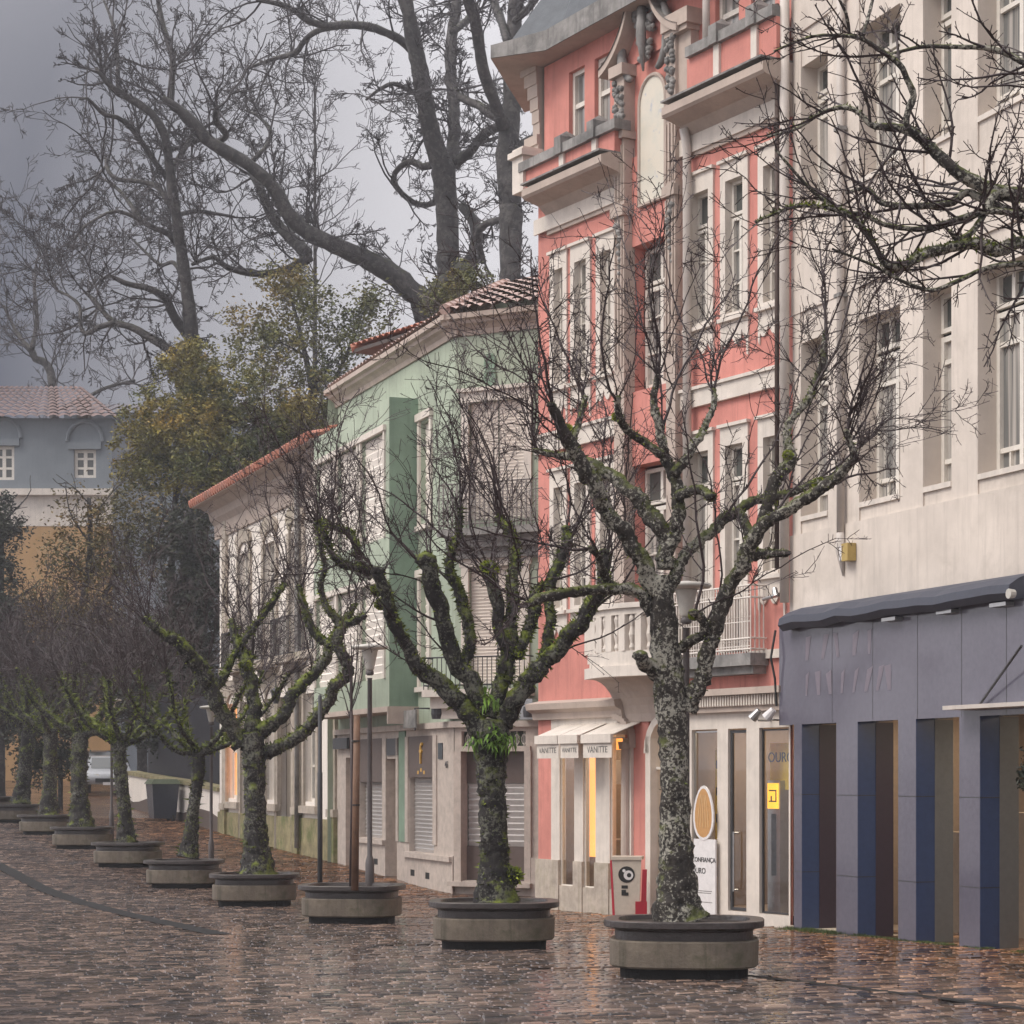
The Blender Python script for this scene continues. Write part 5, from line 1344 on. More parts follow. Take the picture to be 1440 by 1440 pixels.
mb.build('slat_panel', M['dark_slats'], fn)
mb = MB()
for u in (.1, 3.6, 7.1, 10.6, 13.9): mb.cut(); za = gz(F5.P(u, 0).y) + 1.0; F5.box(mb, u, u + .12, za, za + 2.85, -.72, -.63)
mb.pieces('post', M['metal'], fn)
# bins and cabinet
bn_ = thing('wheelie_bin', 'dark wheelie bin with green lid standing at the low white wall', 'bin', F5.P(5.4, gz(F5.P(5.4, 0).y), .6))
c = F5.P(5.4, gz(F5.P(5.4, 0).y), .6); ang = math.atan2(F5.t.y, F5.t.x)
def rot_hexa(mb, c, b, t, zb, zt, ang):
    p = []
    for (hx, hy), z in ((b, zb), (t, zt)):
        for x, y in ((-1,-1),(1,-1),(1,1),(-1,1)): p.append(Vector((c.x + x*hx*math.cos(ang) - y*hy*math.sin(ang), c.y + x*hx*math.sin(ang) + y*hy*math.cos(ang), c.z + z)))
    mb.hexa(p)
mb = MB(); rot_hexa(mb, c, (.42, .34), (.55, .42), .08, 1.15, ang); mb.build('bin_body', M['cardark'], bn_)
M['lidgreen'] = plain('mossy_green_lid', (.09,.11,.06), .5)
mb = MB(); rot_hexa(mb, c, (.60, .47), (.50, .36), 1.151, 1.30, ang); mb.build('lid', M['lidgreen'], bn_)
for sx in (-1, 1):
    mb = MB(); w_ = c + Vector((math.cos(ang)*.40*sx, math.sin(ang)*.40*sx, .1)); ax = Vector((-math.sin(ang), math.cos(ang), 0)); mb.tube([w_ - ax*.3, w_ - ax*.22], [.1, .1], 12); mb.build('wheel', M['tyre'], bn_)
cb_ = thing('utility_cabinet', 'beige utility cabinet in front of the low white wall', 'cabinet', F5.P(7.6, gz(F5.P(7.6, 0).y), .3))
c = F5.P(7.6, gz(F5.P(7.6, 0).y), .3)
mb = MB(); rot_hexa(mb, c, (.42, .2), (.42, .2), 0, 1.05, ang); mb.build('cabinet', M['granite'], cb_); mb = MB(); rot_hexa(mb, c, (.46, .24), (.44, .2), 1.051, 1.11, ang); mb.build('cap', M['greystone'], cb_)

# =============================================================== 7 far blue grey and ochre house
Yh = 96.0
Fq = Face((at(-190, 600, Yh).x, Yh), (1, 0)); hu = lambda px: Fq.u(px)
th = thing('far_house', 'far blue grey house with brown tiled roof and ochre lower floor', 'building', Fq.P(6, 1.5, 0))
zz = lambda py: CAMZ + (HY - py) * Yh / FPX
wl = MB(); hw = [(hu(104), hu(135), zz(672), zz(632), .3), (hu(-10), hu(20), zz(675), zz(627), .3), (hu(-110), hu(-80), zz(675), zz(627), .3)]
Fq.wall(wl, 0, hu(158), zz(690), zz(588), hw); wh = wl.build('upper_wall', M['bluewall'], th)
wl = MB(); Fq.wall(wl, 0, hu(158), 0, zz(740), []); wl.build('lower_wall', M['ochre'], th)
wl = MB(); Fq.box(wl, 0, hu(158), zz(740), zz(695), -.2, .02); wl.build('frieze', M['white'], th)
wl = MB(); Fq.box(wl, -.1, hu(160), zz(697), zz(688), 0, .3); wl.build('string_course', M['white'], th)
for h in hw:
    window(Fq, th, h[0], h[1], h[2], h[3], -.2, (.5,), (.35, .68), .14, .05)
    mb = MB(); c_ = (h[0] + h[1])/2; r_ = (h[1] - h[0])/2 + .3
    mb.tube([Fq.P(c_ + r_*math.cos(R(18*k)), h[3] + .35 + .9*math.sin(R(18*k)), .05) for k in range(11)], [.1]*11, 6); Fq.box(mb, h[0] - .25, h[1] + .25, h[3] + .002, h[3] + .3, 0, .14); mb.build('window_hood', M['bluewall'], th)
body('side_wall', Fq, th, 0, hu(158), 0, zz(588), 12, M['bluewall'])
rf = MB(); a0, a1 = Fq.P(-.3, zz(590), .5), Fq.P(hu(166), zz(590), .5); zr = CAMZ + (HY - 545) * (Yh + 6) / FPX; b0, b1 = Fq.P(3, zr, -6), Fq.P(hu(72), zr, -6)
tiled(rf, a0, a1, b1, b0, .5, .09, 10); tiled(rf, a1, Fq.P(hu(166), zz(590), -12.5), b1, b1, .5, .09, 10); rf.build('roof', M['tile_far'], th)
mb = MB(); Fq.box(mb, hu(70), hu(86), zz(560), zz(526), -7, -6); mb.build('chimney', M['granite'], th)
t9 = thing('far_house', 'farthest low brown tiled roof house seen past the blue grey one', 'building', at(190, 900, 112))
Fz = Face((at(90, 600, 112).x, 112.0), (1, 0)); z9 = lambda py: CAMZ + (HY - py)*112/FPX
mb = MB(); Fz.box(mb, 0, Fz.u(330), 2, z9(580), -8, 0); mb.build('wall', M['bluewall'], t9)
mb = MB(); tiled(mb, Fz.P(-.3, z9(582), .4), Fz.P(Fz.u(335), z9(582), .4), Fz.P(Fz.u(335), z9(552), -4), Fz.P(-.3, z9(552), -4), .5, .09, 8); mb.build('roof', M['tile_far'], t9)
mb = MB(); Fz.box(mb, 3, 4, z9(660), z9(620), 0.001, .05); mb.build('window', M['glass'], t9)

# =============================================================== 8 planters
ROW = [(20.83, 962), (25.6, 695), (31.9, 495), (37.4, 358), (42.8, 259), (47.9, 180), (54.4, 116), (59.9, 66), (65.2, 20)]
PP = []
for Y, px in ROW: p = at(px, 0, Y + .55); PP.append(Vector((p.x, p.y, gz(Y))))
PP.append(Vector((-17.3, 71, gz(71))))
def sup(a, b, z, e=3.4, n=56, rz=0):
    out = []
    for i in range(n):
        t = 2*math.pi*i/n; c_, s_ = math.cos(t), math.sin(t)
        x = a * abs(c_)**(2/e) * (1 if c_ >= 0 else -1); y = b * abs(s_)**(2/e) * (1 if s_ >= 0 else -1)
        out.append(Vector((x*math.cos(rz) - y*math.sin(rz), x*math.sin(rz) + y*math.cos(rz), z)))
    return out
def loft(rings, cap0=True, cap1=True):
    mb = MB(); k = len(rings[0])
    for r in rings: mb.v += r
    for i in range(len(rings) - 1):
        for j in range(k): a = i*k + j; b = i*k + (j+1) % k; mb.f.append((a, b, b + k, a + k))
    if cap0: mb.f.append(tuple(range(k - 1, -1, -1)))
    if cap1: mb.f.append(tuple((len(rings)-1)*k + j for j in range(k)))
    return mb
PLAB = ['biggest-looking stone planter, holding the tall lichen-covered tree beside the violet shop', 'stone planter holding the dark mossy tree with green fern tufts',
        'stone planter holding the young sapling and its brown wooden stake', 'fourth stone planter along the row, holding the broad low forking tree',
        'fifth stone planter along the row, brownish, with a leaning tree', 'sixth stone planter along the row with a thin straight tree', 'seventh stone planter along the row, under the dense twig canopy',
        'eighth stone planter along the row, far in the shade', 'ninth stone planter along the row, second from its far end', 'last dark stone planter of the row']
rzp = R(-6)
pr = thing('planter', PLAB[0], 'planter', (0, 0, 0), 'stone planters in a row along the street')
def ring(s, z): return sup(.80*s, .66*s, z, 3.0, 56, rzp)
loft([ring(.78, -.25), ring(.80, .11)]).build('foot', M['drain'], pr)
loft([ring(.90, .111), ring(.925, .13), ring(.93, .37), ring(.91, .385)]).build('body', M['concrete'], pr)
loft([ring(.86, .386), ring(.86, .47), ring(.89, .49), ring(.985, .505), ring(1.0, .515), ring(1.0, .568), ring(.992, .575), ring(.82, .575), ring(.80, .53)], True, False).build('rim', M['rim'], pr)
loft([ring(.80, .50), ring(.802, .53)]).build('soil', M['soil'], pr)
def copy_tree(root):
    r = root.copy(); C.objects.link(r)
    for ch in list(root.children):
        c = ch.copy(); C.objects.link(c); c.parent = r
        for g_ in ch.children: d = g_.copy(); C.objects.link(d); d.parent = c
    return r
for i, p in enumerate(PP):
    o = pr if i == 0 else copy_tree(pr)
    o.location = p; o['label'] = PLAB[i]; o.rotation_euler = (0, 0, R([0, 4, -2, 10, 3, 0, 6, 2, 0, 5][i]))

# =============================================================== 9 lamps and poles
lp = thing('street_lamp', 'street lamp with flat disc cap and cone lantern behind the sapling planter', 'street lamp', (0, 0, 0), 'street lamps with cone lanterns')
mb = MB(); mb.lathe((0,0,-.3), [(.070, 0), (.070, 1.2), (.06, 1.25), (.040, 1.32), (.036, 4.05), (.05, 4.06)], 14); mb.build('pole', M['polegrey'], lp, True)
mb = MB(); mb.lathe((0,0,3.88), [(.055, 0), (.07, .03), (.125, .30), (.13, .31)], 18); mb.build('lantern', M['lampglass'], lp, True)
mb = MB(); mb.lathe((0,0,4.19), [(.10, 0), (.27, .02), (.29, .04), (.28, .07), (.05, .10)], 20); mb.build('cap', M['lampglass'], lp, True)
mb = MB(); mb.lathe((0,0,3.80), [(.04, 0), (.065, .02), (.06, .07), (.05, .079)], 14); mb.build('collar', M['polegrey'], lp, True)
LP = [((520, 33.0), 0, 'street lamp with flat disc cap and cone lantern behind the sapling planter', 1.0), ((965, 24.3), 0, 'street lamp half hidden behind the lichen-covered trunk, before the pink house', 1.0),
      ((297, 45.0), 0, 'street lamp standing at the brownish planter, among mossy twigs', .86), ((157, 56.5), 0, 'slim street lamp far along the street beside the white car', .9)]
for i, ((px, Y), _, lab, s) in enumerate(LP):
    o = lp if i == 0 else copy_tree(lp)
    p = at(px, 0, Y); o.location = (p.x, Y, gz(Y)); o['label'] = lab; o.scale = (s, s, s)
p = at(450, 0, 33.4); sp = thing('pole', 'thin straight metal pole beside the wooden stake and sapling planter', 'pole', (p.x, p.y, gz(p.y)))
mb = MB(); mb.lathe((p.x, p.y, gz(p.y) - .2), [(.04, 0), (.04, 2.5), (.032, 2.52), (.03, 3.7), (.02, 3.72)], 10); mb.build('shaft', M['metal'], sp, True)

# =============================================================== 10 cars far up the street
def car(px, Y, rz, paint, lab, s=1.0):
    c = at(px, 0, Y); z = gz(Y)
    t = thing('parked_car', lab, 'car', (0, 0, 0), None)
    W, L = .88, 2.1
    prof = [(-2.1, .35), (-2.12, .62), (-2.0, .78), (-1.2, .93), (-.55, 1.38), (.2, 1.47), (1.1, 1.42), (1.75, .98), (2.08, .9), (2.1, .4)]
    mb = MB(); n = len(prof)
    rings = []
    for x, k in ((-1, .93), (-.93, 1), (.93, 1), (1, .93)):
        rings.append([Vector((W*x*(1 - .16*max(0, zz_ - .9)/.55), yy, (zz_ - .3)*k + .3)) for yy, zz_ in prof])
    for r in rings: mb.v += r
    for i in range(3):
        for j in range(n): a = i*n + j; b = i*n + (j+1) % n; mb.f.append((a, b, b + n, a + n))
    mb.f.append(tuple(range(n))); mb.f.append(tuple(3*n + j for j in range(n)))
    mb.build('body', paint, t, True)
    mb = MB(); mb.quad(Vector((-.66, -1.13, .97)), Vector((.66, -1.13, .97)), Vector((.60, -.57, 1.375)), Vector((-.60, -.57, 1.375)))
    mb.v = [v + Vector((0, -.02, .012)) for v in mb.v]; mb.build('windscreen', M['glass'], t)
    mb = MB()
    for sx in (-1, 1): mb.poly([Vector((sx*.865, -.95, .97)), Vector((sx*.865, 1.3, .99)), Vector((sx*.80, .95, 1.33)), Vector((sx*.80, -.45, 1.33))])
    mb.build('side_window', M['glass'], t)
    for sx in (-1, 1):
        mb = MB(); mb.hexa([Vector((sx*.42, -2.10, .62)), Vector((sx*.80, -2.0, .64)), Vector((sx*.80, -1.9, .64)), Vector((sx*.42, -2.0, .62)), Vector((sx*.42, -2.07, .74)), Vector((sx*.82, -1.93, .80)), Vector((sx*.82, -1.85, .80)), Vector((sx*.42, -1.97, .74))]); mb.build('headlight', M['lampglass'], t)
        for yy in (-1.35, 1.3):
            mb = MB(); mb.tube([Vector((sx*.68, yy, .31)), Vector((sx*.89, yy, .31))], [.31, .31], 18); w = mb.build('wheel', M['tyre'], t)
            mb = MB(); mb.tube([Vector((sx*.88, yy, .31)), Vector((sx*.90, yy, .31))], [.2, .2], 12); mb.build('rim', M['alu'], w)
    mb = MB(); mb.box((0, -2.11, .50), (.55, .03, .08)); mb.build('grille', M['black'], t)
    mb = MB(); mb.box((0, -2.135, .38), (.26, .01, .055)); mb.build('number_plate', M['paper'], t)
    t.location = (c.x, Y, z); t.rotation_euler = (0, 0, rz)
car(150, 84.0, R(14), M['carwhite'], 'white car parked up the street, facing the camera')
car(143, 91.0, R(14), M['cardark'], 'dark blue car parked behind the white car')
# ------------------------------------------------------------------ trees
def smooth_path(pts, rad, step):
    out, rr = [], []
    n = len(pts)
    for i in range(n - 1):
        p0, p1, p2, p3 = pts[max(i-1, 0)], pts[i], pts[i+1], pts[min(i+2, n-1)]
        k = max(1, int((p2 - p1).length / step))
        for j in range(k):
            t = j / k
            out.append(.5 * ((2*p1) + (p2 - p0)*t + (2*p0 - 5*p1 + 4*p2 - p3)*t*t + (3*p1 - p0 - 3*p2 + p3)*t**3))
            rr.append(rad[i] + (rad[i+1] - rad[i]) * t)
    out.append(pts[-1]); rr.append(rad[-1])
    return out, rr
def rvec(rnd):
    while True:
        v = Vector((rnd.uniform(-1,1), rnd.uniform(-1,1), rnd.uniform(-1,1)))
        if .05 < v.length < 1: return v.normalized()
def grow(mb, rnd, p, d, L, r, lv, up=.10, wob=.16, nch=(0,4,5), lenf=.5, spur=0.0, seg=.16, minr=.003, taper=.35, ang=(28, 62), t0=.12, arch=0.0, pts_out=None):
    n = max(3, min(14, int(L / seg))); s = L / n
    P = [p.copy()]; D = [d.copy()]
    for i in range(n):
        d = (d + rvec(rnd) * wob + Vector((0, 0, 1)) * (up - arch * (i / n))).normalized()
        p = p + d * s; P.append(p.copy()); D.append(d.copy())
    rad = [max(minr, r * (1 - (1 - taper) * i / n)) for i in range(n + 1)]
    mb.tube(P, rad, 6 if r > .03 else (4 if r > .012 else 3), cap=False)
    if pts_out is not None: pts_out.append((P, rad))
    if spur:
        x = spur * rnd.random()
        while x < L:
            i = min(n - 1, int(x / s)); q = P[i].lerp(P[i+1], x / s - i); dd = (D[i] * .5 + rvec(rnd)).normalized()
            l = rnd.uniform(.02, .07) * (1 if rnd.random() < .8 else 2.2); rr = min(rad[i] * .7, .006)
            mb.tube([q, q + dd * l], [rr, rr * .9], 3, cap=False)
            x += spur * rnd.uniform(.5, 1.6)
    if lv > 0:
        k = nch[min(lv, len(nch) - 1)]; k = int(k * rnd.uniform(.7, 1.3) + .5)
        for _ in range(k):
            t = t0 + (1 - t0) * rnd.random() ** .9; i = min(n - 1, int(t * n)); q = P[i].lerp(P[i+1], t*n - i)
            a = R(rnd.uniform(*ang)); ax = D[i].cross(rvec(rnd))
            if ax.length < .05: continue
            nd = (Matrix.Rotation(a, 3, ax.normalized()) @ D[i]).normalized()
            grow(mb, rnd, q, nd, L * lenf * rnd.uniform(.5, 1.25) * (1 - .45 * t), rad[i] * .62, lv - 1, up, wob, nch, lenf, spur, seg, minr, taper, ang, .1, arch, pts_out)

def tufts(mb, rnd, pts, rad, n, size, top=.0, fern=False):
    """Small blades of moss standing off a limb."""
    tot = len(pts) - 1
    for _ in range(n):
        i = rnd.randrange(tot); q = pts[i].lerp(pts[i+1], rnd.random())
        d = rvec(rnd)
        if d.z < top and rnd.random() < .8: d.z = abs(d.z)
        t = (pts[i+1] - pts[i]).normalized(); d = (d - t * d.dot(t))
        if d.length < .1: continue
        d.normalize(); b = q + d * rad[i] * .93; w = d.cross(rvec(rnd)).normalized() * size * .35
        e = b + (d + rvec(rnd) * .7) * size * rnd.uniform(.5, 1.4)
        mb.poly([b - w, b + w, e])
def clump(mb, rnd, c, r, n, size):
    for _ in range(n):
        d = rvec(rnd); b = c + Vector((d.x, d.y, d.z * .8)) * r * rnd.uniform(.75, 1); w = d.cross(rvec(rnd)).normalized() * size * .4
        mb.poly([b - w, b + w, b + (d + rvec(rnd) * .5) * size])

def pollard(name, label, base, Y, trunk, limbs, bark, twigm, seed, shoots, shootL, spur, moss_n=0, moss_sz=.03, knobs=(), ferns=(), stubs=True, group=None, lvl=2, nch=(0,5,6), crown_up=.10):
    """trunk/limbs are lists of (px, py, rpx); a limb's last entry is its depth change."""
    rnd = random.Random(seed)
    t = thing(name, label, 'tree', base, group)
    sc = Y / FPX
    tp = [at(x, y, Y) for x, y, r in trunk]; tr = [r * sc for x, y, r in trunk]
    mb = MB(); P, rr = smooth_path(tp, tr, .05); mb.tube(P, rr, 24, .22)
    paths = [(P, rr)]
    for lb in limbs:
        dy = lb[-1]; q = lb[:-1]; n = len(q)
        pts = [at(x, y, Y + dy * (i / (n - 1)) ** 1.2) for i, (x, y, r) in enumerate(q)]
        Pq, rq = smooth_path(pts, [r * sc * .92 for x, y, r in q], max(.03, .7 * q[-1][2] * sc))
        Pq = [p_ + Vector(noise.noise_vector(p_ * 4.5 + Vector((seed, 0, 0)))) * min(.05, rq[k_] * .55) * min(1, k_ / 6) for k_, p_ in enumerate(Pq)]
        mb.tube(Pq, rq, 12, .34)
        mb.lathe(Pq[-1] - Vector((0, 0, rq[-1] * .6)), [(rq[-1]*.6, 0), (rq[-1]*1.25, rq[-1]*.5), (rq[-1]*1.1, rq[-1]*1.2), (0.01, rq[-1]*1.6)], 8)
        paths.append((Pq, rq))
    for (x, y, r) in knobs: 
        c = at(x, y, Y - .02); s_ = r * sc; mb.lathe(c - Vector((0, 0, s_)), [(.3*s_, 0), (.85*s_, .35*s_), (s_, s_), (.8*s_, 1.6*s_), (.1*s_, 2*s_)], 12)
    mb.build('trunk', bark, t, True)
    cen = tp[-1]
    tw = MB(); k = 0
    lens = [len(p[0]) for p in paths[1:]]
    for (Pq, rq) in paths[1:]:
        Lp = sum((Pq[i+1] - Pq[i]).length for i in range(len(Pq) - 1))
        ns = max(3, int(shoots * (.35 + Lp / 2.2)))
        if Lp < .48: ns = 0
        for j in range(ns):
            f = 1 - (rnd.random() ** 1.7) * .62
            if j < ns * .38: f = 1 - .03 * rnd.random()
            i = min(len(Pq) - 2, int(f * (len(Pq) - 1))); q = Pq[i]
            out = (q - cen); out.z *= .3
            if out.length > .01: out.normalize()
            lim = (Pq[i+1] - Pq[max(0, i-1)]).normalized()
            d = (out * rnd.uniform(.1, 1.0) + lim * rnd.uniform(0, .7) + Vector((0, 0, rnd.uniform(-.05, 1.15))) + rvec(rnd) * .65).normalized()
            L = shootL * rnd.uniform(.35, 1.15) * (.6 + .5 * max(0, d.z))
            if rnd.random() < .12: L *= 1.35
            grow(tw, rnd, q + d * rq[i] * .5, d, L, rnd.uniform(.007, .0155), lvl, crown_up, .25, nch, .5, spur, .15, .0036 if Y < 30 else .0048, .4, (25, 70), .12, .16)
    tw.build('crown', twigm, t)
    if moss_n:
        ms = MB()
        for (Pq, rq) in paths: tufts(ms, rnd, Pq, rq, int(moss_n * len(Pq) / 40), moss_sz, .0)
        ms.build('moss_fringe', M['mossdark'], t)
    if knobs or ferns:
        ms = MB()
        for (x, y, r) in knobs:
            ms.cut(); c = at(x, y, Y - .03); clump(ms, rnd, c, r * sc * 1.02, 420, r * sc * .35)
        if ms.v: ms.pieces('moss_cushion', M['moss'], t)
        ms = MB()
        for (x, y, r, n) in ferns:
            for _ in range(n):
                c = at(x + rnd.uniform(-r, r), y + rnd.uniform(-r * .6, r * .6), Y - .20 - .05 * rnd.random()); d = (rvec(rnd) * .7 + Vector((0, -.5, rnd.uniform(-.8, .3)))).normalized()
                L = rnd.uniform(.10, .2); w = d.cross(Vector((0, 0, 1))).normalized() * .018; m_ = c + d * L * .5 + Vector((0, 0, .03)); e = c + d * L - Vector((0, 0, .03))
                ms.poly([c, m_ - w, e, m_ + w])
            ms.cut()
        if ms.v: ms.pieces('fern_tuft', M['fern'], t)
    return t, paths
M['mossdark'] = leafmat('dark_green_moss', [(.025,.03,.008),(.09,.115,.014),(.20,.24,.025)], 4)

def gbase(i): return PP[i] + Vector((0, 0, .5))
# nearest tree
T1 = [(957, 1298, 40), (953, 1275, 34), (951, 1225, 26), (949, 1150, 20.5), (948, 1060, 20), (944, 1000, 22), (941, 965, 23), (935, 905, 20), (931, 850, 18), (928, 810, 16)]
L1 = [
 [(966, 1000, 15), (985, 955, 13), (1000, 912, 12), (1013, 865, 11.5), (1028, 822, 11.5), (1043, 795, 12), (1055, 772, 13), (1072, 740, 10), (1108, 716, 9), (1150, 692, 8.5), (1182, 668, 8), (1200, 641, 6), (1190, 608, 4), -.9],
 [(1052, 780, 10), (1085, 779, 7), (1108, 778, 5), -.2],
 [(1058, 760, 9), (1046, 735, 8), (1038, 722, 8), .2],
 [(1066, 752, 9), (1080, 705, 9), (1096, 668, 9.5), (1113, 640, 10), (1104, 612, 7), (1112, 590, 6), (1135, 566, 6), (1148, 535, 5.5), (1157, 500, 5), (1161, 468, 3.5), .6],
 [(925, 835, 17), (905, 795, 14), (878, 752, 12.5), (852, 712, 12), (838, 682, 12), (818, 655, 12), (800, 625, 11), (788, 598, 9), (774, 572, 6), -.7],
 [(936, 800, 13), (934, 760, 13), (918, 728, 14), (897, 700, 12), (872, 678, 10), (845, 662, 10), (815, 648, 8), (790, 640, 6), (752, 634, 4), .7],
 [(934, 790, 13), (942, 755, 12), (956, 725, 11), (952, 695, 10), (946, 665, 9), (935, 640, 8), (926, 600, 7), (919, 562, 6), (926, 530, 4), .2],
 [(952, 700, 9), (972, 690, 8), (990, 692, 7), (999, 700, 7), -.3],
 [(946, 668, 8), (966, 640, 7), (985, 610, 6), (1000, 580, 5), (1004, 550, 4), .6],
 [(930, 640, 7), (895, 615, 6), (872, 590, 6), (870, 560, 4), -.5],
 [(938, 830, 11), (962, 783, 9), (985, 762, 8), (1004, 742, 9), (1030, 722, 8.5), (1058, 707, 8), (1085, 700, 7), (1120, 690, 6), (1150, 676, 5), .9],
 [(918, 862, 11), (897, 834, 9), (866, 828, 8.5), (825, 832, 8), (785, 836, 8), (757, 842, 8), (742, 850, 6), -.6],
 [(872, 830, 7), (850, 815, 6), (845, 790, 6), (830, 770, 4), -.6],
 [(930, 950, 13), (912, 935, 12), (899, 922, 10), -.3],
 [(955, 912, 8), (975, 900, 7.5), (992, 886, 7), (985, 868, 7), (974, 862, 6), -.4],
 [(800, 628, 8), (812, 600, 5), (822, 560, 4), .4],
]
pollard('street_tree', 'tall pollarded tree with pale lichen-spotted trunk, branches fanning before the pink house', gbase(0), PP[0].y, T1, L1, M['bark1'], M['twig'], 21, 6.0, 2.15, .085, 90, .028, knobs=((798, 604, 8), (999, 698, 8), (1057, 772, 9), (1152, 680, 9), (868, 586, 7), (976, 866, 7), (1108, 640, 7)), group='pollarded trees along the street')
# second tree
T2 = [(699, 1272, 34), (697, 1245, 27), (695, 1200, 20), (692, 1120, 19), (690, 1070, 22), (691, 1035, 25), (692, 1012, 22)]
L2 = [
 [(676, 1030, 18), (648, 990, 15), (612, 957, 13.5), (588, 935, 12), (570, 905, 10), (556, 880, 10), (546, 850, 10), (538, 822, 9.5), (531, 805, 9), -.6],
 [(531, 808, 7), (512, 801, 6.5), (488, 796, 6), (469, 783, 5), (460, 758, 4.5), (445, 735, 3.5), -.5],
 [(522, 812, 6), (506, 790, 5), (500, 762, 5), (488, 748, 5), (468, 741, 4), (452, 733, 3), .3],
 [(684, 1000, 15), (664, 965, 14), (642, 928, 13), (627, 888, 12.5), (617, 855, 13), (607, 815, 13), (598, 788, 14), -.4],
 [(652, 935, 9), (662, 905, 9), (656, 870, 9), (644, 830, 8.5), (632, 805, 8), (636, 778, 7), (645, 745, 5), (648, 715, 3), .5],
 [(692, 1010, 13), (702, 965, 12), (714, 930, 11), (704, 890, 10), (698, 850, 9.5), (692, 820, 10), (687, 800, 12), .2],
 [(712, 960, 9), (720, 910, 9), (718, 860, 9), (722, 810, 9), (726, 785, 8), (722, 760, 8), (712, 742, 8), (700, 728, 5), .7],
 [(706, 1015, 16), (742, 962, 14), (772, 930, 13), (800, 897, 12.5), (826, 862, 12), (846, 832, 11), (852, 800, 9), (848, 776, 6), -.3],
 [(762, 945, 8), (770, 905, 8), (775, 872, 8), (771, 842, 7.5), (776, 815, 8), (786, 795, 8.5), (797, 768, 8.5), (796, 742, 6), .5],
 [(728, 925, 8), (744, 885, 9), (755, 855, 10), (752, 835, 8), (765, 822, 5), .4],
]
t2_, paths2 = pollard('street_tree', 'dark thickly mossed pollarded tree with bright moss caps and green ferns at the fork', gbase(1), PP[1].y, T2, L2, M['bark2'], M['twig'], 34, 6.2, 2.1, .12, 420, .04,
        knobs=((688, 800, 12), (531, 806, 9), (531, 830, 9), (535, 850, 8), (598, 786, 11), (718, 1232, 15)), ferns=((705, 1040, 18, 90), (668, 1042, 8, 25), (690, 985, 14, 30)), group='pollarded trees along the street')
# fourth tree
T4 = [(362, 1232, 30), (361, 1205, 20), (359, 1150, 15), (358, 1090, 15), (356, 1050, 17), (354, 1030, 15)]
L4 = [
 [(340, 1050, 13), (325, 1020, 12), (311, 998, 12), (297, 972, 12), (284, 945, 13), (270, 925, 12), (254, 906, 10), (232, 893, 7), (205, 872, 5), -.8],
 [(354, 1035, 13), (358, 990, 10), (352, 955, 10), (344, 930, 10), (334, 903, 8), (325, 875, 5), .5],
 [(364, 1030, 13), (394, 1010, 9.5), (414, 977, 9), (438, 950, 8.5), (457, 930, 8), (463, 906, 7.5), (450, 900, 7), (432, 872, 6), (427, 845, 5), (419, 825, 4), .6],
 [(462, 908, 6), (475, 888, 6), (488, 868, 5), (500, 850, 3.5), .7],
 [(372, 1058, 12), (400, 1046, 10), (431, 1026, 9.5), (455, 997, 9), (470, 968, 9), (488, 948, 9), (486, 926, 8.5), (474, 906, 8.5), (480, 880, 8), (458, 850, 5), (450, 828, 4.5), (456, 798, 4), (452, 768, 3.5), (447, 738, 2.5), -.5],
 [(482, 880, 6), (500, 872, 6), (512, 866, 4), -.3],
 [(300, 975, 7), (318, 945, 6), (330, 920, 5), (368, 868, 4.5), (395, 830, 4.5), (400, 822, 3), .8],
]
pollard('street_tree', 'broad low forking tree with long snaking mossy branches before the white house', gbase(3), PP[3].y, T4, L4, M['bark2'], M['twig'], 55, 6.5, 2.3, .25, 260, .05, knobs=((283, 938, 9), (345, 935, 8)), group='pollarded trees along the street')

# trees further on: same habit, limbs found by rule
def row_tree(i, label, Y, trunk, seed, dens=9.0, nl=7):
    Y = PP[i].y
    rnd = random.Random(seed); sc = Y / FPX
    top = trunk[-1]; limbs = []
    for k in range(nl):
        a = 2 * math.pi * (k + rnd.uniform(-.25, .25)) / nl
        dx, dy = math.cos(a), math.sin(a)
        x, y, r = top[0], top[1] + rnd.uniform(0, 8), top[2] * .62
        q = []; L = rnd.uniform(1.6, 2.5) / sc; n = 6; e = rnd.uniform(.25, .5)
        for j in range(n + 1):
            q.append((x, y, r)); x += dx * L / n * (1 - .5*j/n) + rnd.uniform(-.02, .02) * L; y -= L / n * (e + .9 * j / n) + rnd.uniform(-.03, .03) * L; r *= .86
        limbs.append(q + [dy * rnd.uniform(1.2, 1.9)])
    return pollard('street_tree', label, gbase(i), Y, trunk, limbs, M['bark2'], M['twig'], seed + 1, dens, 2.3, 0, 170, .07, knobs=((top[0] + rnd.uniform(-12, 12), top[1] - rnd.uniform(0, 20), top[2]*.7),), group='pollarded trees along the street', lvl=2, nch=(0, 4, 6))
row_tree(4, 'leaning mossy tree in the fifth planter, yellow moss at its fork', 43.0, [(264, 1206, 17), (268, 1180, 11), (272, 1140, 8), (276, 1110, 8), (280, 1080, 9), (279, 1058, 8)], 61)
row_tree(5, 'slender straight tree in the sixth planter, before the low white wall', 48.0, [(178, 1186, 16), (176, 1150, 9.5), (172, 1110, 9), (169, 1080, 9.5), (168, 1042, 9)], 72)
row_tree(6, 'stout dark tree in the seventh planter, beside the parked cars', 54.5, [(114, 1166, 21), (112, 1130, 13), (111, 1090, 11), (112, 1060, 12), (113, 1030, 11)], 83)
row_tree(7, 'shaded tree in the eighth planter, between the hedge and the dark stout tree', 60.0, [(68, 1148, 16), (70, 1110, 10), (71, 1070, 10), (71, 1030, 10)], 94)
row_tree(8, 'far shaded tree in the ninth planter, next to last of the row', 65.3, [(28, 1138, 16), (33, 1100, 10), (38, 1060, 10), (42, 1020, 10)], 105)
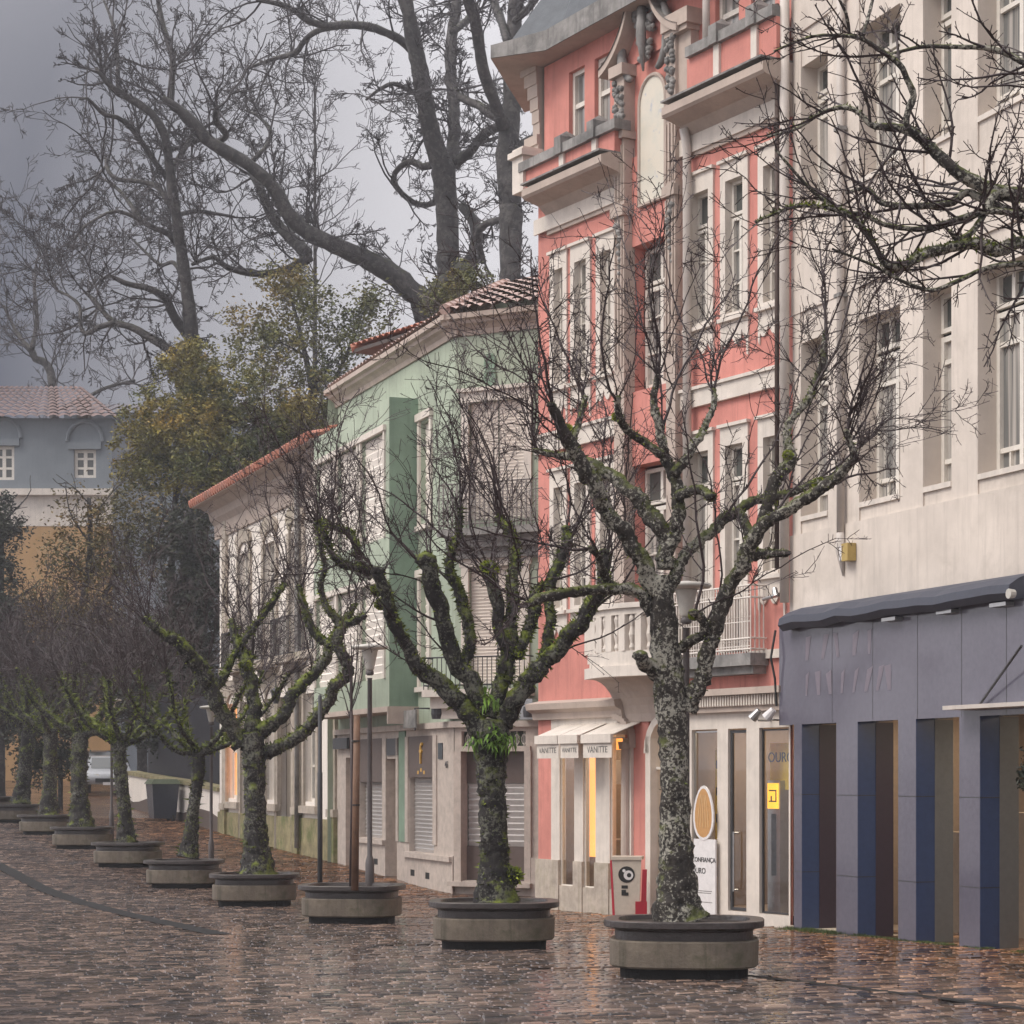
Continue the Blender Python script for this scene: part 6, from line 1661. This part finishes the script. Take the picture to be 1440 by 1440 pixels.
row_tree(9, 'last and farthest tree of the planter row, partly out of view', 71.0, [(-14, 1130, 16), (-14, 1090, 10), (-12, 1050, 10), (-8, 1015, 10)], 116)

# sapling with its stake
rnd = random.Random(4)
ts = thing('sapling', 'young bare sapling with thin upright branches in the third planter', 'tree', gbase(2))
mb = MB(); p0 = at(494, 1248, 31.9); p1 = at(494, 1000, 31.9); mb.tube([p0, p0.lerp(p1, .5) + Vector((.02, 0, 0)), p1], [.035, .03, .024], 8); mb.build('trunk', M['twig'], ts, True)
mb = MB()
for k in range(9): grow(mb, rnd, at(494 + rnd.uniform(-3, 3), 1010 - k * 7, 31.9), Vector((rnd.uniform(-.45, .45), rnd.uniform(-.4, .4), 1)).normalized(), rnd.uniform(.6, 1.1), .012, 1, .12, .08, (0, 3), .4, .12, .12, .004)
mb.tube([p1, at(495, 940, 31.9), at(493, 890, 31.9)], [.024, .014, .006], 6); mb.build('crown', M['twig'], ts)
sk = thing('wooden_stake', 'thick brown wooden stake tied beside the bare sapling', 'stake', at(501, 1250, 31.8))
mb = MB(); mb.tube([at(499, 1252, 31.78), at(502, 1006, 31.78)], [.058, .05], 10); mb.build('post', M['wood'], sk, True)
mb = MB()
for py in (1042, 1132): mb.tube([at(500.5, py + 1, 31.78), at(500.5, py - 1, 31.78)], [.062, .062], 10)
mb.build('tie', M['black'], sk)

# branches reaching in from a tree that stands outside the right edge
def hang_tree():
    Y = 17.2; rnd = random.Random(77); sc = Y / FPX
    bx = at(1660, 0, Y); t = thing('street_tree', 'tree whose dark mossy branches hang across the upper cream facade, trunk out of view', 'tree', (bx.x, Y, gz(Y)), 'pollarded trees along the street')
    mb = MB(); P, r = smooth_path([Vector((bx.x, Y, gz(Y) - .1)), Vector((bx.x - .05, Y, 1.6)), Vector((bx.x, Y, 3.2)), Vector((bx.x - .1, Y, 4.6))], [.3, .19, .17, .15], .08); mb.tube(P, r, 14, .2)
    fork = P[-1]; fpx = 1650
    limbs = [
     [(1560, 420, 16), (1500, 362, 14), (1440, 341, 11), (1402, 352, 12), (1376, 343, 10), (1350, 344, 10), (1322, 352, 9), (1298, 357, 9), (1272, 373, 8), (1246, 373, 5.5), (1228, 342, 4.5), (1206, 312, 4), (1180, 297, 4), (1150, 290, 3.5), (1112, 292, 3), (1062, 312, 2), -.6],
     [(1560, 330, 14), (1500, 290, 13), (1440, 274, 13), (1404, 270, 13), (1372, 256, 12), (1346, 242, 11), (1322, 220, 10), (1292, 192, 9), (1270, 181, 8), (1240, 178, 7), (1224, 175, 5), (1206, 157, 4.5), (1182, 151, 4), (1150, 162, 3.5), (1118, 182, 3), (1078, 192, 2), .4],
     [(1290, 190, 6), (1275, 176, 6), (1277, 155, 6), (1285, 135, 6), (1275, 110, 5), (1264, 90, 5), (1240, 72, 4), (1212, 55, 3.5), (1180, 50, 3), (1140, 52, 2.5), (1088, 72, 1.8), -.2],
     [(1540, 150, 7), (1480, 112, 6), (1420, 78, 5), (1390, 68, 4.5), (1342, 66, 4), (1296, 66, 3.5), (1252, 76, 2.2), .3],
     [(1540, 340, 7), (1470, 312, 6), (1440, 303, 6), (1392, 297, 6), (1340, 310, 5), (1298, 322, 5), (1244, 316, 4), (1215, 300, 4), (1192, 298, 3), (1146, 272, 3), (1090, 210, 2), -.3],
     [(1540, 400, 6), (1470, 372, 5), (1420, 372, 5), (1384, 378, 4.5), (1345, 396, 4), (1310, 408, 3.5), (1270, 396, 3), (1225, 372, 2.5), (1170, 350, 2), -.5],
     [(1500, 290, 8), (1440, 300, 7), (1400, 290, 7), (1360, 270, 7), (1340, 285, 6), (1290, 290, 6), (1240, 285, 5), (1220, 265, 4), (1190, 272, 3), .5],
     [(1400, 270, 7), (1372, 320, 6), (1348, 336, 5), (1336, 325, 4), -.3],
     [(1212, 55, 3), (1222, 20, 3), (1232, -20, 2.5), .2],
     [(1195, 52, 3), (1190, 20, 3), (1175, -10, 2), -.2],
    ]
    paths = []
    for lb in limbs:
        dy = lb[-1]; q = lb[:-1]; n = len(q)
        pts = [at(x, y, Y + dy * (i/(n-1))) for i, (x, y, r) in enumerate(q)]; rad = [r_ * sc * .82 for x, y, r_ in q]
        if q[0][0] > 1490: pts = [fork] + pts; rad = [rad[0] * 1.2] + rad
        Pq, rq = smooth_path(pts, rad, .04); mb.tube(Pq, rq, 9, .2); paths.append((Pq, rq))
    mb.build('trunk', M['bark1'], t, True)
    tw = MB()
    for Pq, rq in paths:
        Lp = sum((Pq[i+1] - Pq[i]).length for i in range(len(Pq) - 1))
        for j in range(int(Lp * 5.0)):
            i = int(len(Pq) * (.15 + .85 * rnd.random())) - 1; i = max(1, min(len(Pq) - 2, i))
            lim = (Pq[i+1] - Pq[i-1]).normalized()
            d = (lim * rnd.uniform(.2, 1) + rvec(rnd) * .9 + Vector((-.25, 0, rnd.uniform(-.35, .45)))).normalized()
            grow(tw, rnd, Pq[i], d, rnd.uniform(.3, 1.25), min(rq[i] * .6, .013), 2 if rnd.random() < .45 else 1, .03, .24, (0, 3, 3), .5, .085, .14, .0038, .4, (25, 60), .15)
        x = 0
        for i in range(1, len(Pq) - 1):
            if rnd.random() < .5:
                d = rvec(rnd); tw.tube([Pq[i] + d * rq[i] * .8, Pq[i] + d * (rq[i] + rnd.uniform(.015, .06))], [.006, .005], 3, cap=False)
    tw.build('crown', M['twig'], t)
    ms = MB(); tufts(ms, rnd, *paths[0], 900, .03, .0); tufts(ms, rnd, *paths[1], 300, .025, .0); ms.build('moss_fringe', M['mossdark'], t)
hang_tree()

# ------------------------------------------------------------------ big bare trees behind
def big_tree(label, base_px, Y, limbs, seed, lens=(5.0, 3), dens=1.6, droop=.0, up=.05, twig_r=.05, name='bare_tree', thin=1.0):
    rnd = random.Random(seed); sc = Y / FPX
    p = at(base_px, 0, Y); t = thing(name, label, 'tree', (p.x, Y, gz(Y)), 'tall bare trees behind the houses')
    gy = HY + (CAMZ - gz(Y)) * FPX / Y + 6
    limbs = [[(q[0][0], gy, q[0][2])] + q[1:] if q[0][1] == 1080 else q for q in limbs]
    mb = MB(); tw = MB()
    for lb in limbs:
        dy = lb[-1]; q = lb[:-1]; n = len(q)
        pts = [at(x, y, Y + dy * (i/(n-1))) for i, (x, y, r) in enumerate(q)]; rad = [r * sc * thin for x, y, r in q]
        Pq, rq = smooth_path(pts, rad, .25); mb.tube(Pq, rq, 12 if rad[0] > .25 else 7, .2)
        Lp = sum((Pq[i+1] - Pq[i]).length for i in range(len(Pq) - 1))
        k = int(Lp * dens)
        for j in range(k):
            f = .12 + .88 * rnd.random(); 
            if j < 4: f = 1
            i = max(1, min(len(Pq) - 2, int(f * (len(Pq) - 1)))); 
            if rq[i] > .42 and rnd.random() < .75: continue
            lim = (Pq[i+1] - Pq[i-1]).normalized()
            d = (lim * rnd.uniform(.1, .9) + rvec(rnd) * .9 + Vector((0, 0, rnd.uniform(-.3, .8)))).normalized()
            L = lens[0] * rnd.uniform(.3, 1.0) * (.65 if q[0][2] > 12 else 1) * (.55 + .45 * f)
            grow(tw, rnd, Pq[i], d, L, min(rq[i] * .55, twig_r), lens[1], up, .30, (0, 4, 5, 6), .55, 0, .5, .012, .4, (25, 65), .15, droop)
    mb.build('trunk', M['barkfar'], t, True); tw.build('crown', M['twigfar'], t)
    return t
YA = 84
big_tree('tall bare tree with upright tapering trunk rising over the yellow evergreen', 268, YA, [
 [(272, 1080, 22), (270, 700, 20), (270, 500, 17), (268, 460, 15), (262, 400, 13), (253, 340, 12), (248, 300, 11), (242, 262, 11), (236, 215, 9), (229, 185, 9), (213, 160, 8), (190, 143, 8), (167, 130, 8), (150, 115, 6), (135, 95, 4), -2],
 [(240, 250, 7), (250, 225, 7), (262, 205, 6), (270, 190, 5), (290, 180, 3), 3],
 [(235, 250, 7), (220, 230, 6), (203, 205, 6), (185, 180, 6), (165, 165, 5), (148, 162, 5), (135, 150, 4), (122, 138, 3), (112, 140, 2), -3],
 [(245, 300, 7), (230, 275, 6), (220, 262, 6), (195, 255, 5), (165, 252, 5), (152, 240, 5), (150, 225, 5), 2],
 [(250, 345, 8), (238, 330, 7), (220, 322, 6), (205, 315, 6), (190, 305, 5), (165, 297, 4), (150, 300, 3), (120, 318, 3), (105, 335, 2), -2.5],
 [(198, 310, 6), (185, 290, 5), (170, 270, 4), (152, 255, 4), 2],
 [(262, 470, 10), (245, 445, 10), (234, 420, 9), (222, 412, 8), (205, 405, 7), (175, 398, 6), (155, 388, 4), (140, 395, 3), -2.5],
 [(260, 510, 11), (235, 490, 10), (212, 475, 9), (185, 460, 8), (160, 453, 7), (145, 438, 6), (130, 420, 5), (118, 410, 3), 2],
 [(160, 454, 6), (140, 460, 6), (120, 470, 5), (113, 455, 4), (112, 430, 4), (95, 415, 3), (80, 408, 3), (70, 385, 2.5), (65, 345, 2), 3],
 [(166, 130, 5), (165, 80, 5), (160, 40, 4), (150, 10, 3), (140, -10, 2), 3],
 [(252, 302, 5), (275, 297, 5), (300, 300, 4), (330, 305, 2.5), 3],
 [(262, 400, 5), (245, 370, 5), (225, 372, 3.5), (200, 350, 3), (180, 330, 2), 4],
], 301, (5.0, 3), 1.9, 0, .06, thin=0.66)
big_tree('huge leaning bare tree whose thick trunk sweeps diagonally over the loose olive tree', 600, YA + 2, [
 [(620, 1080, 26), (612, 560, 24), (598, 440, 22), (580, 410, 21), (550, 385, 19), (510, 362, 17), (470, 345, 15), (430, 325, 14), (405, 300, 13), (385, 265, 11.5), (360, 240, 11), (330, 220, 11), (300, 203, 11), (280, 185, 11), (262, 165, 10), (245, 150, 8), (228, 137, 5), -3],
 [(432, 358, 12), (410, 335, 11), (390, 315, 10), (378, 295, 9), (366, 265, 8), (355, 245, 7), 3],
 [(240, 145, 7), (242, 110, 6), (243, 80, 6), (235, 55, 6), (228, 30, 5), (222, 0, 4), (215, -30, 3), 2],
 [(305, 200, 6), (318, 190, 6), (304, 170, 6), (305, 150, 5), -3],
 [(283, 195, 5), (260, 205, 5), (240, 210, 4), (225, 205, 3), 2],
 [(352, 228, 4), (375, 205, 4), (380, 185, 4), (365, 165, 3), (345, 155, 2), 3],
 [(436, 362, 9), (400, 380, 7), (360, 385, 6), (320, 376, 5), (300, 362, 4), (270, 372, 3), -3],
 [(600, 440, 14), (615, 405, 13), (640, 385, 12), (665, 360, 12), (670, 320, 11), (650, 290, 9), 4],
], 312, (4.8, 3), 1.9, 0, .08, thin=0.78)
big_tree('tall bare tree with twin stems forking above the green roof', 628, YA + 5, [
 [(632, 1080, 22), (632, 500, 21), (630, 360, 19), (627, 280, 19), (624, 240, 20), (615, 215, 17), (605, 180, 15), (597, 140, 14), (590, 100, 14), (582, 60, 13), (575, 20, 12), (565, -20, 11), -2],
 [(632, 235, 13), (638, 200, 11), (638, 150, 10), (634, 100, 10), (635, 60, 10), (640, 20, 9), (645, -20, 8), 3],
 [(578, 70, 7), (562, 55, 7), (545, 47, 7), (520, 38, 7), (490, 35, 7), (460, 36, 6), (435, 30, 6), (415, 15, 5), (390, 5, 4), (360, 0, 3), -3],
 [(475, 38, 5), (450, 42, 5), (430, 55, 5), (415, 75, 5), (395, 80, 4), (365, 90, 3), (345, 98, 2.5), 3],
 [(612, 230, 7), (595, 235, 6), (580, 227, 6), (562, 235, 5), (553, 252, 5), (565, 272, 5), (590, 288, 5), (615, 284, 5), 3],
 [(640, 230, 9), (660, 215, 8), (675, 195, 8), (692, 182, 8), (708, 178, 7), -2],
 [(636, 45, 6), (655, 30, 6), (665, 15, 6), (660, -10, 5), 3],
 [(580, 130, 4), (555, 118, 4), (535, 125, 3), (515, 140, 2), -3],
], 323, (4.8, 3), 1.9, .06, .04, thin=0.84)
big_tree('thickest straight bare trunk close beside the pink house, its limbs spreading high', 716, YA, [
 [(718, 1080, 20), (718, 380, 18), (718, 290, 18), (714, 220, 19), (719, 160, 15), (720, 100, 13), (722, 50, 13), (726, 0, 12), (728, -30, 11), 1],
 [(708, 180, 11), (700, 155, 9), (690, 130, 9), (680, 100, 9), (675, 70, 9), (668, 30, 9), (658, 0, 8), (650, -30, 7), -3],
 [(722, 215, 9), (740, 200, 8), (765, 190, 7), (790, 180, 5), 3],
 [(714, 60, 7), (705, 30, 7), (697, 10, 7), (690, -20, 6), 3],
 [(712, 175, 8), (690, 160, 8), (672, 148, 7), (650, 138, 6), (640, 125, 4), 3],
 [(716, 305, 6), (700, 310, 6), (684, 315, 6), (672, 330, 6), (680, 370, 5), 3],
 [(724, 30, 6), (745, 10, 6), (760, -10, 5), -2],
], 334, (4.6, 3), 1.9, .05, .04, thin=0.88)
big_tree('thin straight young bare tree between the leaning trunk and the twin stems', 443, 97, [
 [(443, 1080, 4), (443, 500, 3), (443, 300, 2.2), (443, 200, 1.6), (443, 115, 1), 0],
], 345, (4.2, 2), 2.2, 0, .14, .03)
big_tree('small bare tree with one crooked stem rising behind the blue grey house', 72, 104, [
 [(78, 1080, 8), (76, 600, 7), (74, 548, 6), (70, 520, 6), (60, 508, 5.5), (50, 505, 5), (44, 490, 5), 1],
 [(44, 492, 4), (25, 470, 3), (5, 430, 2), 1], [(45, 490, 4), (52, 450, 3), (48, 400, 2), 1],
 [(76, 580, 4), (120, 560, 3), (150, 545, 2.5), (190, 535, 2), 2],
], 356, (4.2, 2), 2.4, 0, .16, .04)

# ------------------------------------------------------------------ evergreen trees and shrubs
def leafcloud(mb, rnd, blobs, nclump, nleaf, size, clump_r):
    for c, r, w in blobs:
        for _ in range(int(nclump * w)):
            d = rvec(rnd); k = rnd.random() ** .45
            cc = c + Vector((d.x * r[0], d.y * r[1], d.z * r[2])) * k
            cr = clump_r * rnd.uniform(.5, 1.3)
            for _ in range(nleaf):
                q = cc + rvec(rnd) * cr * rnd.random() ** .6
                a = rvec(rnd); a.z *= .6; a.normalize(); b = a.cross(rvec(rnd)).normalized(); s = size * rnd.uniform(.6, 1.3)
                mb.poly([q - a * s, q + b * s * .45, q + a * s, q - b * s * .45])
def ever_tree(name, label, cat, px, Y, blobs, m, seed, nclump, nleaf, size, clump_r, stems, group=None):
    rnd = random.Random(seed); sc = Y / FPX
    p = at(px, 0, Y); t = thing(name, label, cat, (p.x, Y, gz(Y)), group)
    mb = MB()
    for st in stems:
        gy = HY + (CAMZ - gz(Y)) * FPX / Y + 6
        pts = [at(x, gy if y >= 1080 else y, Y + dy) for x, y, r, dy in st]; Pq, rq = smooth_path(pts, [r * sc for x, y, r, dy in st], .3); mb.tube(Pq, rq, 8, .12)
        for i in range(len(Pq) // 2, len(Pq) - 1, 2): grow(mb, rnd, Pq[i], (rvec(rnd) + Vector((0, 0, .5))).normalized(), 2.2 * rnd.uniform(.5, 1), rq[i] * .4, 1, .05, .2, (0, 4), .5, 0, .3, .012)
    mb.build('trunk', M['barkfar'], t, True)
    mb = MB(); bb = [(at(x, y, Y + dy), (rx * sc, rx * sc * .85, rz * sc), w) for x, y, rx, rz, dy, w in blobs]
    leafcloud(mb, rnd, bb, nclump, nleaf, size, clump_r); mb.build('crown', m, t)
    return t
ever_tree('evergreen_tree', 'big rounded olive and yellow evergreen tree behind the white house', 'tree', 285, 76, [
  (250, 600, 90, 60, 0, 1), (320, 570, 95, 70, .5, 1.2), (390, 620, 70, 55, 0, .8), (300, 660, 110, 60, -.5, 1.2), (210, 640, 55, 60, 0, .6), (270, 520, 50, 45, .5, .5), (350, 680, 80, 45, 0, .9), (400, 640, 60, 60, 0, 1), (430, 590, 40, 40, 0, .5)],
  M['ever'], 401, 230, 45, .07, .33, [[(280, 1090, 9, 0), (285, 800, 8, 0), (290, 640, 6, 0)], [(230, 1090, 6, 0), (240, 820, 5, 0), (250, 660, 4, 0)]])
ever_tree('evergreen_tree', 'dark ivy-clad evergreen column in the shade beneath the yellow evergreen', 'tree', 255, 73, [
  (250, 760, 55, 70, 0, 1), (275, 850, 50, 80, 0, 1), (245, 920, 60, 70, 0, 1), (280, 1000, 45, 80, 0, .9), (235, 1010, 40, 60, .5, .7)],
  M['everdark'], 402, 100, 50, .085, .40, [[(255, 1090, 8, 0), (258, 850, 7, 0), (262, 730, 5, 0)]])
ever_tree('loose_tree', 'loose thin-leaved tree with sky showing through, behind the green house eave', 'tree', 440, 82, [
  (430, 440, 70, 60, 0, .8), (500, 480, 50, 55, 0, .55), (390, 500, 60, 60, 0, .6), (460, 540, 50, 45, 0, .5), (400, 400, 45, 30, 0, .4), (520, 430, 35, 35, 0, .3), (350, 470, 45, 45, 0, .35)],
  M['everpale'], 403, 150, 24, .085, .5, [[(440, 1090, 8, 0), (444, 650, 6, 0), (440, 560, 5, 0), (425, 480, 3, 0), (410, 420, 2, 0)], [(444, 620, 4, 0), (470, 540, 3, 0), (500, 470, 2, 0)]])
ever_tree('russet_tree', 'russet and olive half-bare tree before the ochre house', 'tree', 130, 70, [
  (135, 730, 55, 60, 0, 1), (130, 800, 50, 60, 0, 1), (165, 790, 55, 70, 0, 1), (190, 720, 40, 40, 0, .5), (110, 870, 70, 45, 0, 1.2), (85, 800, 35, 60, 0, .6), (60, 860, 35, 40, 0, .5)],
  M['evertan'], 404, 75, 26, .07, .5, [[(110, 1090, 6, 0), (112, 900, 5, 0), (126, 780, 4, 0), (125, 700, 3, 0)], [(114, 900, 4, 0), (160, 810, 3, 0), (185, 740, 2, 0)]])
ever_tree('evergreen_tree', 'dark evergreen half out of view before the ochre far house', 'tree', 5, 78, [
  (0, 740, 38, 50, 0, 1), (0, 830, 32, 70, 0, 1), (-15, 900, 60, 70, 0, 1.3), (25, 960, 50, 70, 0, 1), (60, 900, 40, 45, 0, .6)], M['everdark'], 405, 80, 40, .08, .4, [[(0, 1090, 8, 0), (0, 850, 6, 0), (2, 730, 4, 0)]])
ever_tree('evergreen_tree', 'broad dark evergreen added to shade the far planters, mostly out of view', 'tree', -230, 62, [  # added mostly outside the frame to block sky and shade the row trees
  (-230, 800, 150, 120, 0, 1.6), (-180, 650, 120, 110, 0, 1.3), (-120, 880, 110, 90, 0, 1.2), (-300, 650, 120, 140, 0, 1.3)], M['everdark'], 411, 110, 40, .11, .55, [[(-230, 1090, 14, 0), (-225, 850, 12, 0), (-215, 700, 8, 0)]])
ever_tree('shrub', 'yellow green bush top showing over the green house roof', 'shrub', 655, 70, [
  (655, 400, 42, 30, 0, 1), (620, 420, 30, 25, 0, .6)], M['everpale'], 406, 60, 34, .07, .35, [[(655, 1090, 6, 0), (655, 430, 4, 0)]])
ever_tree('hedge_bush', 'low dark green bush beside the parked cars', 'shrub', 85, 74, [
  (90, 1060, 30, 40, 0, 1), (55, 1070, 35, 40, 0, 1), (40, 1035, 35, 45, 0, 1)], M['everdark'], 407, 60, 40, .07, .3, [[(85, 1118, 4, 0), (85, 1060, 3, 0)]])
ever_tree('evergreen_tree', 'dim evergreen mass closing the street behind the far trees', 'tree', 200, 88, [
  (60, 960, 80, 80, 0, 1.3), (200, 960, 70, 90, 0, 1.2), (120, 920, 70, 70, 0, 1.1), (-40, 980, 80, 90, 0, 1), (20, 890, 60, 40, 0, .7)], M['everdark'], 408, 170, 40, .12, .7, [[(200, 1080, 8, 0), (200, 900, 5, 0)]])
# clipped bay tree at the right edge
rnd = random.Random(9); Yb = 22.0
tb_ = thing('potted_shrub', 'dark leafy clipped shrub half out of view beside the violet shop', 'plant', (at(1482, 0, Yb).x, Yb, gz(Yb)))
pb = Vector((at(1482, 0, Yb).x, Yb, gz(Yb)))
mb = MB(); mb.lathe(pb, [(.15, 0), (.22, .48), (.25, .5), (.25, .56), (.20, .55)], 20); mb.build('pot', M['metal'], tb_, True)
mb = MB(); mb.tube([pb + Vector((0,0,.5)), pb + Vector((0,0,1.9))], [.03, .025], 8); mb.build('stem', M['twig'], tb_)
mb = MB(); leafcloud(mb, rnd, [(pb + Vector((0, 0, 2.05)), (.36, .36, .34), 1)], 120, 22, .03, .10); mb.build('foliage', M['everdark'], tb_)
# strip of wet grass at the foot of the cream building
rnd = random.Random(10); mb = MB()
for _ in range(9000):
    u_ = rnd.uniform(.1, -6.5); o_ = .12 + abs(rnd.gauss(0, .13)) * (1.2 if u_ > -2.4 else .7)
    if noise.noise(Vector((u_ * 1.3, 4.2, 0))) < -.12: continue
    p = F1.P(u_, 0, o_); p.z = gz(p.y); h = rnd.uniform(.015, .05) * (1.3 if u_ > -2.4 else .8); w = Vector((rnd.uniform(-1, 1), rnd.uniform(-1, 1), 0)) * .007
    mb.poly([p - w, p + w, p + Vector((rnd.uniform(-.03, .03), rnd.uniform(-.03, .03), h))])
g_ = mb.build('grass', M['grass']); g_['kind'] = 'stuff'
# ------------------------------------------------------------------ haze, light, camera
HAZE = 0.0009
if HAZE:
    mb = MB(); mb.box((0, 52, 20), (110, 80, 22)); hz = bpy.data.materials.new('pale_mist'); hz.use_nodes = True; nt = hz.node_tree; nt.nodes.clear()
    out = nt.nodes.new('ShaderNodeOutputMaterial'); pv = nt.nodes.new('ShaderNodeVolumePrincipled'); pv.inputs['Density'].default_value = HAZE; pv.inputs['Color'].default_value = (.86, .87, .92, 1); pv.inputs['Anisotropy'].default_value = .2
    nt.links.new(pv.outputs[0], out.inputs['Volume'])
    h = mb.build('haze', hz); h['kind'] = 'stuff'
w = bpy.data.worlds.new('World'); bpy.context.scene.world = w; w.use_nodes = True; nt = w.node_tree
bg = nt.nodes['Background']
SUN_EL, SUN_AZ = R(50), R(246)                 # azimuth measured clockwise from +Y: behind the camera, a little left
sk = nt.nodes.new('ShaderNodeTexSky'); sk.sky_type = 'NISHITA'; sk.sun_disc = False; sk.sun_elevation = SUN_EL; sk.sun_rotation = SUN_AZ; sk.dust_density = 4; sk.air_density = 1.2
hs = nt.nodes.new('ShaderNodeHueSaturation'); hs.inputs['Saturation'].default_value = .22; nt.links.new(sk.outputs[0], hs.inputs['Color'])
tc = nt.nodes.new('ShaderNodeTexCoord')
mp = nt.nodes.new('ShaderNodeMapping'); mp.inputs['Scale'].default_value = (1.2, 1.2, 1.6); nt.links.new(tc.outputs['Generated'], mp.inputs['Vector'])
nzc = nt.nodes.new('ShaderNodeTexNoise'); nzc.inputs['Scale'].default_value = 2.0; nzc.inputs['Detail'].default_value = 4; nt.links.new(mp.outputs[0], nzc.inputs['Vector'])
# overcast: an even cloud sheet, thicker and bluer towards the left of the street
sx = nt.nodes.new('ShaderNodeSeparateXYZ'); nt.links.new(tc.outputs['Generated'], sx.inputs[0])
m1 = nt.nodes.new('ShaderNodeMapRange'); m1.inputs['From Min'].default_value = -.235; m1.inputs['From Max'].default_value = -.02; nt.links.new(sx.outputs['X'], m1.inputs['Value'])
ad = nt.nodes.new('ShaderNodeMath'); ad.operation = 'MULTIPLY_ADD'; ad.inputs[1].default_value = .35; nt.links.new(nzc.outputs['Fac'], ad.inputs[0])
s2 = nt.nodes.new('ShaderNodeMath'); s2.operation = 'SUBTRACT'; s2.inputs[1].default_value = .17; 
m5 = nt.nodes.new('ShaderNodeMapRange'); m5.inputs['From Min'].default_value = .955; m5.inputs['From Max'].default_value = .80; nt.links.new(sx.outputs['Y'], m5.inputs['Value'])
m6 = nt.nodes.new('ShaderNodeMath'); m6.operation = 'MAXIMUM'; nt.links.new(m1.outputs[0], m6.inputs[0]); nt.links.new(m5.outputs[0], m6.inputs[1]); nt.links.new(m6.outputs[0], s2.inputs[0]); nt.links.new(s2.outputs[0], ad.inputs[2])
cr = nt.nodes.new('ShaderNodeValToRGB'); e = cr.color_ramp.elements; e[0].position = 0; e[0].color = (.26, .31, .50, 1); e[1].position = 1; e[1].color = (3.9, 3.80, 3.98, 1); nt.links.new(ad.outputs[0], cr.inputs['Fac'])
# an overcast sky is brighter overhead than at the horizon
m3 = nt.nodes.new('ShaderNodeMapRange'); m3.inputs['From Min'].default_value = .30; m3.inputs['From Max'].default_value = .95; m3.inputs['To Min'].default_value = 1.0; m3.inputs['To Max'].default_value = 2.5; nt.links.new(sx.outputs['Z'], m3.inputs['Value'])
m4 = nt.nodes.new('ShaderNodeMapRange'); m4.inputs['From Min'].default_value = -.32; m4.inputs['From Max'].default_value = -.9; m4.inputs['To Min'].default_value = 1.0; m4.inputs['To Max'].default_value = 1.8; nt.links.new(sx.outputs['X'], m4.inputs['Value'])
mm = nt.nodes.new('ShaderNodeMath'); mm.operation = 'MULTIPLY'; nt.links.new(m3.outputs[0], mm.inputs[0]); nt.links.new(m4.outputs[0], mm.inputs[1])
vm = nt.nodes.new('ShaderNodeVectorMath'); vm.operation = 'SCALE'; nt.links.new(cr.outputs['Color'], vm.inputs[0]); nt.links.new(mm.outputs[0], vm.inputs['Scale'])
mx = nt.nodes.new('ShaderNodeMix'); mx.data_type = 'RGBA'; mx.inputs[0].default_value = .95; nt.links.new(hs.outputs['Color'], mx.inputs[6]); nt.links.new(vm.outputs[0], mx.inputs[7])
nt.links.new(mx.outputs[2], bg.inputs['Color']); bg.inputs['Strength'].default_value = .11
sl = bpy.data.lights.new('sun', 'SUN'); sl.energy = 1.2; sl.angle = R(25); sl.color = (1, .92, .80)
so = bpy.data.objects.new('sun', sl); C.objects.link(so)
d = Vector((math.sin(SUN_AZ) * math.cos(SUN_EL), math.cos(SUN_AZ) * math.cos(SUN_EL), math.sin(SUN_EL)))
so.rotation_euler = d.to_track_quat('Z', 'Y').to_euler(); so.location = (-10, -10, 40)
cd = bpy.data.cameras.new('camera'); cam = bpy.data.objects.new('camera', cd); C.objects.link(cam)
cam.location = (0, 0, CAMZ); cam.rotation_euler = (R(90), 0, 0); cd.sensor_width = 36; cd.lens = 36 * FPX / 1440; cd.shift_y = (HY - 720) / 1440; cd.clip_end = 3000; cd.clip_start = .1
sc_n = bpy.context.scene; sc_n.camera = cam
sc_n.view_settings.view_transform = 'Standard'; sc_n.view_settings.look = 'None'; sc_n.view_settings.exposure = 0.85; sc_n.view_settings.gamma = 1
sc_n.cycles.max_bounces = 8; sc_n.cycles.volume_bounces = 0; sc_n.cycles.volume_step_rate = 4
sc_n.cycles.use_denoising = True
